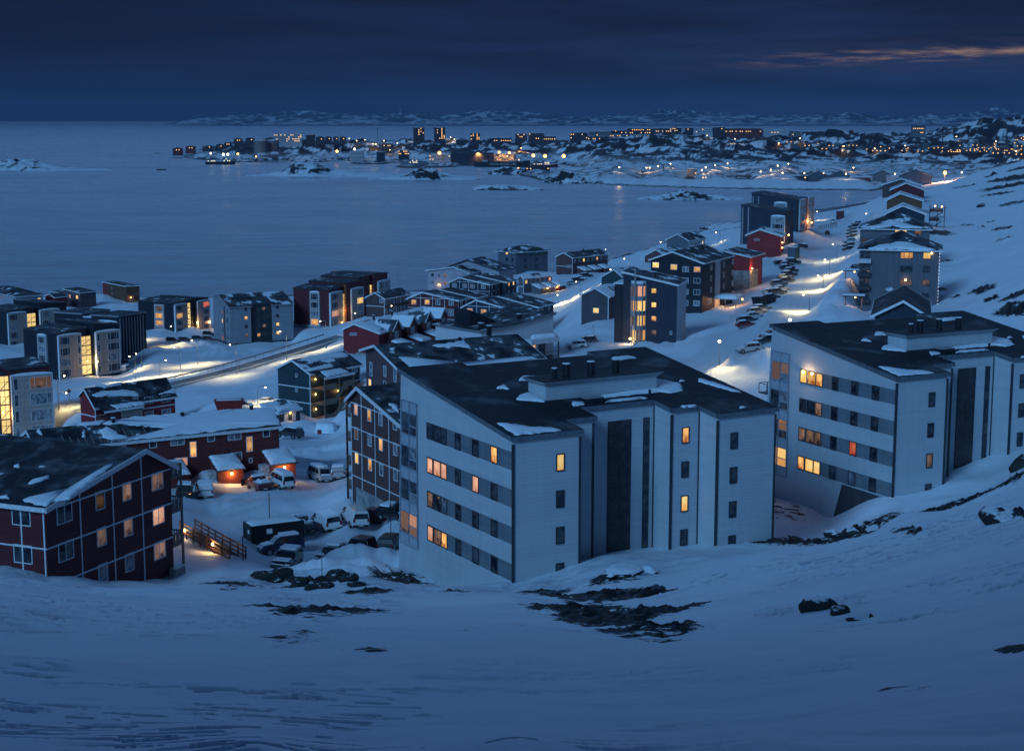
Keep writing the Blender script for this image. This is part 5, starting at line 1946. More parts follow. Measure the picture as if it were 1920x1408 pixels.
# red block with three stair towers
bh = Bld('apartment_block', 'dark red block with white planked bays and two lit stairwells, upper left of the road', (617, 544, 535), 64, 615, xL=551.5, W=37, cat='apartment block', ground=(('L', 552, 611), ('R', 680, 600)))
hb = bh.h
roof_mass(bh, 'R', [(0, hb), (8.0, hb + 0.6)], 0, bh.D, DRED, RF[5], over=0.1, gable=0.1, trim=FRAME_DK)
roof_mass(bh, 'R', [(9.4, hb + 1.5), (18.0, hb + 1.8)], -0.8, bh.D, DRED, RF[5], over=0.1, gable=0.1, trim=FRAME_DK)
roof_mass(bh, 'R', [(18.8, hb + 2.4), (26.0, hb + 2.8)], -0.2, bh.D + 1, DRED, RF[5], over=0.1, gable=0.1, trim=FRAME_DK)
roof_mass(bh, 'R', [(27.4, hb + 3.0), (37.0, hb + 2.6)], -1.0, bh.D + 2, DRED, RF[5], over=0.1, gable=0.1, trim=FRAME_DK)
bay(bh, 'L', 582.5, 599.5, 548, 611, PLANK, 4, [(0.1, 0.9)], ('.', '.', 'c', 'o'), yr=549)
bay(bh, 'R', 617, 640, 551, 613, PLANK, 4, [(0.08, 0.62)], ('.', '.', 'p', 'c'), yr=548)
stair(bh, 'R', 641, 647, 551, 608, 5)
f2 = ((0, -0.8), (1, 0), (0, -1))
bay(bh, f2, 657, 679, 543, 606, PLANK, 4, [(0.45, 0.95)], ('.', 'y', 'c', '.'), yr=540)
m = MB()
m.box((bh.hit('R', 648, 580)[0], -0.75, 0), (9.38, 0.02, hb + 0.8))
m.build('recess_panel', MATS['orange_recess'], bh.root)  # orange glow of the stairwell painted into this wall's colour
stair(bh, 'R', 688, 699, 535, 556, 2)
f3 = ((0, -1.0), (1, 0), (0, -1))
bay(bh, f3, 707, 729, 529, 575, PLANK, 3, [(0.1, 0.4), (0.5, 0.95)], ('.c', 'cc', '.c'), yr=526)
m = MB()
m.box((-0.1, -0.1, -4), (9.3, bh.D, 0.6))
m.build('plinth', CONC, bh.root)
wall_lamp(bh, 'R', 6.8, 1.0, 200, (1.0, 0.52, 0.12), r=0.15, out=0.6)
lamp_light('stair_light', bh.loc('R', 8.4, 5.0, 1.2), 260, (1.0, 0.52, 0.10), parent=bh.root)

# grey block
bg_ = Bld('apartment_block', 'light grey and charcoal block with small square windows, beside the black bay block', (431, 577, 520), 30, 649, xR=551, xL=402, cat='apartment block', ground=(('R', 550, 641),))
hg = bg_.h
xa, xb = bg_.hit('R', 470, 577)[0], bg_.hit('R', 512, 574)[0]
pb_ = [(0, hg), (bg_.D * 0.6, hg + 3.2), (bg_.D, hg + 2.2)]
roof_mass(bg_, 'L', pb_, 0, xa, LGREY, RF[0], over=0.4, trim=LGREY)
roof_mass(bg_, 'L', [(1.2, hg + 0.5)] + pb_[1:], xa + 0.3, xb - 0.3, siding('charcoal_cladding', (0.055, 0.055, 0.065), 0.2), RF[3], over=0.4, trim=FRAME_DK)
roof_mass(bg_, 'L', pb_, xb, bg_.W, LGREY, RF[0], over=0.4, trim=LGREY)
for cols, lits in (([(461, 583)], ('.', 'o', '.', 'w')), ([(484, 583), (494.5, 582)], ('.w', '..', '.w', 'o.')), ([(520, 579)], ('.', '.', 'y', 'y'))):
    wins(bg_, 'R', cols, 4, 1.1, 1.1, lits, 2.85, (), FRAME_DK, far=True)
wins(bg_, 'L', [(417, 590), (426, 588)], 4, 0.9, 1.5, ('wc', 'y.', '.c', 'rc'), 2.85, (), FRAME_DK, far=True)
strips(bg_, 'L', (-bg_.D, 0), (-3, hg), [], [-bg_.D * 0.33], 1.0, mat=FRAME_DK)
m = MB()
m.box((-0.08, -0.08, -4), (bg_.W, bg_.D, 0.8))
m.build('plinth', FRAME_DK, bg_.root)
for k in range(4):
    m = MB()
    m.box((1, bg_.D, 1 + 2.85 * k), (5, bg_.D + 1.6, 1.2 + 2.85 * k))
    m.bar((1, bg_.D + 1.6, 2.2 + 2.85 * k), (5, bg_.D + 1.6, 2.2 + 2.85 * k), 0.1)
    m.build('balcony', DARKMETAL, bg_.root)

# black block with pale bays and the bright stairwell, left
bb_ = Bld('apartment_block', 'black twin block with pale planked bays and a bright four-storey stairwell, left', (106, 625, 430), 52, 714, xL=48, xR=224, cat='apartment block', ground=(('R', 222, 703),))
hb2 = bb_.h
roof_mass(bb_, 'R', [(0, hb2 - 0.1), (bb_.W * 0.46, hb2 + 0.6)], 0, bb_.D, BLACKB, RF[5], over=0.1, gable=0.1, trim=FRAME_DK)
roof_mass(bb_, 'R', [(bb_.W * 0.56, hb2 + 1.5), (bb_.W, hb2 + 0.6)], -0.8, bb_.D, BLACKB, RF[5], over=0.1, gable=0.1, trim=FRAME_DK)
bay(bb_, 'L', 73, 88, 628, 695, PLANK, 4, [(0.1, 0.9)], ('.', 'c', '.', '.'), yr=630)
bay(bb_, 'R', 107, 149, 631, 712, PLANK, 4, [(0.06, 0.50), (0.84, 0.97)], ('..', '..', 'cc', '.c'), yr=626)
stair(bb_, 'R', 151, 169, 631, 704, 4, out=0.1, yr=629)
f4 = ((0, -0.8), (1, 0), (0, -1))
bay(bb_, f4, 177, 221, 624, 703, PLANK, 4, [(0.04, 0.15), (0.48, 0.97)], ('..', '..', 'cc', '..'), 0.7, yr=620)
lamp_light('stair_light', bb_.loc('R', bb_.W * 0.53, 4.0, 1.6), 900, (1.0, 0.62, 0.16), parent=bb_.root)
for s, (xa, xb) in enumerate(((2, bb_.W * 0.42), (bb_.W * 0.6, bb_.W * 0.9))):
    zz = lambda x, y: (x, y, hb2 + 0.16 + (0 if s == 0 else 1.0))
    drift(bb_.root, [zz(xa, 0.3), zz(xb, 0.3), zz(xb, 2.0), zz((xa + xb) / 2, 1.0), zz(xa, 1.4)], (0, 0, 1), 0.2, 0.12, 200 + s)

# the same kind of block behind and to the left
ba_ = Bld('apartment_block', 'black bay block mostly hidden at the left edge, one square of stairwell lit', (12, 585, 520), 52, 660, W=23, D=14, cat='apartment block', pad=False)
ha = ba_.h
roof_mass(ba_, 'R', [(0, ha), (10.5, ha + 0.6)], 0, 14, BLACKB, RF[5], over=0.1, gable=0.1, trim=FRAME_DK)
roof_mass(ba_, 'R', [(12.5, ha + 1.8), (23, ha + 1.0)], -0.8, 14, BLACKB, RF[5], over=0.1, gable=0.1, trim=FRAME_DK)
bay(ba_, 'R', 13, 47, 589, 655, PLANK, 4, [(0.06, 0.52)], ('.', 'c', '.', '.'), yr=586)
stair(ba_, 'R', 50, 66, 588, 640, 3, yr=587)
bay(ba_, ((0, -0.8), (1, 0), (0, -1)), 73, 109, 583, 650, PLANK, 4, [(0.1, 0.5)], ('c', '.', 'c', '.'), 0.6, yr=579)

# dark slab behind the twin block
bd = Bld('apartment_block', 'dark block with a pale blind-covered side, peeping out behind the black twin block', (222, 594, 470), 62, 676, xL=106, W=12, cat='apartment block', pad=False)
roof_mass(bd, 'L', [(0, bd.h), (bd.D * 0.42, bd.h - 0.1)], 0, 12, BLACKB, ROOFBARE, over=0.2, gable=0.2, trim=LGREY)
roof_mass(bd, 'L', [(bd.D * 0.56, bd.h), (bd.D, bd.h - 0.1)], 0, 12, BLACKB, ROOFBARE, over=0.2, gable=0.2, trim=LGREY)
m = MB()
m.box((0.3, 0, -3), (12, bd.D, bd.h - 1.0))
m.build('link_wing', BLACKB, bd.root)
m = MB()
m.box((0.2, bd.D * 0.42, bd.h - 1.0), (12, bd.D * 0.56, bd.h - 0.7))
m.build('snow_cover', SNOW, bd.root)
bay(bd, 'L', 184, 221, 602, 670, PLANK, 4, [(0.5, 0.95)], ('.', '.', '.', '.'))
m = MB()
for k in range(9):
    m.box((0.4 + k * 1.25, -0.2, -3), (0.8 + k * 1.25, 0.02, bd.h - 0.6))
m.build('blind_panel', LGREY, bd.root)

# dark red block in the left foreground with a yellow stairwell
bc = Bld('apartment_block', 'dark red block at the left edge, pale planked bay beside a bright stairwell', (14, 694, 315), 32, 830, xR=99, D=13, cat='apartment block')
hc_ = bc.h
roof_mass(bc, 'R', [(0.2, hc_), (bc.W, hc_ + 0.3)], 0, 13, DRED, RF[5], over=0.15, gable=0.15, trim=FRAME_DK)
roof_mass(bc, 'R', [(-12, hc_ + 1.2), (-2.4, hc_ + 0.2)], 1.0, 13, DRED, RF[5], over=0.15, gable=0.15, trim=FRAME_DK)
m = MB()
m.box((-2.38, 0.8, -3), (0.18, 10, hc_ - 0.8))
m.build('stair_tower', FRAME_DK, bc.root)
stair(bc, ((0, 0.8), (1, 0), (0, -1)), -2, 16, 705, 815, 4.0 and 4, out=0.1, yr=704)
bay(bc, 'R', 19, 96, 706, 828, PLANK, 4, [(0.05, 0.16), (0.44, 0.97)], ('.w', '.c', '.c', 'cc'), 0.7, yr=702)
lamp_light('stair_light', bc.loc('R', -0.8, 6.0, 0.6), 350, (1.0, 0.62, 0.16), parent=bc.root)

# --- small houses at the shore on the left
for spec in (('detached_house', 'dark hip-roofed house with two lit windows at the shore, far left', (30, 557, 640), 40, 585, -30, 82, LILAC, (5, 543), 'w-y'),
             ('detached_house', 'ochre and brown pair of joined houses on the shore', (150, 551, 660), 50, 578, 104, 181, OCHRE, None, ''),
             ('detached_house', 'small ochre house on stilts with a side balcony, closest to the water', (236, 540, 690), 30, 566, 194, 242, OCHRE, None, '')):
    nm, lb, cor, yw, bs, xl, xr, wl_, ap_, lt = spec
    b = Bld(nm, lb, cor, yw, bs, xL=xl, xR=xr)
    if 'hip' in lb:
        hip(b, 0, b.W, 0, b.D, b.h, 2.4, RF[3], 0.8, wl_)
        for x, k in ((0.15, 'o'), (0.85, 'y')):
            window(b, 'R', b.W * x, b.h - 2.2, 1.3, 1.2, k, (), far=True)
        window(b, 'L', -b.D * 0.4, b.h - 2.2, 1.3, 1.2, 'w', (), far=True)
    elif 'pair' in lb:
        m2 = siding('plum_boards', (0.12, 0.075, 0.09), 0.2)
        roof_mass(b, 'L', [(0, b.h + 0.3), (b.D * 0.62, b.h + 1.2)], 0, b.W, m2, RF[3], over=0.4)
        roof_mass(b, 'L', [(b.D * 0.66, b.h - 0.5), (b.D, b.h - 0.1)], -1.5, b.W * 0.7, OCHRE, RF[3], over=0.4)
        window(b, 'L', -b.D * 0.12, b.h - 2.3, 1.5, 1.5, 'y', (0.5,), far=True)
        window(b, 'L', -b.D * 0.40, b.h - 2.3, 0.9, 1.5, 'o', (), far=True)
        window(b, 'L', -b.D * 0.58, b.h - 2.3, 0.8, 1.5, 'y', (), far=True)
        window(b, 'L', -b.D * 0.12, b.h - 5.6, 1.8, 1.5, 'c', (0.5,), far=True)
    else:
        roof_mass(b, 'L', [(0, b.h + 0.6), (b.D, b.h - 0.5)], 0, max(b.W, 6), wl_, RF[5], over=0.3)
        m = MB()
        m.box((-0.06, b.D * 0.8, 0), (0.1, b.D + 0.02, b.h - 0.6))
        m.build('side_panel', RED, b.root)
        for z in (b.h - 2.4, b.h - 5.0):
            window(b, 'L', -b.D * 0.6, z, 0.9, 1.0, 'c', (), far=True)
        m = MB()
        for k in range(2):
            m.box((0.0, -2.2, 0.2 + 2.7 * k), (5, -0.05, 0.4 + 2.7 * k))
            m.bar((0.0, -2.2, 1.4 + 2.7 * k), (5, -2.2, 1.4 + 2.7 * k), 0.12)
        for x in (0, 2.5, 5):
            m.bar((x, -2.2, -3), (x, -2.2, 4.1), 0.14)
        m.build('balcony', MATS['weathered_timber'], b.root)
        wall_lamp(b, 'R', 2.0, 1.8, 70, (1.0, 0.7, 0.4), r=0.2)
b = Bld('shed', 'small dark red shed left of the ochre pair of houses', (103, 558, 650), 50, 578, xL=86, W=6, cat='shed')
roof_mass(b, 'L', [(0, b.h), (b.D * 0.5, b.h + 1.2), (b.D, b.h)], 0, 6, RED, RF[3], over=0.3)
# ------------------------------------------------------------------ terrain from surveyed points
CP = []          # (x, y, z)


def cY(px, py, Y):
    CP.append(tuple(atY(px, py, Y)))


def cZ(px, py, z):
    CP.append(tuple(atZ(px, py, z)))


def cA(az, Y, z):
    CP.append((math.tan(R(az)) * Y, Y, z))


# the viewer's slope
for px, rows in ((-500, ((1408, 12), (1250, 27), (1150, 48), (1105, 72))), (0, ((1408, 12), (1250, 27), (1150, 48), (1108, 74))), (480, ((1408, 12), (1250, 28), (1170, 45), (1115, 75))),
                 (960, ((1408, 12), (1280, 25), (1180, 45), (1125, 78))), (1440, ((1408, 12), (1250, 27), (1140, 46), (1050, 84), (1032, 100))),
                 (1700, ((1408, 12), (1200, 30), (1060, 55), (965, 92))), (1920, ((1408, 12), (1150, 30), (1000, 55), (905, 88))), (2300, ((1408, 12), (1100, 30), (900, 60), (760, 95)))):
    for y, Y in rows:
        cY(px, y, Y)
for px, y, Y in ((1250, 1062, 118), (1140, 1066, 113), (1050, 1098, 114), (1000, 1100, 113), (1095, 1082, 114), (1310, 1052, 112), (700, 1100, 96), (850, 1098, 105), (380, 1098, 92), (250, 1102, 96), (100, 1100, 96), (600, 1105, 96)):
    cY(px, y, Y)
for px, y, Y in ((0, 1100, 96), (-120, 1100, 100), (-320, 1098, 100), (-60, 1096, 114), (-300, 1090, 130), (60, 1104, 84)):
    cY(px, y, Y)
for az in (-28, -14, 0, 14, 28):
    cA(az, 4.0, 80.9)
# gully between the white blocks, and the ground behind the crest on the right
for px, y, Y in ((1470, 985, 150), (1520, 1010, 138), (1600, 990, 140), (1700, 975, 140), (1800, 925, 146), (1880, 880, 152), (1500, 950, 165)):
    cY(px, y, Y)
# yards and car parks
for px, y, z in ((500, 1035, 42), (620, 1030, 42), (720, 1020, 42), (600, 985, 41.5), (700, 970, 41.5), (400, 960, 41.5), (470, 915, 41.2), (370, 930, 41.5), (620, 895, 39.5), (560, 850, 37.5),
                 (620, 815, 34.0), (480, 765, 29), (420, 770, 30), (350, 960, 43)):
    cZ(px, y, z)
for px, y, Y in ((420, 1060, 128), (500, 1095, 112), (360, 1085, 120), (640, 1085, 118), (700, 1075, 128), (460, 1040, 142)):
    cY(px, y, Y)
# road on the left and the snow fields beside it
for px, y, z in ((105, 772, 24.5), (330, 722, 24.0), (440, 700, 24.5), (540, 672, 25.5), (640, 635, 27), (260, 700, 20.5), (300, 660, 17.0), (340, 690, 21), (420, 655, 17), (200, 712, 20),
                 (440, 740, 27), (420, 770, 29.5), (600, 700, 29), (640, 690, 30), (240, 610, 13), (250, 570, 9), (300, 640, 15)):
    cZ(px, y, z)
# snow yard and the long road on the right
for px, y, z in ((1080, 650, 37.5), (1060, 620, 36), (1060, 560, 31), (1090, 530, 30), (1000, 560, 28.5), (1350, 680, 43), (1400, 660, 43), (1300, 640, 40), (1420, 640, 43.5), (1440, 590, 43.5), (1480, 560, 43),
                 (1400, 610, 42.5), (1480, 510, 41.5), (1530, 500, 42), (1510, 466, 39.5), (1560, 440, 40), (1550, 415, 37), (1590, 470, 42.5), (1610, 450, 42.5), (1545, 545, 43.5), (1520, 580, 44), (1400, 530, 38),
                 (1460, 480, 38), (1380, 560, 38), (1150, 490, 14), (1300, 440, 16), (1380, 425, 22), (1580, 400, 33)):
    cZ(px, y, z)
# hillside on the right
for px, y, Y in ((1800, 600, 300), (1920, 640, 260), (2200, 600, 230), (1800, 540, 360), (1920, 540, 300), (1790, 480, 430), (1920, 460, 390), (2200, 430, 330), (1780, 410, 560), (1920, 390, 540), (1770, 370, 760), (1920, 340, 760),
                 (1790, 342, 920), (1850, 318, 960), (1920, 302, 980), (2200, 240, 950)):
    cY(px, y, Y)
for px, y, Y in ((1780, 350, 1180), (1920, 345, 1300), (1771, 345, 1560), (1850, 335, 1600), (2200, 320, 1500)):
    cY(px, y, Y)
# shoreline this side of the bay
for px, y in ((1360, 420), (1450, 405), (1530, 394), (1600, 381), (1647, 372), (1200, 472), (1140, 488), (1310, 436)):
    cZ(px, y, 0.4)
for az, Y in ((-28, 800), (-22, 780), (-17.5, 770), (-14, 770), (-11, 770), (-8, 780), (-5, 790), (-2, 800), (1, 840), (3, 900)):
    cA(az, Y, 0.3)
    cA(az, Y * 1.12, -6)
    cA(az, Y * 1.6, -14)
for az, Y in ((4.5, 1030), (7, 1250), (9.5, 1420), (11.5, 1600), (12.7, 1750)):
    cA(az, Y * 1.08, -5)
# open water
for az in (-28, -22, -17, -12, -7, -2, 2, 6):
    cA(az, 1700, -16)
cA(9, 1750, -9)
cA(11.5, 1850, -5)
for az in (-28, -22, -17, -12):
    for Y in (2500, 3500, 5000):
        cA(az, Y, -16)
# far shore and the town's headland
cZ(1000, 333, 0.5)
for px, y, Y in ((1100, 335, 2240), (1200, 338, 2250), (1300, 340, 2300), (1400, 342, 2300), (1520, 344, 2200), (1640, 346, 2100), (1720, 348, 1980),
                 (1200, 330, 2480), (1300, 330, 2520), (1400, 330, 2520), (1500, 330, 2500), (1600, 328, 2500), (1700, 327, 2500), (1800, 325, 2300), (1920, 325, 2100), (2200, 315, 2100),
                 (1100, 318, 2760), (1200, 305, 2850), (1300, 295, 2900), (1400, 296, 2950), (1500, 297, 2900), (1600, 296, 2900), (1700, 292, 2900), (1800, 292, 2900), (1920, 292, 2800), (2200, 280, 2800)):
    cY(px, y, Y)
for px in range(1040, 1650, 40):
    y = float(np.interp(px, (1040, 1120, 1200, 1300, 1400, 1520, 1640), (340, 345, 349, 352, 354, 356, 357)))
    q = atZ(px, y, 0.5)
    CP.append(tuple(q))
    CP.append((q[0], q[1] + 45, 7.0))
    CP.append((q[0], q[1] - 60, -6.0))
for px in (1010, 1060, 1110, 1180, 1250, 1320, 1400, 1480, 1560, 1640, 1700):
    for Y in (2420, 2600):
        if px > 1100 or Y > 2450:
            CP.append(((px - 960) / F * Y, Y, 10.0))
for px, y, Y in ((380, 283, 3750), (450, 272, 3700), (520, 266, 3700), (600, 268, 3650), (680, 266, 3800), (760, 266, 3800), (860, 266, 3750), (960, 266, 3700), (1060, 264, 3650), (1160, 259, 3650), (1260, 256, 3650), (1360, 254, 3700),
                 (1460, 252, 3750), (1560, 249, 3700), (1660, 250, 3700), (1760, 248, 3650), (1820, 234, 3600), (1870, 226, 3600), (1920, 220, 3600), (2200, 200, 3500),
                 (1160, 275, 3250), (1260, 272, 3250), (1360, 278, 3300), (1460, 277, 3300), (1560, 276, 3350), (1660, 274, 3350), (1760, 272, 3350), (1860, 270, 3300), (1920, 268, 3300)):
    cY(px, y, Y)
for px, y in ((290, 287.5), (340, 292), (390, 300), (450, 304), (560, 304), (660, 305), (760, 309), (860, 311), (960, 311), (1040, 306), (1080, 312), (1030, 326)):
    cZ(px, y, 0.8)
for px, y in ((250, 291), (330, 299), (400, 309), (520, 310), (640, 311), (760, 316), (880, 319), (960, 322), (1020, 318)):
    cZ(px, y, -8)
for az in (-11, -8, -5, -2, 1, 4, 7, 10, 13, 17, 22, 28):
    cA(az, 4600, -8)
    cA(az, 5400, -14)
for q in GROUND:
    CP.append(q)

P = np.array(CP)


def warp(x, y):
    r = np.hypot(x, y)
    return np.stack([np.degrees(np.arctan2(x, y)) * 1.0, 10.0 * np.log(r)], -1)


Q = warp(P[:, 0], P[:, 1])
# drop near duplicates so that the system stays well behaved
keep = []
for i in range(len(Q)):
    if all(np.hypot(*(Q[i] - Q[k])) > 0.10 for k in keep):
        keep.append(i)
Q, PZ = Q[keep], P[keep, 2]
K = np.sqrt(((Q[:, None] - Q[None]) ** 2).sum(-1) + 0.03)
A_ = np.block([[-K + np.eye(len(Q)) * 0.02, np.ones((len(Q), 1))], [np.ones((1, len(Q))), np.zeros((1, 1))]])
WGT = np.linalg.solve(A_, np.append(PZ, 0.0))
AZ = np.radians(np.linspace(-25.5, 25.5, 330))
LR = np.linspace(math.log(3.5), math.log(6200), 520)
GA, GR = np.meshgrid(AZ, LR)
GZ = np.zeros(GA.shape)
for i in range(len(LR)):
    qq = np.stack([np.degrees(AZ), np.full(len(AZ), 10 * LR[i])], -1)
    d = np.sqrt(((qq[:, None] - Q[None]) ** 2).sum(-1) + 0.03)
    GZ[i] = -d @ WGT[:-1] + WGT[-1]


def base_z(x, y):
    a = (np.arctan2(x, y) - AZ[0]) / (AZ[1] - AZ[0])
    r = (np.log(np.maximum(np.hypot(x, y), 3.6)) - LR[0]) / (LR[1] - LR[0])
    a = np.clip(a, 0, len(AZ) - 1.001)
    r = np.clip(r, 0, len(LR) - 1.001)
    ia, ir = a.astype(int), r.astype(int)
    fa, fr = a - ia, r - ir
    return (GZ[ir, ia] * (1 - fa) + GZ[ir, ia + 1] * fa) * (1 - fr) + (GZ[ir + 1, ia] * (1 - fa) + GZ[ir + 1, ia + 1] * fa) * fr


LRS = np.exp(np.linspace(math.log(8), math.log(6000), 9000))


def gp(px, py, zf=None):
    """where the sight line through a photo pixel meets the ground"""
    d = ray(px, py)
    d = d / math.hypot(d[0], d[1])
    x, y, z = d[0] * LRS, d[1] * LRS, CAM_Z + d[2] * LRS
    h = np.maximum((zf or ground_z)(x, y), 0)
    k = np.argmax(z <= h)
    if k == 0:
        k = len(LRS) - 1
    return np.array([x[k], y[k], h[k]])


# ploughed snow banks: (pixel, half length, half width, height, heading)
BANKS = []
for spec in ((600, 1080, 5.5, 1.8, 1.3, 10), (655, 1073, 6.0, 2.0, 1.7, 14), (712, 1064, 5.5, 2.2, 2.1, 18), (548, 1086, 3.0, 1.6, 0.8, 0), (440, 903, 5, 2.0, 1.3, 25), (350, 895, 3.5, 2.5, 2.0, 40), (470, 898, 4, 1.4, 0.7, 20),
             (560, 858, 8, 2.0, 1.4, 14), (610, 850, 8, 2.2, 1.6, 14), (590, 872, 9, 2.5, 1.0, 14), (400, 930, 7, 1.5, 0.6, 15), (380, 950, 9, 1.8, 0.7, 20), (585, 808, 4, 2, 1.5, 0), (635, 795, 4, 3, 2.8, 40),
             (620, 812, 7, 2, 1.0, 10), (400, 788, 6, 3, 1.8, 10), (1558, 572, 10, 3.4, 2.4, 74), (1572, 548, 9, 3.2, 2.2, 74), (1545, 600, 9, 3.2, 2.0, 74), (1590, 516, 12, 3.2, 1.9, 74), (1593, 492, 12, 3.0, 1.6, 74),
             (1420, 692, 9, 4.0, 3.2, 20), (1395, 700, 8, 3.5, 2.6, 20), (1445, 683, 8, 4, 3.4, 30), (1215, 664, 8, 3, 1.6, 10), (1300, 636, 10, 3, 1.4, 25), (1240, 660, 7, 3, 2.0, 20), (1440, 600, 16, 2, 0.8, 72), (1420, 500, 8, 3, 1.8, 60),
             (280, 662, 4, 2.5, 1.7, 30), (290, 669, 5, 2.5, 1.6, 60), (245, 652, 4, 2.5, 1.2, 20), (365, 650, 7, 3, 2.0, 20), (390, 657, 7, 3, 2.0, 10), (285, 690, 5, 3, 1.4, 20), (262, 629, 10, 3, 1.3, 10), (330, 624, 9, 3, 1.6, 10),
             (420, 665, 7, 4, 2.0, 10), (450, 762, 10, 3, 1.6, 20), (505, 655, 10, 2, 1.0, 25), (640, 762, 6, 3, 1.6, 20), (1400, 486, 6, 3, 1.6, 20)):
    px, py, a, b2, hh, hd = spec
    g_ = gp(px, py, base_z)
    BANKS.append((g_[0], g_[1], a, b2, hh, R(hd)))

# bare rock: (pixel centre, half width px, half height px, strength, relief m)
ROCKS = []
for spec in ((425, 1093, 75, 12, 0.85, 0.5), (440, 1108, 40, 6, 0.6, 0.3), (610, 1150, 130, 24, 0.86, 0.45), (560, 1205, 60, 16, 0.35, 0.15), (690, 1225, 60, 10, 0.35, 0.15), (690, 1112, 50, 7, 0.8, 0.5), (760, 1092, 70, 9, 0.7, 0.6),
             (870, 1112, 55, 7, 0.75, 0.6), (1100, 1122, 170, 30, 0.84, 0.55), (1140, 1160, 190, 46, 0.88, 0.50), (1190, 1118, 130, 22, 0.80, 0.5), (1235, 1112, 100, 12, 0.66, 0.35), (1075, 1146, 120, 14, 0.62, 0.35), (1235, 1148, 120, 16, 0.66, 0.35), (1300, 1130, 70, 8, 0.6, 0.3), (1200, 1190, 130, 16, 0.6, 0.3), (1820, 350, 70, 5, 0.75, 2), (1900, 335, 60, 5, 0.8, 2), (1870, 366, 60, 3, 0.6, 1.5), (1840, 545, 90, 7, 0.75, 1.2), (1900, 552, 60, 8, 0.8, 1.3), (1790, 560, 50, 5, 0.6, 0.8), (1880, 432, 60, 4, 0.65, 1.2), (1815, 420, 40, 3, 0.6, 1), (1720, 440, 30, 5, 0.5, 0.6), (1240, 1182, 110, 16, 0.55, 0.25), (1150, 1082, 60, 10, 0.5, 0.4), (1010, 1108, 70, 5, 0.6, 0.4),
             (1395, 1228, 18, 5, 0.4, 0.1), (1700, 1278, 60, 8, 0.35, 0.1), (1905, 1200, 24, 6, 0.7, 0.2), (1560, 955, 80, 10, 0.42, 0.4), (1640, 985, 80, 10, 0.42, 0.4), (1470, 965, 40, 18, 0.42, 0.2), (1590, 1000, 70, 8, 0.62, 0.7),
             (1760, 952, 80, 6, 0.52, 0.6), (1830, 922, 80, 6, 0.54, 0.6), (1890, 968, 50, 16, 0.8, 0.8), (1700, 1000, 60, 8, 0.6, 0.5), (1860, 560, 80, 14, 0.85, 1.5), (1900, 580, 60, 16, 0.9, 1.8), (1760, 545, 40, 6, 0.6, 1.0),
             (1860, 415, 60, 8, 0.7, 1.5), (1840, 428, 40, 5, 0.7, 1.2), (1900, 385, 60, 5, 0.6, 1.2), (1840, 402, 50, 3, 0.6, 1.0), (1775, 490, 20, 8, 0.85, 1.2), (1760, 440, 30, 5, 0.7, 1), (1860, 330, 80, 9, 0.85, 3), (1900, 350, 60, 6, 0.7, 2),
             (1910, 318, 50, 10, 0.95, 3), (1800, 352, 60, 4, 0.6, 2), (1600, 500, 16, 10, 0.8, 1.5), (1880, 450, 60, 3, 0.4, 1), (600, 1096, 90, 8, 0.5, 0.5), (1600, 386, 50, 5, 0.6, 1.0), (1400, 425, 60, 4, 0.5, 0.6), (1490, 398, 60, 4, 0.6, 0.8)):
    px, py, hw, hh, st, rl = spec
    c0 = gp(px, py, base_z)
    e1 = gp(px + hw, py, base_z)
    e2 = gp(px, py - hh, base_z)
    e3 = gp(px, py + hh, base_z)
    wx = abs(e1[0] - c0[0]) + 0.2
    wy = min(max(abs(e2[1] - c0[1]), abs(e3[1] - c0[1]), 0.8), wx * 1.6 + 3)
    ROCKS.append((c0[0], c0[1], wx, wy, st, rl))

# packed snow of roads and yards: polylines (pixels) with half width in metres
LANES = []
for pts, w in (([(100, 772), (250, 745), (330, 722), (440, 698), (540, 668), (645, 632)], 5.2), ([(1345, 700), (1400, 640), (1470, 580), (1510, 530), (1540, 480), (1555, 440), (1560, 412)], 9.5), ([(1350, 690), (1250, 690), (1130, 660), (1060, 640)], 7),
               ([(1000, 560), (1050, 545), (1095, 530), (1140, 510)], 6), ([(300, 655), (360, 670), (430, 672)], 12), ([(240, 690), (300, 690), (380, 690)], 8), ([(335, 940), (450, 922), (560, 905), (660, 888)], 9), ([(480, 1030), (600, 1005), (740, 990)], 13), ([(540, 1062), (640, 1050), (740, 1035)], 6), ([(1395, 616), (1425, 590), (1447, 558), (1472, 520), (1470, 496)], 8), ([(1590, 472), (1606, 420)], 7), ([(1400, 662), (1446, 636)], 6), ([(225, 690), (250, 690)], 6), ([(315, 645), (395, 635)], 9), ([(240, 615), (260, 616)], 5),
               ([(540, 830), (640, 820)], 6)):
    LANES.append(([gp(x, y, base_z) for x, y in pts], w))


def lane_mask(x, y):
    m = np.zeros_like(x)
    for pts, w in LANES:
        for a, b in zip(pts[:-1], pts[1:]):
            dx, dy = b[0] - a[0], b[1] - a[1]
            t = np.clip(((x - a[0]) * dx + (y - a[1]) * dy) / (dx * dx + dy * dy), 0, 1)
            d = np.hypot(x - a[0] - t * dx, y - a[1] - t * dy)
            m = np.maximum(m, 1 - sstep(d, w * 0.8, w * 1.15))
    return m


def lane_ruts(x, y):
    best = np.full(x.shape, 1e9)
    for pts, w in LANES:
        for a, b in zip(pts[:-1], pts[1:]):
            dx, dy = b[0] - a[0], b[1] - a[1]
            l = math.hypot(dx, dy)
            t = np.clip(((x - a[0]) * dx + (y - a[1]) * dy) / (l * l), 0, 1)
            best = np.minimum(best, np.hypot(x - a[0] - t * dx, y - a[1] - t * dy))
    c = (0.5 + 0.5 * np.cos(best * 3.6 + fbm(x * 0.12, y * 0.12, 2, 91) * 7)) ** 5
    return c * sstep(fbm(x * 0.16, y * 0.16, 3, 92), 0.42, 0.62)


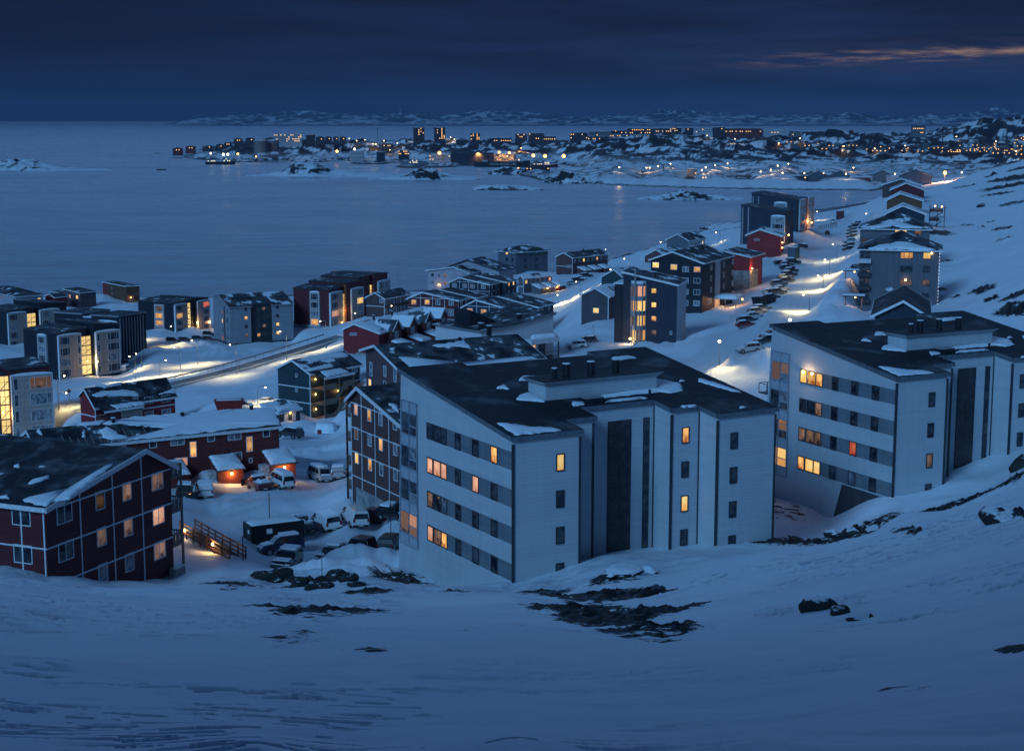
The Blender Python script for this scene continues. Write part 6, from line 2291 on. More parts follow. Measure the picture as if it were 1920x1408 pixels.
def ground_parts(x, y):
    """height, rock mask, packed mask"""
    x, y = np.asarray(x, float), np.asarray(y, float)
    shp = x.shape
    x, y = x.ravel(), y.ravel()
    z = base_z(x, y)
    r = np.hypot(x, y)
    pk = lane_mask(x, y)
    near = 1 - sstep(r, 100, 150)
    midf = sstep(r, 60, 120) * (1 - sstep(r, 1300, 1700))
    far = sstep(r, 1900, 2300)
    # wind-carved ridges on the viewer's slope
    ca, sa = math.cos(R(8)), math.sin(R(8))
    xr, yr = x * ca + y * sa, -x * sa + y * ca
    lf = sstep(-np.arctan2(x, y), -0.25, 0.12)
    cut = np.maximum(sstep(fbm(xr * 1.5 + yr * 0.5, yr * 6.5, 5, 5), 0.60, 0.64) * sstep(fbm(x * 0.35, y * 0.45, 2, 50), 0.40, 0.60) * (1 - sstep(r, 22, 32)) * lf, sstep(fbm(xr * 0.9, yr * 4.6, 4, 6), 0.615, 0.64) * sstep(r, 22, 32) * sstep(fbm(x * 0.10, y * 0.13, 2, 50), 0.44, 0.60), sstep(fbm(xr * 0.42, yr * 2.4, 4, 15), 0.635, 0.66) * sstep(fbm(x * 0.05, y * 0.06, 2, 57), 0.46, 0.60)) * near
    z = z + near * ((fbm(x * 0.10, y * 0.16, 3, 1) - 0.5) * 0.9 - cut * 0.09 * sstep(r, 5, 12) + (fbm(xr * 0.4, yr * 1.1, 3, 9) - 0.5) * 0.10)
    z = z + midf * (1 - pk * 0.85) * ((fbm(x * 0.05, y * 0.05, 4, 3) - 0.5) * 2.0 + (fbm(x * 0.3, y * 0.3, 3, 4) - 0.5) * 0.5)
    z = z + pk * (fbm(x * 0.8, y * 0.8, 2, 8) - 0.5) * 0.12
    rock = np.zeros_like(z)
    bank = np.zeros_like(z)
    for (cx, cy, a, b, h, hd) in BANKS:
        k = (np.abs(x - cx) < a * 2.5) & (np.abs(y - cy) < a * 2.5 + b)
        if not k.any():
            continue
        dx, dy = x[k] - cx, y[k] - cy
        u = (dx * math.cos(hd) + dy * math.sin(hd)) / a
        v = (-dx * math.sin(hd) + dy * math.cos(hd)) / b
        w = np.exp(-(u ** 4 + np.abs(v) ** 2.2))
        bank[k] = np.maximum(bank[k], w * h * (0.45 + 0.75 * fbm(x[k] * 0.5, y[k] * 0.5, 4, 21)))
    z = z + bank
    for (cx, cy, a, b, st, rl) in ROCKS:
        k = (np.abs(x - cx) < a * 1.7) & (np.abs(y - cy) < b * 1.9)
        if not k.any():
            continue
        d = np.sqrt(((x[k] - cx) / a) ** 2 + ((y[k] - cy) / b) ** 2)
        sc = 1.0 / max(1.2, a * 0.35)
        nz = ridged(x[k] * sc * 0.8 + 3, y[k] * sc * 1.6, 4, 31)
        m = st * 1.22 * (1 - sstep(d, 0.45, 1.45)) * (0.45 + 1.0 * nz)
        rock[k] = np.maximum(rock[k], m)
        fl = ridged(x[k] * 0.9 + y[k] * 0.3, y[k] * 2.6, 3, 35)
        z[k] += rl * (1 - sstep(d, 0.3, 1.5)) * ((nz - 0.35) * 0.9 + (fl - 0.4) * 0.75)
    # the headland: rough rock with snow in every hollow
    land = sstep(z, 0.0, 6.0) * far
    rg = ridged(x * 0.009 + y * 0.0035, y * 0.0095, 5, 70)
    r2 = ridged(x * 0.022 + y * 0.011, y * 0.020, 4, 90)
    slope = sstep(z, 8, 22)
    z = z + land * (slope * 0.85 + 0.12) * ((rg - 0.45) * 26 + (r2 - 0.45) * 9)
    tn = fbm(x * 0.060 + y * 0.028, y * 0.026 - x * 0.010, 5, 66)
    rock = np.maximum(rock, land * sstep(tn * 0.80 + r2 * 0.30, 0.42, 0.58) * (0.45 + 0.50 * slope))
    rock = np.maximum(rock, land * sstep(fbm(x * 0.13, y * 0.05, 4, 44), 0.50, 0.66) * 0.62)
    rock = np.maximum(rock, far * (z > -0.5) * (1 - sstep(z, 3.0, 8.0)) * sstep(fbm(x * 0.16, y * 0.09, 4, 45), 0.40, 0.56) * 0.8)
    # shore rocks
    rock = np.maximum(rock, (1 - sstep(np.abs(z - 0.7), 0.3, 1.6)) * 0.75 * sstep(r, 300, 500))
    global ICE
    ICE = cut  # carved marks reused as a mask: scarp shade painted into the snow colour
    return z.reshape(shp), rock.reshape(shp), pk.reshape(shp)


def ground_z(x, y):
    return ground_parts(x, y)[0]


rad = np.concatenate([np.exp(np.linspace(math.log(4.0), math.log(760), 1050)), np.exp(np.linspace(math.log(764), math.log(6000), 400))])
azs = np.radians(np.concatenate([np.linspace(-86, -25.2, 70), np.linspace(-24.5, 24.5, 740), np.linspace(25.2, 86, 70)]))
AA_, RR_ = np.meshgrid(azs, rad)
X, Y = np.sin(AA_) * RR_, np.cos(AA_) * RR_
Z, ROCK, PACK = ground_parts(X, Y)
SHADE_RUTS = ICE
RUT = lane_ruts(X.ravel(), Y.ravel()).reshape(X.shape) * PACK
SHADE_RUTS = np.maximum(SHADE_RUTS, RUT.ravel() * 0.42)
Z = Z - RUT * 0.05
nr, na = X.shape
me = bpy.data.meshes.new('snow_ground')
co = np.stack([X, Y, Z], -1).reshape(-1, 3).astype(np.float32)
ii = np.arange(nr * na).reshape(nr, na)
qd = np.stack([ii[:-1, :-1], ii[:-1, 1:], ii[1:, 1:], ii[1:, :-1]], -1).reshape(-1, 4)
qz = Z.reshape(-1)[qd].max(1)
qd = qd[qz > -3.0]
me.vertices.add(len(co))
me.vertices.foreach_set('co', co.ravel())
me.loops.add(len(qd) * 4)
me.loops.foreach_set('vertex_index', qd.ravel().astype(np.int32))
me.polygons.add(len(qd))
me.polygons.foreach_set('loop_start', np.arange(0, len(qd) * 4, 4, dtype=np.int32))
me.polygons.foreach_set('loop_total', np.full(len(qd), 4, dtype=np.int32))
me.polygons.foreach_set('use_smooth', np.ones(len(qd), dtype=bool))
for nm, arr in (('rock', ROCK), ('packed', PACK), ('scarp_shade_ruts', SHADE_RUTS)):
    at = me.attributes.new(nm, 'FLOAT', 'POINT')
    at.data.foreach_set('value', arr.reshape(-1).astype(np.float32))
me.update(calc_edges=True)
me.validate()
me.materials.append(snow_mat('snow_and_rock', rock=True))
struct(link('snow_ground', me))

# ------------------------------------------------------------------ sea
m = MB()
m.quad([(-42000, 300, 0), (42000, 300, 0), (42000, 75000, 0), (-42000, 75000, 0)])
struct(m.build('sea', water_mat()))


# ------------------------------------------------------------------ skerries in the bay and the mountains across the fjord
def heightfield(name, x0, x1, y0, y1, nx, ny, fn, mat):
    xs, ys = np.linspace(x0, x1, nx), np.linspace(y0, y1, ny)
    X, Y = np.meshgrid(xs, ys)
    Z = fn(X, Y)
    ii = np.arange(nx * ny).reshape(ny, nx)
    qd = np.stack([ii[:-1, :-1], ii[:-1, 1:], ii[1:, 1:], ii[1:, :-1]], -1).reshape(-1, 4)
    qd = qd[Z.reshape(-1)[qd].max(1) > -0.5]
    me = bpy.data.meshes.new(name)
    me.from_pydata(np.stack([X, Y, Z], -1).reshape(-1, 3).tolist(), [], qd.tolist())
    me.polygons.foreach_set('use_smooth', [True] * len(me.polygons))
    me.materials.append(mat)
    return struct(link(name, me))


ISL = rock_snow('skerry_rock', 0.05, 0.80)
for k, (px0, px1, pt, pb, peak, flat) in enumerate(((440, 780, 306, 332, 0.32, 0.25), (690, 930, 319, 338, 0.42, 0.2), (-120, 210, 290, 321, 0.38, 0.2), (1195, 1402, 361, 376, 0.45, 0.5), (862, 1035, 348, 357, 0.3, 0.8), (905, 1010, 316, 328, 0.4, 0.8),
                                                    (1315, 1392, 420, 432, 0.9, 0.6), (1020, 1150, 325, 345, 0.3, 0.5))):
    a, b = atZ(px0, pb, 0), atZ(px1, pb, 0)
    Y0 = a[1]
    h = (pb - pt) / F * Y0 * (0.92 if px0 > 0 else 0.6)
    cx, w = (a[0] + b[0]) / 2, (b[0] - a[0]) / 2
    dep = max(w * 0.35, h * 4)
    def fn(X, Y, cx=cx, w=w, Y0=Y0, dep=dep, h=h, peak=peak, flat=flat, k=k):
        u = (X - cx) / w
        v = (Y - Y0 - dep) / dep
        d = np.sqrt(u * u + v * v) + (fbm(X * 3 / w, Y * 3 / w, 4, 200 + k) - 0.5) * 0.7
        s = np.exp(-((u + 1 - 2 * peak) / 0.34) ** 2)
        body = (1 - sstep(d, 0.25, 1.0))
        return body * h * (flat * 0.9 + (1 - flat * 0.9) * s) * (0.75 + 0.6 * ridged(X * 6 / w, Y * 6 / w, 4, 210 + k)) - 0.8 + 1.6 * (1 - sstep(d, 0.8, 1.05))
    heightfield('skerry', cx - w * 1.15, cx + w * 1.15, Y0 - dep * 0.4, Y0 + dep * 2.4, 130, 70, fn, ISL)


def mtn(X, Y):
    azd = np.degrees(np.arctan2(X, Y))
    fade = sstep(azd, -13.6, -9.0)
    env = 0.50 + 0.35 * fbm(azd * 0.55, azd * 0 + 2.0, 3, 7)
    for a, w, g_ in ((-3.7, 0.9, 0.32), (-8.2, 1.2, 0.16), (-1.5, 1.0, 0.18), (6.3, 1.1, 0.42), (1.0, 0.6, 0.15), (3.4, 0.6, 0.12), (12.0, 0.8, 0.12), (16.8, 0.7, 0.22)):
        env = env + g_ * np.exp(-((azd - a) / w) ** 2)
    row = np.exp(-((Y - 25400) / 1700.0) ** 2)
    rr = ridged(X * 0.0011, Y * 0.0011, 6, 300)
    r2 = ridged(X * 0.0042, Y * 0.0042, 4, 340)
    return fade * env * row * (60 + 230 * rr + 75 * r2) - 8


heightfield('mountains', -7200, 9200, 23300, 27500, 640, 120, mtn, rock_snow('mountain_rock', 0.006, 0.93))

# hull of the road on the left: thin slush strip between snow edges
def ribbon(name, pts, w, mat, dz=0.10, off=0.0, n=14):
    q = [gp(x, y) for x, y in pts]
    cs = []
    for a, b in zip(q[:-1], q[1:]):
        for k in range(n):
            cs.append(a + (b - a) * k / n)
    cs.append(q[-1])
    # smooth the bends, then drape
    cs = np.array(cs)
    for _ in range(30):
        cs[1:-1] = (cs[:-2] + cs[1:-1] * 2 + cs[2:]) / 4
    m = MB()
    L_, R_ = [], []
    for i, c in enumerate(cs):
        d = cs[min(i + 1, len(cs) - 1)] - cs[max(i - 1, 0)]
        d = d / np.hypot(d[0], d[1])
        nrm_ = np.array([-d[1], d[0], 0])
        for s, lst in ((1, L_), (-1, R_)):
            p = c + nrm_ * (off + s * w)
            lst.append((p[0], p[1], c[2] + dz))
    for i in range(len(cs) - 1):
        m.quad([L_[i], R_[i], R_[i + 1], L_[i + 1]])
    return m.build(name, mat, fix=False), cs


def slush(m):
    N, L, M, MIX, SM = new_nodes(m.node_tree)
    p = princ(N, L, Roughness=0.5)
    tc = N('ShaderNodeTexCoord')
    mp = N('ShaderNodeMapping')
    mp.inputs['Rotation'].default_value = (0, 0, R(-29))
    mp.inputs['Scale'].default_value = (0.04, 0.9, 1)
    L(tc.outputs['Object'], mp.inputs[0])
    n = N('ShaderNodeTexNoise', i_Scale=1.0, i_Detail=5.0)
    L(mp.outputs[0], n.inputs['Vector'])
    L(MIX(SM(n.outputs[0], 0.40, 0.66), (0.055, 0.052, 0.05), (0.24, 0.235, 0.23)), p.inputs['Base Color'])


ROADP = [(60, 780), (105, 770), (240, 746), (330, 724), (440, 698), (540, 668), (648, 632)]
rd, RC = ribbon('road', ROADP, 3.9, mk('wet_asphalt', slush), 0.12)
struct(rd)
st_, _ = ribbon('road_centre_strip', ROADP, 0.42, plain('pale_centre_strip', (0.66, 0.66, 0.62), 0.7), 0.145)  # pale strip along the middle of the road
struct(st_)
sb, _ = ribbon('road_verge', ROADP, 0.7, SNOW, 0.40, 4.3)
struct(sb)


# the mountainside is added unseen behind the camera, shaped to shade the foreground
def back(X, Y):
    r = np.hypot(X * 0.45, Y + 3.0)
    return 80.7 + np.where(Y < -2, np.minimum(-2 - Y, 50) * 1.12, 0) * (0.9 + 0.25 * fbm(X * 0.03, Y * 0.03, 3, 77)) - np.abs(X) * 0.05


hb_ = heightfield('unseen_shade_slope', -300, 300, -130, 4.5, 110, 50, back, SNOW)
# ------------------------------------------------------------------ vehicles
def paint(name, col, metal=0.0):
    def fn(m):
        N, L, M, MIX, SM = new_nodes(m.node_tree)
        p = princ(N, L, Roughness=0.28, Metallic=metal, Specular_IOR_Level=0.5, Coat_Weight=0.4)
        tc = N('ShaderNodeTexCoord')
        n = N('ShaderNodeTexNoise', i_Scale=1.6, i_Detail=5.0)
        L(tc.outputs['Object'], n.inputs['Vector'])
        s = N('ShaderNodeSeparateXYZ')
        L(tc.outputs['Object'], s.inputs[0])
        salt = M('MULTIPLY', SM(s.outputs[2], 0.75, 0.25), SM(n.outputs[0], 0.35, 0.7))
        L(MIX(M('MULTIPLY', salt, 0.45), col, (0.30, 0.29, 0.28)), p.inputs['Base Color'])
    return mk(name, fn)


PAINT = {k: paint('car_paint_' + k, c) for k, c in dict(red=(0.20, 0.012, 0.014), dark_red=(0.10, 0.010, 0.014), black=(0.010, 0.011, 0.014), dark_blue=(0.012, 0.018, 0.05), white=(0.62, 0.63, 0.65),
                                                        silver=(0.34, 0.35, 0.37), grey=(0.12, 0.125, 0.13), charcoal=(0.03, 0.032, 0.036), green=(0.02, 0.045, 0.035)).items()}
TYRE = plain('tyre_rubber', (0.012, 0.012, 0.013), 0.9)
RIM = plain('wheel_rim', (0.30, 0.31, 0.33), 0.35, 0.6)
CARGLASS = glass_dark('car_glass', (0.010, 0.013, 0.018), 0.05, 0.015)
HEADL = plain('headlight_lens', (0.55, 0.57, 0.6), 0.15, spec=0.8)
TAILL = plain('tail_light_lens', (0.24, 0.008, 0.008), 0.2, spec=0.8)
TRIMB = plain('black_plastic', (0.016, 0.016, 0.018), 0.6)
PLATE = plain('number_plate', (0.5, 0.5, 0.46), 0.5)

# side profiles (x forward, z up), belt height, glass spans
CARS = {
    'hatch': dict(w=1.74, prof=[(-2.02, 0.30), (-2.06, 0.62), (-2.0, 0.95), (-1.72, 1.32), (-1.45, 1.47), (-0.2, 1.50), (0.35, 1.42), (0.98, 1.00), (1.75, 0.86), (2.02, 0.66), (2.06, 0.30)], belt=0.93, ws=(6, 7), rs=(2, 4), ax=(-1.25, 1.30), wr=0.31,
                  side=[(-1.62, 0.98), (-1.38, 1.38), (-0.2, 1.42), (0.28, 1.35), (0.82, 0.98)]),
    'wagon': dict(w=1.78, prof=[(-2.30, 0.32), (-2.33, 0.65), (-2.28, 0.98), (-2.05, 1.38), (-1.85, 1.47), (-0.3, 1.49), (0.25, 1.42), (0.98, 1.00), (1.95, 0.86), (2.25, 0.66), (2.28, 0.32)], belt=0.95, ws=(6, 7), rs=(2, 4), ax=(-1.35, 1.42), wr=0.32,
                  side=[(-2.05, 1.0), (-1.85, 1.38), (-0.3, 1.41), (0.2, 1.34), (0.80, 1.0)]),
    'suv': dict(w=1.86, prof=[(-2.22, 0.42), (-2.26, 0.75), (-2.22, 1.10), (-2.05, 1.62), (-1.85, 1.74), (-0.1, 1.77), (0.35, 1.68), (0.92, 1.18), (1.95, 1.06), (2.22, 0.86), (2.25, 0.42)], belt=1.12, ws=(6, 7), rs=(2, 4), ax=(-1.35, 1.40), wr=0.37,
                side=[(-2.0, 1.16), (-1.84, 1.62), (-0.1, 1.66), (0.30, 1.58), (0.76, 1.16)]),
    'van': dict(w=1.92, prof=[(-2.42, 0.38), (-2.46, 0.70), (-2.44, 1.10), (-2.36, 1.80), (-2.20, 1.94), (0.6, 1.97), (1.05, 1.86), (1.72, 1.18), (2.25, 1.02), (2.46, 0.80), (2.50, 0.38)], belt=1.15, ws=(6, 7), rs=(2, 3), ax=(-1.45, 1.55), wr=0.33,
                side=[(0.42, 1.20), (0.42, 1.72), (0.90, 1.72), (1.48, 1.20)]),
    'minibus': dict(w=1.72, prof=[(-2.10, 0.38), (-2.14, 0.70), (-2.12, 1.10), (-2.02, 1.80), (-1.88, 1.93), (0.9, 1.96), (1.25, 1.84), (1.72, 1.14), (2.02, 0.98), (2.12, 0.78), (2.14, 0.38)], belt=1.12, ws=(6, 7), rs=(2, 3), ax=(-1.25, 1.25), wr=0.30,
                    side=[(-1.95, 1.18), (-1.80, 1.74), (0.9, 1.76), (1.12, 1.68), (1.50, 1.18)]),
    'pickup': dict(w=1.80, prof=[(-2.45, 0.50), (-2.48, 0.70), (-2.45, 1.00), (-0.42, 1.02), (-0.28, 1.62), (0.45, 1.66), (0.65, 1.58), (1.10, 1.10), (2.10, 0.98), (2.42, 0.80), (2.45, 0.45)], belt=1.05, ws=(6, 7), rs=(3, 4), ax=(-1.45, 1.50), wr=0.37,
                   side=[(-0.20, 1.10), (-0.12, 1.52), (0.42, 1.55), (0.58, 1.50), (0.92, 1.10)]),
}


def car_meshes(kind):
    c = CARS[kind]
    w, pr = c['w'] / 2, c['prof']
    out = {}
    cen = (0.0, 0.75)
    def wy(z):
        return w - max(0.0, z - c['belt']) * 0.20 - max(0, 0.55 - z) * 0.10
    m = MB()
    rings = []
    for side in (-1, 1):
        shrink = [(x + (cen[0] - x) * 0.025, z + (cen[1] - z) * 0.045) for x, z in pr]
        outer = [(x, side * wy(z), z) for x, z in shrink]
        inner = [(x, side * (wy(z) - 0.09), z) for x, z in pr]
        rings += [outer, inner] if side == -1 else [inner, outer]
    n = len(pr)
    for r in rings:
        m.v += r
    for k in range(3):
        for i in range(n):
            j = (i + 1) % n
            m.f.append((k * n + i, k * n + j, (k + 1) * n + j, (k + 1) * n + i))
            m.m.append(0)
    m.f.append(tuple(range(n)))
    m.f.append(tuple(3 * n + i for i in reversed(range(n))))
    m.m += [0, 0]
    if kind == 'pickup':
        m.box((-2.35, -0.78, 1.03), (-0.5, 0.78, 1.035), 1)
        for s in (-1, 1):
            m.box((-2.46, s * 0.80, 1.0), (-0.42, s * 0.88, 1.20), 0)
        m.box((-2.47, -0.88, 1.0), (-2.40, 0.88, 1.20), 0)
    for s in (-1, 1):
        m.box((c['ax'][1] - 0.55 + 0.9 - 1.0, s * (w - 0.02), 1.0 if kind != 'hatch' else 0.92), (c['ax'][1] - 0.48, s * (w + 0.16), 1.12 if kind != 'hatch' else 1.03), 1)
    m.box((pr[-1][0] - 0.12, -w * 0.92, 0.34), (pr[-1][0] + 0.05, w * 0.92, 0.52), 1)
    m.box((pr[0][0] - 0.05, -w * 0.92, 0.36), (pr[0][0] + 0.12, w * 0.92, 0.54), 1)
    for ax in c['ax']:
        for s in (-1, 1):
            pts = [(ax + (c['wr'] + 0.09) * math.cos(t), s * (w - 0.035 if True else 0), c['wr'] + (c['wr'] + 0.09) * math.sin(t)) for t in [math.pi * q / 10 for q in range(11)]]
            m.quad([(p[0], s * (wy(0.5) + 0.006), p[2]) for p in pts], 1)
    out['body'] = m
    g = MB()
    for a, b in (c['ws'], c['rs']):
        (x0, z0), (x1, z1) = pr[a], pr[b]
        if b - a > 1:
            x1, z1 = pr[b - 1][0] + (pr[b][0] - pr[b - 1][0]) * 0.3, pr[b - 1][1] + (pr[b][1] - pr[b - 1][1]) * 0.3
        nx, nz = -(z1 - z0), (x1 - x0)
        l = math.hypot(nx, nz)
        nx, nz = nx / l * 0.012, nz / l * 0.012
        if nz < 0 and a > 4:
            nx, nz = -nx, -nz
        if a <= 4 and nx > 0:
            nx, nz = -nx, -nz
        f = 0.10
        xa, za, xb, zb = x0 + (x1 - x0) * f, z0 + (z1 - z0) * f, x1 - (x1 - x0) * f, z1 - (z1 - z0) * f
        g.quad([(xa + nx, -(wy(za) - 0.14), za + nz), (xa + nx, wy(za) - 0.14, za + nz), (xb + nx, wy(zb) - 0.14, zb + nz), (xb + nx, -(wy(zb) - 0.14), zb + nz)])
    sp = c['side']
    for s in (-1, 1):
        def P(x, z):
            return (x, s * (wy(z) + 0.012), z)
        x0, x1 = sp[0][0], sp[-1][0]
        cuts = [x0] + [x0 + (x1 - x0) * q for q in ((0.34, 0.66) if len(sp) == 5 and kind != 'pickup' else ())] + [x1]
        def top(x):
            for (xa, za), (xb, zb) in zip(sp[:-1], sp[1:]):
                if xa <= x <= xb and xb > xa:
                    return za + (zb - za) * (x - xa) / (xb - xa)
            return sp[1][1]
        for k in range(len(cuts) - 1):
            a, b = cuts[k] + 0.03, cuts[k + 1] - 0.03
            xs = sorted([a, b] + [x for x, z in sp[1:-1] if a < x < b])
            poly = [P(a, sp[0][1]), P(b, sp[0][1])] + [P(x, max(top(x), sp[0][1] + 0.02)) for x in reversed(xs)]
            g.quad(poly)
    out['windows'] = g
    h = MB()
    zf = pr[-2][1]
    h.box((pr[-2][0] - 0.16, -0.2, zf - 0.06), (pr[-2][0] + 0.035, 0.2, zf + 0.08))
    out['headlight'] = h
    t = MB()
    zt = pr[1][1] + 0.12
    t.box((pr[1][0] - 0.02, -0.11, zt), (pr[1][0] + 0.14, 0.11, zt + (0.26 if kind not in ('van', 'minibus') else 0.42)))
    out['tail_light'] = t
    wl = MB()
    wl.tube([(0, -0.11, 0), (0, 0.11, 0)], c['wr'], 18, 0)
    out['wheel'] = wl
    ri = MB()
    ri.tube([(0, -0.118, 0), (0, 0.118, 0)], c['wr'] * 0.62, 12, 0)
    out['rim'] = ri
    pl = MB()
    pl.box((pr[0][0] - 0.07, -0.25, 0.40), (pr[0][0] - 0.055, 0.25, 0.51))
    pl.box((pr[-1][0] + 0.055, -0.25, 0.38), (pr[-1][0] + 0.07, 0.25, 0.49))
    out['number_plate'] = pl
    sn = MB()
    rx0, rz0, rx1, rz1 = pr[4][0] + 0.08, pr[4][1], pr[5][0] + 0.05, pr[5][1]
    ww = wy(rz0) - 0.08
    if kind == 'pickup':
        rx0, rx1 = -0.2, 0.45
        rz0 = rz1 = 1.65
    sn.prism([(rx0, -ww), (rx1, -ww), (rx1 + 0.1, 0), (rx1, ww), (rx0, ww)], lambda x, y: rz0 - 0.05, lambda x, y: rz0 + (rz1 - rz0) * (x - rx0) / (rx1 - rx0) + 0.19)
    bx0, bz0, bx1, bz1 = pr[7][0] + 0.12, pr[7][1], pr[8][0] - 0.05, pr[8][1]
    sn.prism([(bx0, -ww), (bx1, -ww * 0.9), (bx1, ww * 0.9), (bx0, ww)], lambda x, y: bz0 - 0.1, lambda x, y: bz0 + (bz1 - bz0) * (x - bx0) / (bx1 - bx0) + 0.09)
    out['snow_cover'] = sn
    return out


CAR_PROTO = {}


def make_car(kind, colour):
    c = CARS[kind]
    w = c['w'] / 2
    ms = car_meshes(kind)
    root = bpy.data.objects.new('parked_' + {'hatch': 'hatchback', 'wagon': 'estate_car', 'suv': 'suv', 'van': 'van', 'minibus': 'minibus', 'pickup': 'pickup_truck'}[kind], None)
    COL.objects.link(root)
    b = ms['body'].build('body', [PAINT[colour], TRIMB], root)
    bv = b.modifiers.new('soft_edges', 'BEVEL')
    bv.width = 0.035
    bv.segments = 2
    bv.limit_method = 'ANGLE'
    ms['windows'].build('windows', CARGLASS, root, fix=False)
    hm = ms['headlight'].mesh('headlight', [HEADL])
    tm = ms['tail_light'].mesh('tail_light', [TAILL])
    for s in (-1, 1):
        link('headlight', hm, root, (0, s * (w - 0.28), 0))
        link('tail_light', tm, root, (0, s * (w - 0.18), 0))
    wm = ms['wheel'].mesh('wheel', [TYRE])
    rm = ms['rim'].mesh('rim', [RIM])
    for ax in c['ax']:
        for s in (-1, 1):
            o = link('wheel', wm, root, (ax, s * (w - 0.10), c['wr']))
            link('rim', rm, o)
    ms['number_plate'].build('number_plate', PLATE, root)
    ms['snow_cover'].build('snow_cover', SNOW, root)
    return root


def car(kind, colour, px, py, heading, label, snow=True, group=None, cat=None, lift=0.0):
    key = kind
    if key not in CAR_PROTO:
        o = make_car(kind, colour)
        CAR_PROTO[key] = o
    else:
        o = copy_tree(CAR_PROTO[key])
        for ch in o.children:
            if ch.name.startswith('body'):
                ch.material_slots[0].link = 'OBJECT'
                ch.material_slots[0].material = PAINT[colour]
    p = gp(px, py, base_z)
    e = 1.2
    gx = (float(base_z(np.array([p[0] + e]), np.array([p[1]]))[0]) - float(base_z(np.array([p[0] - e]), np.array([p[1]]))[0])) / (2 * e)
    gy = (float(base_z(np.array([p[0]]), np.array([p[1] + e]))[0]) - float(base_z(np.array([p[0]]), np.array([p[1] - e]))[0])) / (2 * e)
    nz = Vector((-np.clip(gx, -0.07, 0.07), -np.clip(gy, -0.07, 0.07), 1)).normalized()
    fx = Vector((math.cos(R(heading)), math.sin(R(heading)), 0))
    fx = (fx - nz * fx.dot(nz)).normalized()
    fy = nz.cross(fx)
    o.matrix_world = Matrix(((fx.x, fy.x, nz.x, p[0]), (fx.y, fy.y, nz.y, p[1]), (fx.z, fy.z, nz.z, p[2] - 0.03 + lift), (0, 0, 0, 1)))
    tag(o, label, cat or {'van': 'van', 'minibus': 'minibus', 'pickup': 'pickup truck'}.get(kind, 'car'), group)
    if not snow:
        for ch in list(o.children):
            if ch.name.startswith('snow_cover'):
                bpy.data.objects.remove(ch)
    return o


GL = 'cars in the yard below the white block'
car('suv', 'dark_blue', 527, 1036, 205, 'dark blue off-road car parked along the black container, seen from its side', True, GL)
car('suv', 'black', 537, 1066, 262, 'black car with roof bars facing the viewer, its nose in the snow bank', True, GL)
car('hatch', 'charcoal', 624, 1051, 245, 'small dark car half sunk behind the snow bank, its pale roof shining', True, GL)
car('suv', 'black', 672, 1041, 250, 'black car behind the snow bank, closest car to the white block, with wing mirrors', False, GL)
car('suv', 'charcoal', 737, 1030, 75, 'dark car of which only the rear peeps out beside the white block', False, GL)
car('van', 'white', 612, 990, 118, 'white van with tall red tail lights and a dark rear window', False, GL)
car('van', 'white', 664, 981, 112, 'white van with a black side strip and barn doors, right of the other white van', False, GL)
car('hatch', 'dark_red', 711, 978, 325, 'dark red car with its nose towards the viewer, right of the white vans', False, GL)
car('hatch', 'black', 741, 972, 325, 'black car mostly hidden behind the corner of the white block', True, GL)
pk = car('pickup', 'dark_blue', 563, 995, 130, 'dark blue pickup with a loaded bed and a snow plough at its front', True, GL)
m = MB()
m.box((2.7, -1.3, 0.2), (2.85, 1.3, 1.0))
m.bar((2.3, -0.5, 0.5), (2.75, -0.5, 0.5), 0.12)
m.bar((2.3, 0.5, 0.5), (2.75, 0.5, 0.5), 0.12)
m.build('snow_plough', DARKMETAL, pk)
m = MB()
for k, (x, y) in enumerate(((-1.9, 0.3), (-1.4, -0.35), (-0.9, 0.25), (-1.6, -0.1))):
    globe(m, (x, y, 1.15), 0.34)
m.build('load', SNOW, pk)
pk2 = car('pickup', 'dark_red', 486, 917, 118, 'dark red flatbed pickup with snow on its bed, below the terrace porches', True, GL)
m = MB()
m.box((-2.5, -0.95, 1.06), (-0.5, 0.95, 1.16))
m.build('flatbed', GALV, pk2)
m = MB()
m.box((-2.4, -0.85, 1.165), (-0.6, 0.85, 1.26))
m.build('bed_snow', SNOW, pk2)
car('minibus', 'white', 528, 913, 122, 'white minibus with a row of side windows beside the red flatbed pickup', True, GL)
car('suv', 'white', 383, 929, 105, 'white car seen from behind, below the terrace and left of the pickup', True, GL)
car('suv', 'charcoal', 345, 932, 100, 'dark car half hidden by the balconies of the dark red house', True, GL)
car('minibus', 'silver', 599, 902, 300, 'silver people carrier facing the viewer on the open snow', True, GL)
car('suv', 'silver', 636, 897, 95, 'pale silver car seen from behind, touching the edge of the brown house', True, GL)
car('suv', 'charcoal', 543, 821, 150, 'charcoal off-road car on the lane right of the terrace', True, GL)
car('wagon', 'black', 453, 764, 10, 'black car behind the terrace roof, beside the red skip', True, GL)
car('wagon', 'charcoal', 492, 760, 160, 'dark car under the lamp behind the terrace roof', True, GL)

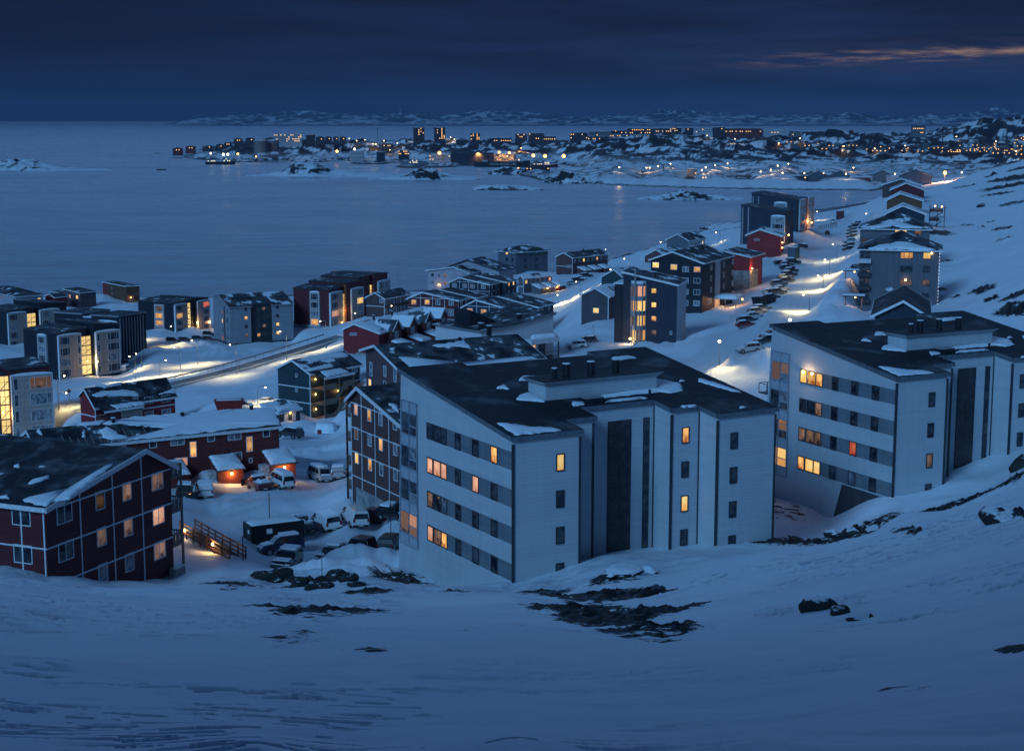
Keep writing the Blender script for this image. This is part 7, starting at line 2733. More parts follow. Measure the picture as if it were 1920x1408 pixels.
GR = 'cars in the long row left of the road'
row = [('hatch', 'red', 1399, 614, 'red car, first of the roadside row and closest to the viewer'), ('wagon', 'charcoal', 1402, 605, 'dark estate car directly behind the red car in the roadside row'),
       ('hatch', 'silver', 1416, 598, 'silver car, third of the front cluster in the roadside row'), ('suv', 'grey', 1421, 591, 'grey off-road car, fourth of the front cluster in the roadside row'),
       ('wagon', 'grey', 1430, 583, 'grey estate car just before the dark skip in the roadside row'),
       ('hatch', 'charcoal', 1447, 562, 'dark car just beyond the dark skip in the roadside row'), ('wagon', 'silver', 1447, 552, 'silver estate car, second beyond the dark skip'),
       ('suv', 'charcoal', 1459, 553, 'large charcoal car standing further into the road than its row'), ('wagon', 'silver', 1466, 546, 'silver estate car beside the large charcoal one'),
       ('suv', 'grey', 1461, 537, 'grey off-road car in the middle of the roadside row'), ('hatch', 'black', 1476, 530, 'black hatchback in the middle of the roadside row'),
       ('wagon', 'charcoal', 1473, 524, 'dark estate car above the black hatchback'), ('suv', 'dark_blue', 1480, 519, 'dark blue off-road car in the upper half of the row'),
       ('hatch', 'black', 1484, 511, 'black car sticking out in the upper half of the row'), ('wagon', 'charcoal', 1476, 505, 'charcoal estate car fourth from the far end of the row'),
       ('hatch', 'dark_red', 1475, 499, 'dark red hatchback third from the far end of the row'), ('hatch', 'charcoal', 1464, 496, 'small dark car at the far end of the row'), ('suv', 'black', 1487, 495, 'black off-road car at the far end of the row, on the road side')]
for k, (kd, cl, x, y, lb) in enumerate(row):
    car(kd, cl, x, y, 12 + (k * 37 % 9) - 4, lb, True, GR)
GR2 = 'cars beside the grey hillside blocks'
for k, (kd, cl, x, y, lb) in enumerate((('hatch', 'black', 1590, 470, 'dark car closest to the viewer beside the fairy-lit block'), ('wagon', 'charcoal', 1591, 463, 'charcoal estate second beside the fairy-lit block'),
                                        ('suv', 'silver', 1592, 456, 'silver off-road car beside the fairy-lit block'), ('hatch', 'black', 1597, 446, 'black hatchback nosing out past the grey hip-roofed blocks'),
                                        ('wagon', 'charcoal', 1597, 440, 'dark estate next to the black hatchback below the hip roof'), ('hatch', 'grey', 1598, 434, 'grey hatchback in the line under the hip roof'),
                                        ('suv', 'black', 1601, 428, 'black off-road car in the line under the hip roof'), ('hatch', 'charcoal', 1606, 422, 'dark hatchback last in the line under the hip roof'))):
    car(kd, cl, x, y, 188 + (k * 23 % 9) - 4, lb, True, GR2)
car('wagon', 'black', 1501, 465, 170, 'black car alone between the red gable house and the blue container', True)
car('suv', 'black', 1551, 440, 78, 'dark car driving on the middle of the snowy road', False)
car('van', 'white', 1562, 419, 78, 'white van under the snowy bank at the far end of the road', True)
car('suv', 'silver', 1404, 661, 190, 'silver car parked beside the ploughed heap, left of the right-hand white block', True)
car('wagon', 'black', 1436, 643, 200, 'black car behind the ploughed heap next to the silver one', True)
car('suv', 'charcoal', 1446, 635, 200, 'charcoal car partly hidden by the corner of the right-hand white block', True)
car('suv', 'white', 1080, 654, 182, 'pale off-road car on the open yard left of the navy bay block', True)
car('wagon', 'charcoal', 1099, 643, 175, 'dark estate behind the pale off-road car', True)
for k, (cl, x, y, lb) in enumerate((('silver', 1075, 534, 'silver car at the front of the short row below the three-shed terrace'), ('charcoal', 1084, 529, 'dark car second in the short row below the three-shed terrace'),
                                    ('white', 1092, 525, 'white car third in the short row below the three-shed terrace'), ('black', 1100, 521, 'black car at the back of the short row below the three-shed terrace'))):
    car(('wagon', 'suv')[k % 2], cl, x, y, 12, lb, True, 'cars by the brick-red terrace')
GBL = 'cars around the black bay blocks'
for kd, cl, x, y, hd, lb in (('suv', 'black', 324, 642, 10, 'black car nearest the lamp in front of the black bay block'), ('wagon', 'charcoal', 347, 640, 20, 'dark estate in front of the lit stairwell of the black bay block'),
                             ('hatch', 'black', 371, 637, 15, 'dark hatchback between the black bay block and the grey block'), ('wagon', 'dark_red', 391, 638, 0, 'dark red estate touching the corner of the grey block'),
                             ('suv', 'charcoal', 392, 630, 10, 'charcoal car behind the dark red estate by the grey block'),
                             ('suv', 'silver', 240, 695, 70, 'silver car beside the right end of the black twin block'), ('suv', 'black', 227, 684, 60, 'black car tucked behind the right end of the black twin block'),
                             ('wagon', 'black', 243, 617, 5, 'dark estate on the dark verge left of the black bay block'), ('suv', 'charcoal', 255, 618, 5, 'charcoal car closest to the black bay block on the dark verge')):
    car(kd, cl, x, y, hd, lb, True, GBL)


# ------------------------------------------------------------------ containers, skips, boat
def ground_thing(name, label, cat, px, py, rz, group=None):
    p = gp(px, py)
    return thing(name, label, cat, tuple(p), R(rz), group)


def container(label, px, py, rz, l, w, h, col, snow=True, name='container'):
    t = ground_thing(name, label, 'container', px, py, rz)
    m = MB()
    m.box((-l / 2, -w / 2, -0.1), (l / 2, w / 2, h))
    n = int(l / 0.28)
    for k in range(n):
        x = -l / 2 + 0.14 + k * l / n
        for s in (-1, 1):
            m.box((x, s * w / 2, 0.15), (x + 0.13, s * (w / 2 + 0.035), h - 0.12))
    m.build('body', plain('container_%s' % label.split()[0], col, 0.5), t)
    m = MB()
    for x in (-l / 2, l / 2):
        for y in (-w / 2, w / 2):
            m.bar((x, y, -0.1), (x, y, h + 0.02), 0.14)
    for y in (-w / 2, w / 2):
        m.bar((-l / 2, y, h), (l / 2, y, h), 0.12)
    for x in (-l / 2, l / 2):
        m.bar((x, -w / 2, h), (x, w / 2, h), 0.12)
    m.build('frame', DARKMETAL, t)
    m = MB()
    for y in (-0.4, 0.4):
        m.bar((l / 2 + 0.05, y, 0.1), (l / 2 + 0.05, y, h - 0.1), 0.05)
    m.build('door_bar', GALV, t)
    if snow:
        drift(t, [(-l / 2 + 0.1, -w / 2 + 0.1, h), (l / 2 - 0.1, -w / 2 + 0.1, h), (l / 2 - 0.1, w / 2 - 0.1, h), (-l / 2 + 0.1, w / 2 - 0.1, h)], (0, 0, 1), 0.16, 0.08, int(px), 'snow_cover')
    return t


cb_ = container('black site container with white notices standing in the yard', 514, 1020, 28, 5.6, 2.4, 2.4, (0.014, 0.015, 0.018), True)
m = MB()
m.box((-1.2, -1.27, 1.5), (-0.6, -1.24, 2.0))
m.box((-2.83, -0.6, 1.5), (-2.84, -0.1, 1.9))
m.build('notice', WHITE, cb_)
container('blue shipping container at the roadside by the red gable house', 1488, 484, 70, 6.0, 2.5, 3.4, (0.035, 0.07, 0.11))
container('red box hut at the far end of the road', 1575, 411, 75, 4.0, 3.0, 3.6, (0.10, 0.015, 0.015))


def skip(label, px, py, rz, col, fill, l=5.5, h=1.9, w=2.3):
    t = ground_thing('skip', label, 'skip', px, py, rz)
    m = MB()
    b = [(-l / 2 + 0.5, -w / 2 + 0.15), (l / 2 - 0.5, -w / 2 + 0.15), (l / 2 - 0.5, w / 2 - 0.15), (-l / 2 + 0.5, w / 2 - 0.15)]
    a = [(-l / 2, -w / 2), (l / 2, -w / 2), (l / 2, w / 2), (-l / 2, w / 2)]
    for i in range(4):
        j = (i + 1) % 4
        m.quad([(*b[i], -0.1), (*b[j], -0.1), (*a[j], h), (*a[i], h)])
        m.bar((*a[i], h), (*a[j], h), 0.14)
        f = 0.5
        p, q = [(a[i][k] + a[j][k]) / 2 for k in (0, 1)], [(b[i][k] + b[j][k]) / 2 for k in (0, 1)]
        m.bar((*q, 0), (*p, h), 0.12)
    m.quad([(*p, h * 0.75) for p in a])
    m.build('body', plain('skip_' + label.split()[0], col, 0.5), t)
    if fill:
        drift(t, [(-l / 2 + 0.2, -w / 2 + 0.2, h * 0.85), (l / 2 - 0.2, -w / 2 + 0.2, h * 0.85), (l / 2 - 0.2, w / 2 - 0.2, h * 0.85), (-l / 2 + 0.2, w / 2 - 0.2, h * 0.85)], (0, 0, 1), 0.35, 0.1, int(px), 'snow_cover')
    return t


skip('red skip heaped with snow behind the terrace roof', 430, 768, 10, (0.22, 0.015, 0.012), True)
skip('dark open skip standing in the roadside row of cars', 1432, 573, 15, (0.02, 0.018, 0.022), False)
bt = ground_thing('boat', 'small open boat laid up on the snowy shore left of the black bay block', 'boat', 242, 604, 15)
m = MB()
sec = [(-3.2, 0.9, 0.9), (-1.5, 1.1, 0.85), (0.5, 1.05, 0.9), (2.2, 0.7, 1.05), (3.4, 0.06, 1.35)]
for (x0, w0, h0), (x1, w1, h1) in zip(sec[:-1], sec[1:]):
    for s in (-1, 1):
        m.quad([(x0, 0, 0.1), (x1, 0, 0.15), (x1, s * w1 * 0.75, 0.4), (x0, s * w0 * 0.75, 0.35)])
        m.quad([(x0, s * w0 * 0.75, 0.35), (x1, s * w1 * 0.75, 0.4), (x1, s * w1, h1), (x0, s * w0, h0)])
m.quad([(-3.2, -0.9, 0.9), (-3.2, 0.9, 0.9), (-3.2, 0.6, 0.35), (-3.2, -0.6, 0.35)])
m.build('hull', plain('boat_grey', (0.22, 0.23, 0.25)), bt)
m = MB()
m.box((-0.8, -0.6, 0.6), (0.9, 0.6, 1.9))
m.build('wheelhouse', WHITE, bt)
sh_ = ground_thing('snow_covered_heap', 'rounded snow-covered heap with a bit of red showing, right of the charcoal off-road car', 'snow heap', 612, 812, 0)
drift(sh_, [(math.cos(t) * 1.9, math.sin(t) * 1.4, 0.1) for t in [k * 0.7 for k in range(9)]], (0, 0, 1), 1.5, 0.1, 3, 'snow_cover')
m = MB()
m.box((-1.35, -1.25, 0), (-0.7, -1.0, 0.7))
m.build('red_board', RED, sh_)
# ------------------------------------------------------------------ street lamps
LAMPM = {}


def street_lamp(hx, hy, bx, by, label, watts=1500, col=(1.0, 0.75, 0.30), arm=1.3, heading=200, group='street lamps along the snowy roads', h=None, globe_top=False, spot=150):
    p = gp(bx, by)
    if h is None:
        q = atY(hx, hy, p[1])
        h = max(3.5, min(12.0, q[2] - p[2]))
    t = thing('street_lamp', label, 'street lamp', tuple(p), R(heading), group)
    m = MB()
    m.tube([(0, 0, -0.5), (0, 0, 1.2), (0, 0, 1.25), (0, 0, h)], [0.09, 0.09, 0.065, 0.045], 8)
    if arm:
        m.tube([(0, 0, h), (0.12, 0, h + 0.12), (arm, 0, h + 0.22)], [0.045, 0.045, 0.035], 6)
    m.build('pole', GALV, t)
    a = arm
    m = MB()
    if globe_top:
        m.tube([(0, 0, h + 0.28), (0, 0, h + 0.34)], 0.3, 10)
    else:
        m.prism([(a - 0.15, -0.14), (a + 0.55, -0.10), (a + 0.55, 0.10), (a - 0.15, 0.14)], h + 0.14, h + 0.30)
    hd = m.build('lamp_head', DARKMETAL, t)
    m = MB()
    if globe_top:
        globe(m, (0, 0, h + 0.08), 0.24)
    else:
        globe(m, (a + 0.2, 0, h + 0.06), 0.17)
    m.build('bulb', BULB, hd)
    wt = watts * (2.1 if hx < 700 else 2.2)
    if heading == 200:                                           # road luminaires throw their light along the kerb, both ways
        for s in (-1, 1):
            ld = lamp_light('lamp_light', (a + 0.2, 0.05 * s, h - 0.25), wt * 0.85, col, 0.1, 118, t)
            ld.rotation_euler = (R(42) * s, R(-14), 0)
    else:
        ld = lamp_light('lamp_light', (a + 0.2 if not globe_top else 0.0, 0, h - 0.25), wt, col, 0.1, spot, t)
    return t


NL = (
    (104, 705, 110, 771, 'tall street lamp by the road, right beside the left-hand red block', 900, 0), (106, 748, 112, 768, 'short lamp post under the tall one by the left-hand red block', 250, 0),
    (250, 669, 255, 712, 'lamp left of the snow mounds, right of the black twin block', 2200, 170), (265, 664, 266, 689, 'short lamp right on top of the snow mounds', 900, 170),
    (296, 676, 300, 709, 'lamp above the gable end of the two-storey red house with the covered stair', 1700, 10), (334, 652, 339, 702, 'lamp over the bright middle of the snow yard', 2600, 170),
    (366, 639, 371, 686, 'lamp at the right side of the bright snow yard', 2600, 170), (329, 612, 331, 646, 'lamp in front of the black bay block', 1300, 190),
    (439, 647, 444, 704, 'lamp at the bend of the road below the grey block', 1500, 170), (259, 600, 261, 640, 'bright lamp at the left edge of the black bay block', 2400, 190),
    (534, 622, 538, 676, 'lamp on the road verge below the corner of the grey block', 1700, 180), (608, 603, 612, 654, 'lamp in front of the dark red bay block', 1700, 170),
    (676, 588, 676, 622, 'lamp between the dark red bay block and the grey-brown row house', 1200, 170), (742, 574, 743, 596, 'lamp before the row of pale windows of the grey-brown row house', 900, 170),
    (484, 742, 484, 760, 'lamp between the two cars behind the terrace roof', 500, 0),
    (951, 508, 951, 530, 'lamp at the foot of the grey hip-roofed block', 900, 170), (1089, 535, 1089, 551, 'lamp on the yard left of the teal shed', 2600, 200), (1038, 559, 1037, 576, 'lamp above the navy stepped roof', 2600, 30),
    (1134, 512, 1134, 530, 'lamp at the teal shed roof', 700, 0), (1179, 491, 1179, 506, 'lamp behind the navy bay block roof, close to the water', 600, 180), (1140, 468, 1140, 486, 'lamp at the right end of the brick-red terrace', 450, 180),
    (1246, 456, 1246, 472, 'lamp left of the small grey gable house', 450, 180), (1350, 439, 1350, 454, 'lamp on the slope right of the small grey gable house', 450, 180),
    (1518, 555, 1517, 583, 'lamp by the tallest ploughed bank on the right of the road', 2300, 200), (1545, 518, 1543, 543, 'lamp third from the far end on the right of the road', 2300, 200),
    (1557, 487, 1555, 516, 'lamp before the second bank right of the road', 2600, 200), (1571, 458, 1569, 486, 'lamp before the banks below the fairy-lit block', 1800, 200),
    (1631, 401, 1631, 424, 'lamp at the top of the car line under the hip roof', 1300, 180), (1537, 397, 1537, 414, 'lamp at the footbridge of the rear dark block', 700, 180),
)
for hx, hy, bx, by, lb, wt, hd in NL:
    street_lamp(hx, hy, bx, by, lb, wt, heading=hd)
street_lamp(1349, 641, 1348, 688, 'globe street lamp in the open snow between the two white blocks', 1100, globe_top=True, arm=0, spot=160)
street_lamp(1483, 602, 1480, 640, 'globe street lamp showing over the roof edge of the right-hand white block', 1100, globe_top=True, arm=0, spot=160)

# sign posts, poles
for x, y, h, lb, kind in ((604, 1079, 2.3, 'small diamond sign on a thin post in front of the snow bank', 'diamond'), (131, 790 - 22, 4.0, 'round road sign seen edge-on beside the road at left', 'round')):
    t = ground_thing('road_sign', lb, 'road sign', x, y, 0)
    m = MB()
    m.tube([(0, 0, -0.4), (0, 0, h)], 0.04, 6)
    m.build('post', GALV, t)
    m = MB()
    if kind == 'diamond':
        m.prism([(0, 0), (0.42, 0), (0.42, 0.03), (0, 0.03)], 0, 0.42)
        q = m.build('sign_plate', DARKMETAL, t)
        q.location = (0, -0.05, h - 0.35)
        q.rotation_euler = (0, R(45), 0)
    else:
        m.tube([(0, -0.06, h), (0, -0.03, h)], 0.42, 16)
        m.build('sign_plate', plain('sign_back', (0.35, 0.33, 0.33)), t)
for x, y, h, lb in ((506, 1000, 4.4, 'thin marker pole standing behind the black container'), (456, 1050, 2.2, 'thin snow stake at the foot of the timber steps'), (1112, 634, 3.0, 'short dark post in the snow left of the navy bay block'), (733, 1000, 4.0, 'thin pole beside the bay of the white block')):
    t = gp(x, y)
    m = MB()
    m.tube([(0, 0, -0.4), (0, 0, h)], 0.05, 6)
    o = m.build('marker_pole', DARKMETAL)
    o.location = tuple(t)
    tag(o, lb, 'pole')

# guard rail along the road on the left
t = thing('guard_rail', 'grey guard rail with posts along the far verge of the road', 'guard rail', tuple(RC[0]))
m = MB()
pm = MB()
prev = None
for i in range(24, len(RC) - 2, 1):
    d = RC[i + 1] - RC[i - 1]
    d = d / np.hypot(d[0], d[1])
    p = RC[i] + np.array([-d[1], d[0], 0]) * 5.4 - RC[0]
    q = (p[0], p[1], p[2] + 0.95)
    if prev is not None:
        m.bar(prev, q, 0.08, 0.30)
    if i % 2 == 0:
        pm.bar((p[0], p[1], p[2] - 0.4), q, 0.10)
    prev = q
m.build('rail', GALV, t)
pm.build('post', GALV, t)

# timber steps down from the dark red house
a, b = gp(352, 1005), gp(446, 1046)
t = thing('timber_steps', 'brown timber steps with handrails and two small lamps, running down from the dark red house', 'steps', tuple(a))
d = b - a
d[2] = b[2] - a[2] - 0.3
L_ = math.hypot(d[0], d[1])
n = np.array([-d[1], d[0], 0]) / L_ * 0.75
for s, nm in ((-1, 'handrail'), (1, 'handrail')):
    m = MB()
    for hh in (0.35, 0.75, 1.15):
        m.bar(tuple(n * s + np.array([0, 0, hh + 0.4])), tuple(n * s + d + np.array([0, 0, hh])), 0.09, 0.14)
    for k in range(8):
        q = n * s + d * (k / 7)
        m.bar((q[0], q[1], q[2] - 0.8), (q[0], q[1], q[2] + 1.25 + 0.4 * (1 - k / 7)), 0.12)
    m.build(nm, BROWNWOOD, t)
m = MB()
for k in range(26):
    q = d * ((k + 0.5) / 26)
    m.bar((q[0] - n[0], q[1] - n[1], q[2] + 0.12 + 0.35 * (1 - k / 26)), (q[0] + n[0], q[1] + n[1], q[2] + 0.12 + 0.35 * (1 - k / 26)), 0.32, 0.06)
m.build('tread', BROWNWOOD, t)
for f_ in (0.12, 0.70):
    q = d * f_ - n * 1.08
    m = MB()
    globe(m, (q[0], q[1], q[2] + 0.95), 0.16)
    m.build('bulb', BULB_O, t)
    lamp_light('step_light', (q[0] - n[0] * 0.4, q[1] - n[1] * 0.4, q[2] + 1.0), 90, (1.0, 0.56, 0.2), parent=t)


# ------------------------------------------------------------------ loose boulders
def boulder(px, py, sx, sy, sz, seed, label, snow=0.62, group=None):
    rnd = random.Random(seed)
    p = gp(px, py)
    bm = bmesh.new()
    bmesh.ops.create_icosphere(bm, subdivisions=3, radius=1.0)
    off = [Vector((rnd.uniform(-1, 1), rnd.uniform(-1, 1), rnd.uniform(-1, 1))).normalized() for _ in range(9)]
    cut = [rnd.uniform(0.55, 0.9) for _ in range(9)]
    co = np.array([v.co for v in bm.verts])
    nz = fbm(co[:, 0] * 2.3 + seed, co[:, 1] * 2.3 + co[:, 2] * 1.7, 4, seed)
    for v, k in zip(bm.verts, nz):
        c = v.co.copy()
        for o, q in zip(off, cut):
            e = c.dot(o)
            if e > q:
                c -= o * (e - q) * 0.85
        c *= 0.85 + 0.35 * float(k)
        v.co = Vector((c.x * sx * 0.62, c.y * sy * 0.62, c.z * sz * 0.62 + sz * 0.12))
    me = bpy.data.meshes.new('boulder')
    bm.to_mesh(me)
    bm.free()
    me.materials.append(rock_snow('boulder_rock_%d' % int(snow * 100), 1.3, snow))
    o = link('boulder', me, None, tuple(p), rnd.uniform(0, 6))
    return tag(o, label, 'boulder', group)


G_ = 'dark boulders along the foot of the snow bank'
for k, (x, y, a, b, c_) in enumerate(((498, 1082, 1.9, 1.4, 0.9), (528, 1080, 1.7, 1.3, 0.9), (513, 1090, 1.2, 1.0, 0.6), (549, 1088, 0.9, 0.9, 0.55), (566, 1092, 1.0, 0.9, 0.6), (579, 1089, 1.0, 0.8, 0.6), (603, 1090, 1.3, 1.1, 0.7),
                                      (632, 1087, 2.3, 1.5, 1.0), (652, 1086, 1.2, 1.0, 0.7), (610, 1100, 1.3, 1.0, 0.5), (584, 1104, 0.9, 0.8, 0.5), (560, 1100, 1.1, 0.9, 0.5), (668, 1098, 1.1, 0.9, 0.4), (760, 1089, 1.6, 1.2, 0.7))):
    lb = ['dark boulder at the left end of the boulder line below the snow bank', 'flat-topped dark boulder second from the left below the snow bank', 'low dark boulder in front of the two left-hand boulders', 'small dark stone right of the flat-topped boulder',
          'small boulder in the left middle of the boulder line', 'small boulder right beside the diamond sign gap', 'boulder directly under the diamond sign', 'largest dark boulder, right of the diamond sign', 'rounded boulder touching the largest one',
          'low boulder in front, below the diamond sign', 'small stone in front of the boulder line', 'low stone in front at the left middle of the line', 'low dark stone at the right end of the boulder line', 'dark boulder at the foot of the white block'][k]
    boulder(x, y, a, b, c_, 11 + k * 7, lb, 0.95, G_)
boulder(1535, 1142, 0.85, 0.6, 0.5, 400, 'snow-capped boulder sticking out of the smooth slope on the right', 0.78)
boulder(1575, 1150, 0.65, 0.45, 0.30, 401, 'low dark boulder joined to the snow-capped one on its right side', 0.9)
boulder(1613, 1160, 0.65, 0.4, 0.22, 402, 'flat dark boulder furthest right of the three on the smooth slope', 0.7)
boulder(1912, 878, 1.7, 1.6, 2.1, 403, 'tall dark boulder with a snow cap at the right edge', 0.85)
boulder(1876, 975, 1.9, 1.2, 0.8, 404, 'broad dark boulder in the drift at the right, below the tall one', 0.7)
boulder(1562, 1004, 1.3, 1.0, 0.7, 405, 'snow-topped boulder at the edge of the rubble below the right-hand white block', 0.6)
boulder(1598, 1000, 1.5, 1.0, 0.6, 406, 'dark boulder right of the snow-topped one in the rubble', 0.75)
boulder(1640, 995, 1.5, 0.9, 0.45, 407, 'flat dark boulder at the right end of the rubble', 0.75)
boulder(1840, 388, 3.0, 2.5, 2.2, 408, 'lone dark boulder on the hillside right of the houses', 0.9)
boulder(1604, 504, 2.6, 2.2, 1.6, 409, 'dark boulder beside the grey fairy-lit block', 0.9)
boulder(1165, 1075, 2.6, 1.9, 0.8, 410, 'broad snow-covered boulder at the foot of the white block', 0.50)
boulder(1218, 1072, 1.6, 1.2, 0.55, 411, 'smaller snow-covered boulder right of the broad one', 0.55)
# ------------------------------------------------------------------ the town on the headland
FW = {k: siding('far_wall_' + k, c, 0.5) for k, c in dict(dark=(0.03, 0.033, 0.045), red=(0.12, 0.03, 0.028), grey=(0.12, 0.125, 0.14), pale=(0.34, 0.35, 0.38), blue=(0.070, 0.085, 0.110)).items()}
FSNOW = roofing('far_snow_roof', 0.75, 3.0, scale=0.08)
FDARK = roofing('far_dark_roof', 0.25, 5.0, scale=0.08)
FLIT = emit('far_lit_window', (1.0, 0.55, 0.20), 2.2)
FLITP = emit('far_lit_window_pale', (1.0, 0.80, 0.50), 2.6)
FDIM = plain('far_dark_window', (0.015, 0.018, 0.028), 0.15)
HARB = emit('harbour_lamp_orange', (1.0, 0.42, 0.09), 9.0)
HARBW = emit('harbour_lamp_white', (1.0, 0.86, 0.50), 9.0)
FAR_WIN = {}


def far_place(px0, px1, pyt, pyb, Y):
    a, b = atY(px0, pyb, Y), atY(px1, pyb, Y)
    c = (a + b) / 2
    zt = atY((px0 + px1) / 2, pyt, Y)[2]
    g = float(ground_z(np.array([c[0]]), np.array([c[1]]))[0])
    zb = max(c[2], min(g, zt - 5))
    return c, abs(b[0] - a[0]), zb, zt, -math.atan2(c[0], c[1])


def far_block(label, px0, px1, pyt, pyb, Y, wall='dark', rows=2, cols=6, lit=(), name='apartment_block', cat='apartment block', group=None, roof='snow', dep=14, gable=0.0, pale=False, plainwin=True):
    c, w, zb, zt, rz = far_place(px0, px1, pyt, pyb, Y)
    h = zt - zb
    t = thing(name, label, cat, (c[0], c[1], zb), rz, group)
    m = MB()
    if gable:
        m.prism([(-w / 2, 0), (w / 2, 0), (w / 2, dep), (-w / 2, dep)], -10, h - gable)
        m.quad([(-w / 2, 0, h - gable), (w / 2, 0, h - gable), (0, 0, h)])
        m.quad([(-w / 2, dep, h - gable), (w / 2, dep, h - gable), (0, dep, h)])
    else:
        m.box((-w / 2, 0, -10), (w / 2, dep, h))
    m.build('wall', FW[wall], t)
    m = MB()
    rf = FSNOW if roof == 'snow' else FDARK
    if gable:
        for s in (-1, 1):
            m.quad([(s * (w / 2 + 0.6), -0.8, h - gable - 0.2), (0, -0.8, h + 0.25), (0, dep + 0.8, h + 0.25), (s * (w / 2 + 0.6), dep + 0.8, h - gable - 0.2)])
    else:
        m.box((-w / 2 - 0.4, -0.4, h + 0.01), (w / 2 + 0.4, dep + 0.4, h + 0.5))
    m.build('roof', rf, t)
    for r in range(rows):
        for q in range(cols):
            k = (r, q) in lit if not isinstance(lit, float) else (random.random() < lit)
            if not k and not plainwin:
                continue
            ww, wh = min(1.9, w / cols * 0.55), min(1.7, (h - gable) / rows * 0.55)
            mat = (FLITP if pale else FLIT) if k else FDIM
            ck = (round(ww, 1), round(wh, 1), mat.name)
            if ck not in FAR_WIN:
                m = MB()
                m.quad([(-ck[0] / 2, -0.06, 0), (ck[0] / 2, -0.06, 0), (ck[0] / 2, -0.06, ck[1]), (-ck[0] / 2, -0.06, ck[1])])
                FAR_WIN[ck] = m.mesh('window', [mat])
            link('window', FAR_WIN[ck], t, (-w / 2 + w * (q + 0.5) / cols, 0, (h - gable) * (r + 0.35) / rows))
    return t


random.seed(11)
tw = far_block('left one of the two dark tower blocks on the headland, a few windows lit', 775, 796, 240, 266, 3650, 'dark', 9, 5, ((6, 2), (6, 3), (7, 2), (5, 2), (5, 4), (4, 2), (8, 3)), roof='dark', dep=20)
far_block('right one of the two dark tower blocks on the headland, with a lit stair column', 814, 835, 240.5, 264, 3650, 'dark', 9, 5, ((8, 3), (7, 3), (6, 3), (5, 3), (4, 3), (3, 3), (2, 3), (1, 3), (3, 4), (2, 4), (1, 4), (5, 1), (7, 1), (1, 2)), roof='dark', dep=20)
far_block('wide pale block full of lit windows at the harbour end of the headland', 514, 566, 252, 267, 3560, 'pale', 4, 14, 0.42)
far_block('square block with a lit top storey on the ridge, standing alone at the far right', 1708, 1735, 236, 251, 3600, 'grey', 4, 8, ((2, 1), (2, 2), (2, 3), (2, 4), (2, 5), (2, 6), (0, 5), (0, 6)), roof='dark')
far_block('small cube-like block with lit corner windows, right of the two towers', 882, 900, 251, 263, 3600, 'dark', 4, 5, 0.3, roof='dark')
for lb, x0, x1, y0, y1, wl, rw, cl, lt in (
        ('dark plain block on the ridge between the pale lit block and the towers', 574, 591, 253, 267, 'dark', 2, 4, 0.05), ('low dark hall right of the two towers', 855, 877, 262, 270, 'dark', 1, 5, 0.05),
        ('low block with a row of lit windows in the middle of the headland', 921, 959, 259, 268, 'dark', 1, 9, 0.7), ('stepped dark block on the ridge, right of the low lit row', 966, 988, 251, 263, 'dark', 3, 6, 0.2),
        ('dark block with a roof lamp, second of the stepped blocks on the ridge', 991, 1020, 250, 262, 'dark', 3, 7, 0.15), ('long low lit block below the stepped blocks', 1010, 1042, 256, 265, 'dark', 1, 8, 0.6),
        ('dark slab at the left start of the long housing rows', 1069, 1102, 249, 262, 'dark', 2, 8, 0.3), ('upper housing slab third from the left on the ridge', 1104, 1144, 247, 256, 'grey', 2, 9, 0.25),
        ('lower housing slab third from the left, lit in one row', 1102, 1142, 256, 264, 'dark', 1, 10, 0.6), ('upper housing slab in the middle of the ridge rows', 1145, 1175, 245, 253, 'dark', 2, 8, 0.25),
        ('lower housing slab in the middle of the ridge rows', 1143, 1186, 253, 263, 'grey', 1, 10, 0.5), ('long upper slab with the most lit windows on the ridge', 1176, 1228, 241, 252, 'dark', 2, 13, 0.55),
        ('lower slab with a bright right half on the ridge', 1187, 1226, 253, 262, 'grey', 1, 9, 0.6), ('slab left of the chimney-topped block on the ridge', 1229, 1259, 241, 252, 'dark', 2, 8, 0.3),
        ('chimney-topped block on the ridge', 1260, 1278, 240, 252, 'dark', 2, 5, 0.3), ('dark square block right of the chimney-topped one', 1284, 1300, 240, 251, 'dark', 2, 4, 0.1),
        ('pale row with scattered lights on the ridge', 1304, 1335, 241, 250, 'pale', 2, 8, 0.35), ('black block left of the orange-lit row', 1336, 1359, 239, 250, 'dark', 2, 6, 0.1),
        ('long orange-lit row on the ridge', 1360, 1427, 241, 251, 'red', 1, 18, 0.6), ('pale hall with one very bright window on the ridge', 1428, 1478, 243, 253, 'pale', 1, 9, ((0, 3), (0, 4), (0, 5))),
        ('grey block right of the pale hall', 1480, 1499, 246, 255, 'grey', 2, 4, 0.1), ('low dark row at the right end of the ridge housing', 1504, 1547, 247, 253, 'dark', 1, 10, 0.15),
        ('long lit hall below the ridge housing, in the middle', 1242, 1309, 255, 266, 'dark', 1, 14, 0.6)):
    far_block(lb, x0, x1, y0, y1, 3560 if y1 > 255 else 3620, wl, rw, cl, lt)
far_block('lit town hall-like building left of the tower blocks, below the ridge', 747, 767, 282, 291, 3250, 'dark', 2, 7, 0.6)
far_block('small lit building left of the towers on the slope', 715, 733, 269, 277, 3450, 'dark', 1, 5, 0.6)
far_block('white harbour building left of the patrol ship', 657, 683, 284, 300, 3220, 'pale', 2, 5, 0.1, 'harbour_building', 'building')
far_block('dark harbour shed right of the white harbour building', 706, 722, 285, 303, 3220, 'dark', 2, 3, 0.1, 'harbour_building', 'building')
far_block('orange-lit industrial building behind the patrol ship', 804, 845, 290, 307, 3150, 'pale', 2, 8, 0.3, 'harbour_building', 'building')
far_block('long black quay warehouse in the middle of the harbour', 845, 926, 287, 302, 3100, 'dark', 1, 12, 0.05, 'warehouse', 'warehouse', roof='dark')
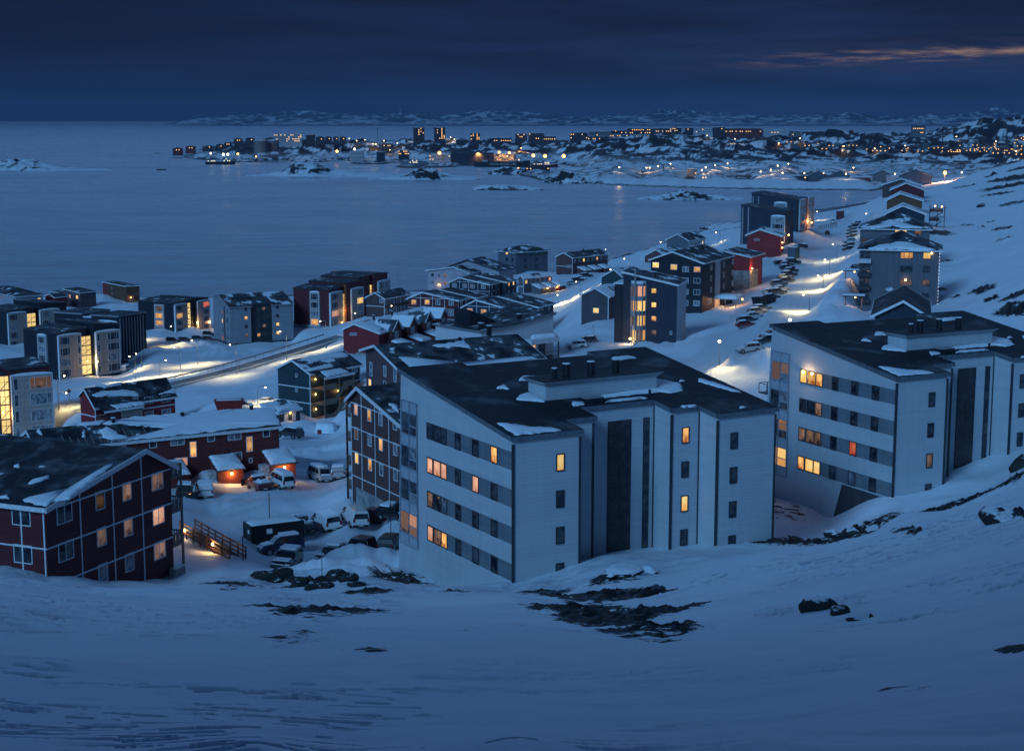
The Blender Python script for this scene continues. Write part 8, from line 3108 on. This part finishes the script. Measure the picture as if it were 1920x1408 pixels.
far_block('lit quay building behind the cargo ship', 926, 968, 289, 303, 3100, 'grey', 2, 9, 0.5, 'harbour_building', 'building')
far_block('dark red jetty house on the small pier', 985, 1031, 312, 323, 2560, 'dark', 1, 7, 0.2, 'harbour_building', 'building', gable=3.0, roof='dark')
for lb, x0, x1, y0, y1, Y, wl, gb, lt in (
        ('pale warehouse on the flat shore, left of the chimney light', 1254, 1288, 321, 335, 2380, 'pale', 0, 0.1), ('dark warehouse right of the pale one on the flat shore', 1288, 1306, 317, 331, 2420, 'grey', 0, 0.1),
        ('white lit office on the flat shore', 1305, 1331, 330, 346, 2220, 'pale', 0, 0.5), ('long low black warehouse on the flat shore', 1445, 1516, 330, 341, 2260, 'dark', 0, 0.1),
        ('grey gabled hall, left one of the pair on the flat shore', 1516, 1553, 322, 341, 2240, 'blue', 6, 0.0), ('grey gabled hall, right one of the pair on the flat shore', 1555, 1593, 322, 341, 2220, 'blue', 6, 0.0),
        ('low red-brown sheds between the gabled halls', 1594, 1632, 333, 342, 2150, 'red', 0, 0.1), ('grey gabled hall behind the hillside row', 1636, 1673, 321, 342, 2160, 'grey', 6, 0.0),
        ('pale box hall in front of the last gabled hall', 1662, 1686, 331, 344, 2060, 'pale', 0, 0.1), ('large grey gabled hall at the right end of the flat shore', 1686, 1746, 319, 343, 1960, 'blue', 8, 0.0)):
    far_block(lb, x0, x1, y0, y1, Y, wl, 1, 5, lt, 'warehouse', 'warehouse', dep=26, gable=gb, roof='snow' if gb == 0 else 'dark', plainwin=False)
for k, (x0, x1, y0, y1) in enumerate(((324, 343, 277, 284), (348, 367, 273.5, 280), (380, 400, 273, 278), (405, 420, 270, 277), (420, 435, 267, 273), (439, 455, 259, 266), (461, 478, 258, 265), (592, 609, 256, 264), (610, 622, 256, 263), (625, 635, 256, 263), (637, 649, 256, 263))):
    lb = ['low lit house at the seaward tip of the headland', 'red-lit house second from the tip of the headland', 'long low house third from the tip of the headland', 'dark house fourth from the tip of the headland', 'lit house fifth from the tip of the headland',
          'house with two lit windows under the tank hill', 'dark house beside the left tank', 'row house directly right of the dark plain block', 'second row house right of the dark plain block', 'third row house right of the dark plain block', 'last row house right of the dark plain block'][k]
    far_block(lb, x0, x1, y0, y1, 3700 if k < 5 else 3560, 'red' if k in (0, 1) else 'dark', 1, 4, ((0, 1), (0, 2)) if k in (0, 1, 4, 5) else ((0, 2),), 'row_house', 'house', gable=2.0)
for k, (x0, x1, y0, y1, lb) in enumerate(((476, 502, 264, 280, 'left one of two squat oil tanks'), (501, 523, 264, 278, 'right one of two squat oil tanks'))):
    c, w, zb, zt, rz = far_place(x0, x1, y0, y1, 3420 + k * 30)
    t = thing('storage_tank', lb, 'storage tank', (c[0], c[1], zb), rz)
    m = MB()
    m.tube([(0, w / 2, -8), (0, w / 2, zt - zb)], w / 2, 28)
    m.build('wall', FW['grey'], t)
    m = MB()
    m.tube([(0, w / 2, zt - zb), (0, w / 2, zt - zb + 0.6), (0, w / 2, zt - zb + 1.8)], [w / 2 + 0.2, w / 2, 0.3], 28)
    m.build('roof', FSNOW, t)
for x, y0, y1, Y, r, lb in ((708, 239, 258, 3600, 0.5, 'thin radio mast left of the tower blocks'), (1767, 237, 272, 3300, 1.4, 'tall dark chimney on the far hillside at the right'), (1268, 236, 243, 3600, 0.8, 'short mast on the chimney-topped block'), (1244, 308, 338, 2400, 1.0, 'dark steel chimney on the flat shore'), (1748, 246, 252, 3500, 0.6, 'short thin pole on the ridge left of the tall chimney')):
    p, q = atY(x, y1, Y), atY(x, y0, Y)
    m = MB()
    m.tube([(0, 0, -10), (0, 0, q[2] - p[2])], [r, r * 0.8], 8)
    o = m.build('mast' if r < 0.9 else 'chimney_stack', DARKMETAL)
    o.location = tuple(p)
    tag(o, lb, 'mast' if r < 0.9 else 'chimney')

# scattered houses on the far hillside
H0 = 'houses scattered over the far hillside'
hl = ('small dark house with one lit window, one of many on the far hillside', 'dark house with two lit windows on the far hillside', 'long dark row with several lit windows at the right of the far hillside', 'unlit dark house on the far hillside')
pts = [(80, 330, 0), (165, 308, 1), (200, 340, 3), (270, 320, 0), (300, 336, 1), (375, 322, 0), (430, 360, 1), (480, 336, 1), (560, 340, 0), (630, 335, 1), (665, 336, 0), (690, 355, 3), (740, 365, 0), (810, 376, 1), (845, 345, 0), (870, 376, 1), (910, 356, 0), (960, 380, 3),
       (1030, 375, 1), (1050, 355, 0), (1100, 350, 3), (1150, 380, 1), (1205, 356, 0), (1245, 356, 0), (1300, 352, 1), (1370, 378, 2), (1440, 336, 0), (1440, 382, 2), (1500, 372, 2), (1560, 334, 1), (1590, 380, 2), (1640, 362, 2), (1700, 326, 0), (1715, 394, 1), (1760, 372, 2), (1800, 394, 1), (1850, 316, 0),
       (1850, 372, 2), (1895, 340, 1), (1890, 404, 1), (520, 325, 3), (455, 318, 3), (590, 352, 3), (980, 335, 3), (1180, 332, 3), (1340, 330, 3), (1620, 340, 3), (1780, 350, 3)]
for zx, zy, k in pts:
    px, py = 1440 + zx / 4, 190 + zy / 4 + 1.5
    g_ = gp(px, py)
    Yy = g_[1]
    w = (13, 16, 34, 15)[k] + (zx * 7 % 5)
    dpx = w / 2 / Yy * F
    far_block(hl[k], px - dpx, px + dpx, py - (5.5 if k != 2 else 7) * 3300 / Yy * 1.0, py + 0.5, Yy, ('dark', 'red', 'dark', 'blue', 'grey')[(zx // 7) % 5], 1 if k != 2 else 2, (3, 4, 9, 3)[k], ((0, 1),) if k == 0 else (((0, 0), (0, 2)) if k == 1 else (0.45 if k == 2 else ())),
              'distant_house', 'house', H0, gable=2.6, dep=10, plainwin=False)
far_block('red block on the slope at the right edge of the far hillside', 1902, 1924, 256, 268, 3300, 'red', 3, 6, 0.35)

# lamps along quays and roads of the town
GH = 'harbour floodlights across the bay'
for x, y, Y, r, wt, wh, lb in ((395, 288, 3150, 1.8, 6e4, 1, 'white floodlight on the bow of the lit trawler'), (419, 290, 3150, 2.6, 9e4, 1, 'left one of the two brightest white floodlights over the lit trawler'), (427, 290, 3150, 2.6, 9e4, 1, 'right one of the two brightest white floodlights over the lit trawler'),
                               (446, 289, 3180, 2.4, 9e4, 0, 'yellow quay light right of the lit trawler'), (480, 294, 3150, 1.4, 5e4, 0, 'small orange lamp on the quay below the tank hill'), (632, 284, 3200, 3.0, 1.6e5, 0, 'orange floodlight left of the white harbour building'), (665, 280, 3250, 2.4, 1e5, 1, 'yellow-white lamp above the white harbour building'),
                               (824, 287, 3140, 3.6, 9e4, 0, 'big orange floodlight over the industrial building'), (936, 286, 3090, 2.6, 9e4, 0, 'left one of two orange lamps over the lit quay building'), (955, 287, 3090, 2.6, 9e4, 0, 'right one of two orange lamps over the lit quay building'),
                               (1000, 292, 3000, 3.4, 2.2e5, 0, 'left one of three big orange floodlights beside the rocky slope'), (1022, 293, 3000, 3.6, 2.2e5, 0, 'middle one of three big orange floodlights beside the rocky slope'), (1057, 293, 2990, 3.8, 2.6e5, 0, 'right one of three big orange floodlights beside the rocky slope'),
                               (972, 316, 2560, 1.6, 5e4, 0, 'yellow lamp on the small pier'), (977, 278, 3300, 1.2, 3e4, 0, 'small lamp high on the slope above the floodlights'), (897, 288, 3095, 1.2, 3e4, 0, 'lone lamp on the black quay warehouse')):
    p = atY(x, y, Y)
    t = thing('harbour_floodlight', lb, 'floodlight', (p[0], p[1], 1.0), 0, GH)
    m = MB()
    m.tube([(0, 0, -3), (0, 0, p[2] - 1.0)], 0.35, 6)
    m.build('pole', DARKMETAL, t)
    m = MB()
    globe(m, (0, -0.5, p[2] - 1.0), r * 0.85)
    m.build('bulb', HARBW if wh else HARB, t)
    fl_ = lamp_light('flood_light', (0, 1, p[2] - 1), wt * 2.8, (1.0, 0.84, 0.5) if wh else (1.0, 0.42, 0.12), 1.0, 135, parent=t)
    fl_.rotation_euler = (R(52), 0, 0)
GT = 'small street lamps far across the bay'
sm = [(669, 268), (684, 267), (700, 276), (745, 273), (827, 266), (845, 262), (852, 265), (778, 270), (705, 276), (731, 286), (720, 268), (1161, 321), (1212, 321), (1218, 321), (1234, 318), (1257, 313.5), (1282, 327), (1316, 326), (1323, 321), (1341, 317), (1364, 313), (1458, 318), (1478, 314), (1426, 329), (1467, 332), (1508, 332), (1544, 333),
      (1586, 334), (1678, 334), (1729, 334), (1803, 331.5), (1378, 265), (1326, 260), (1460, 273), (1500, 265), (1793, 262), (1867, 270), (1905, 292), (1640, 284), (1582, 279), (1697, 279), (780, 262), (655, 264), (1445, 326), (1600, 321)]
SL = 'small warm street lamp, one of many dotted over the far town and shore'
prot = None
for x, y in sm:
    g_ = gp(x, y + 2.2)
    hgt = 2.2 / F * g_[1] + 1.5
    if prot is None:
        prot = thing('distant_lamp', SL, 'street lamp', tuple(g_), 0, GT)
        m = MB()
        m.tube([(0, 0, -2), (0, 0, 6.5)], 0.12, 5)
        m.build('pole', DARKMETAL, prot)
        m = MB()
        globe(m, (0, 0, 6.8), 0.75)
        m.build('bulb', emit('distant_bulb', (1.0, 0.70, 0.34), 16.0), prot)
        o = prot
    else:
        o = copy_tree(prot)
        o.location = tuple(g_)
    lamp_light('lamp_light', (0, -2, 6.5), 2500, (1.0, 0.62, 0.26), 0.6, parent=o)
# the glaring lamp at the end of the valley
g_ = gp(1771, 341)
t = thing('floodlight_mast', 'glaring orange floodlight at the end of the valley road, right of the gabled hall', 'floodlight', tuple(g_))
hz = max(6.0, atY(1771, 325, g_[1])[2] - g_[2])
m = MB()
m.tube([(0, 0, -2), (0, 0, hz)], 0.3, 8)
m.build('pole', DARKMETAL, t)
m = MB()
globe(m, (0, -0.5, hz + 0.4), 2.2)
m.build('bulb', HARB, t)
lamp_light('flood_light', (0, -4, hz), 240000, (1.0, 0.40, 0.14), 1.0, parent=t)


# ------------------------------------------------------------------ ships
def ship(label, px0, px1, pw, Y, hull, hh, house, mast=True, flip=False, group=None):
    a, b = atY(px0, pw, Y), atY(px1, pw, Y)
    L0 = abs(b[0] - a[0])
    c = (a + b) / 2
    t = thing('ship', label, 'ship', (c[0], c[1], 0.0), -math.atan2(c[0], c[1]) + (math.pi if flip else 0))
    bw = L0 * 0.075
    st = [(-0.5, 0.75, hh), (-0.35, 1.0, hh), (0.25, 1.0, hh), (0.40, 0.6, hh * 1.15), (0.5, 0.04, hh * 1.35)]
    m = MB()
    for (x0, w0, z0), (x1, w1, z1) in zip(st[:-1], st[1:]):
        for s in (-1, 1):
            m.quad([(x0 * L0, s * w0 * bw * 0.8, -1), (x1 * L0, s * w1 * bw * 0.6, -1), (x1 * L0, s * w1 * bw, z1), (x0 * L0, s * w0 * bw, z0)])
        m.quad([(x0 * L0, -w0 * bw, z0 - 0.6), (x1 * L0, -w1 * bw, z1 - 0.6), (x1 * L0, w1 * bw, z1 - 0.6), (x0 * L0, w0 * bw, z0 - 0.6)])
    m.quad([(-0.5 * L0, -0.75 * bw, hh), (-0.5 * L0, 0.75 * bw, hh), (-0.5 * L0, 0.6 * bw, -1), (-0.5 * L0, -0.6 * bw, -1)])
    m.build('hull', hull, t)
    for (x0, x1, z0, z1, lt) in house:
        m = MB()
        m.box((x0 * L0, -bw * 0.75, z0), (x1 * L0, bw * 0.75, z1))
        w = m.build('deckhouse', FW['pale'], t)
        n = max(2, int((x1 - x0) * L0 / 3))
        for s in (-1, 1):
            for q in range(n):
                if lt and (q * 7 + int(z0)) % 4 < 3:
                    m = MB()
                    xx = (x0 + (x1 - x0) * (q + 0.5) / n) * L0
                    m.quad([(xx - 0.7, s * (bw * 0.75 + 0.06), z0 + (z1 - z0) * 0.45), (xx + 0.7, s * (bw * 0.75 + 0.06), z0 + (z1 - z0) * 0.45), (xx + 0.7, s * (bw * 0.75 + 0.06), z0 + (z1 - z0) * 0.85), (xx - 0.7, s * (bw * 0.75 + 0.06), z0 + (z1 - z0) * 0.85)])
                    m.build('window', FLITP, w, fix=False)
    if mast:
        m = MB()
        zt = house[-1][3]
        xm = (house[-1][0] + house[-1][1]) / 2 * L0
        m.tube([(xm, 0, zt), (xm, 0, zt + 7)], 0.25, 6)
        m.bar((xm, -2, zt + 5), (xm, 2, zt + 5), 0.2)
        m.build('mast', DARKMETAL, t)
    return t, L0, bw


DHULL = plain('dark_hull', (0.03, 0.03, 0.035), 0.5)
ship('brightly lit trawler moored at the seaward end of the harbour', 385, 441, 306, 3120, DHULL, 5.0, [(-0.42, -0.1, 4.4, 7.5, True), (0.1, 0.34, 4.4, 8, True), (0.16, 0.3, 8, 11, True)])
ship('grey patrol ship with a lit deckhouse at the middle quay', 752, 804, 310, 3010, plain('grey_hull', (0.16, 0.18, 0.21), 0.5), 5.0, [(-0.2, 0.15, 4.4, 8, True), (-0.12, 0.1, 8, 11, True)])
s_, L0, bw = ship('long dark cargo ship with its name in large letters on the hull', 889, 994, 313, 2960, DHULL, 9.0, [(0.14, 0.22, 8, 12, False), (-0.36, -0.26, 8, 12, False), (0.28, 0.36, 8.5, 15, True)])
tx = bpy.data.curves.new('lettering', 'FONT')
tx.body = 'ROYAL ARCTIC LINE'
tx.size = 5.2
tx.extrude = 0.05
tx.align_x = 'CENTER'
tx.materials.append(plain('hull_lettering', (0.55, 0.56, 0.58)))
o = bpy.data.objects.new('lettering_curve', tx)
me_ = bpy.data.meshes.new_from_object(o)
bpy.data.objects.remove(o)
o = bpy.data.objects.new('lettering', me_)
COL.objects.link(o)
o.parent = s_
o.location = (0.02 * L0, -bw - 0.15, 3.0)
o.rotation_euler = (R(84), 0, 0)
ship('small lit trawler moored right of the cargo ship', 995, 1046, 312.5, 2930, plain('red_hull', (0.10, 0.02, 0.02), 0.5), 4.5, [(-0.4, 0.2, 4.0, 6.5, True), (0.0, 0.2, 6.5, 9.5, True)])
ship('small open boat far out on the water, left of the trawler', 293, 311, 314.5, 2750, DHULL, 1.8, [(-0.2, 0.1, 1.2, 3.0, False)], mast=False)
for x, y, lb in ((1662, 235.5, 'tiny ship on the fjord beyond the ridge'),):
    ship(lb, x, x + 8, y, 21000, DHULL, 12, [(-0.4, -0.2, 11, 26, False)], mast=False)
# ------------------------------------------------------------------ the air: far things fade
m = MB()
m.box((-30000, -400, -30), (30000, 31000, 420))
def air(m_):
    N, L, M, MIX, SM = new_nodes(m_.node_tree)
    v = N('ShaderNodeVolumePrincipled')
    v.inputs['Color'].default_value = (0.24, 0.36, 0.58, 1)
    v.inputs['Density'].default_value = 4.5e-5
    o = N('ShaderNodeOutputMaterial')
    L(v.outputs[0], o.inputs['Volume'])
hz_ = m.build('haze', mk('thin_air', air))
hz_['kind'] = 'stuff'
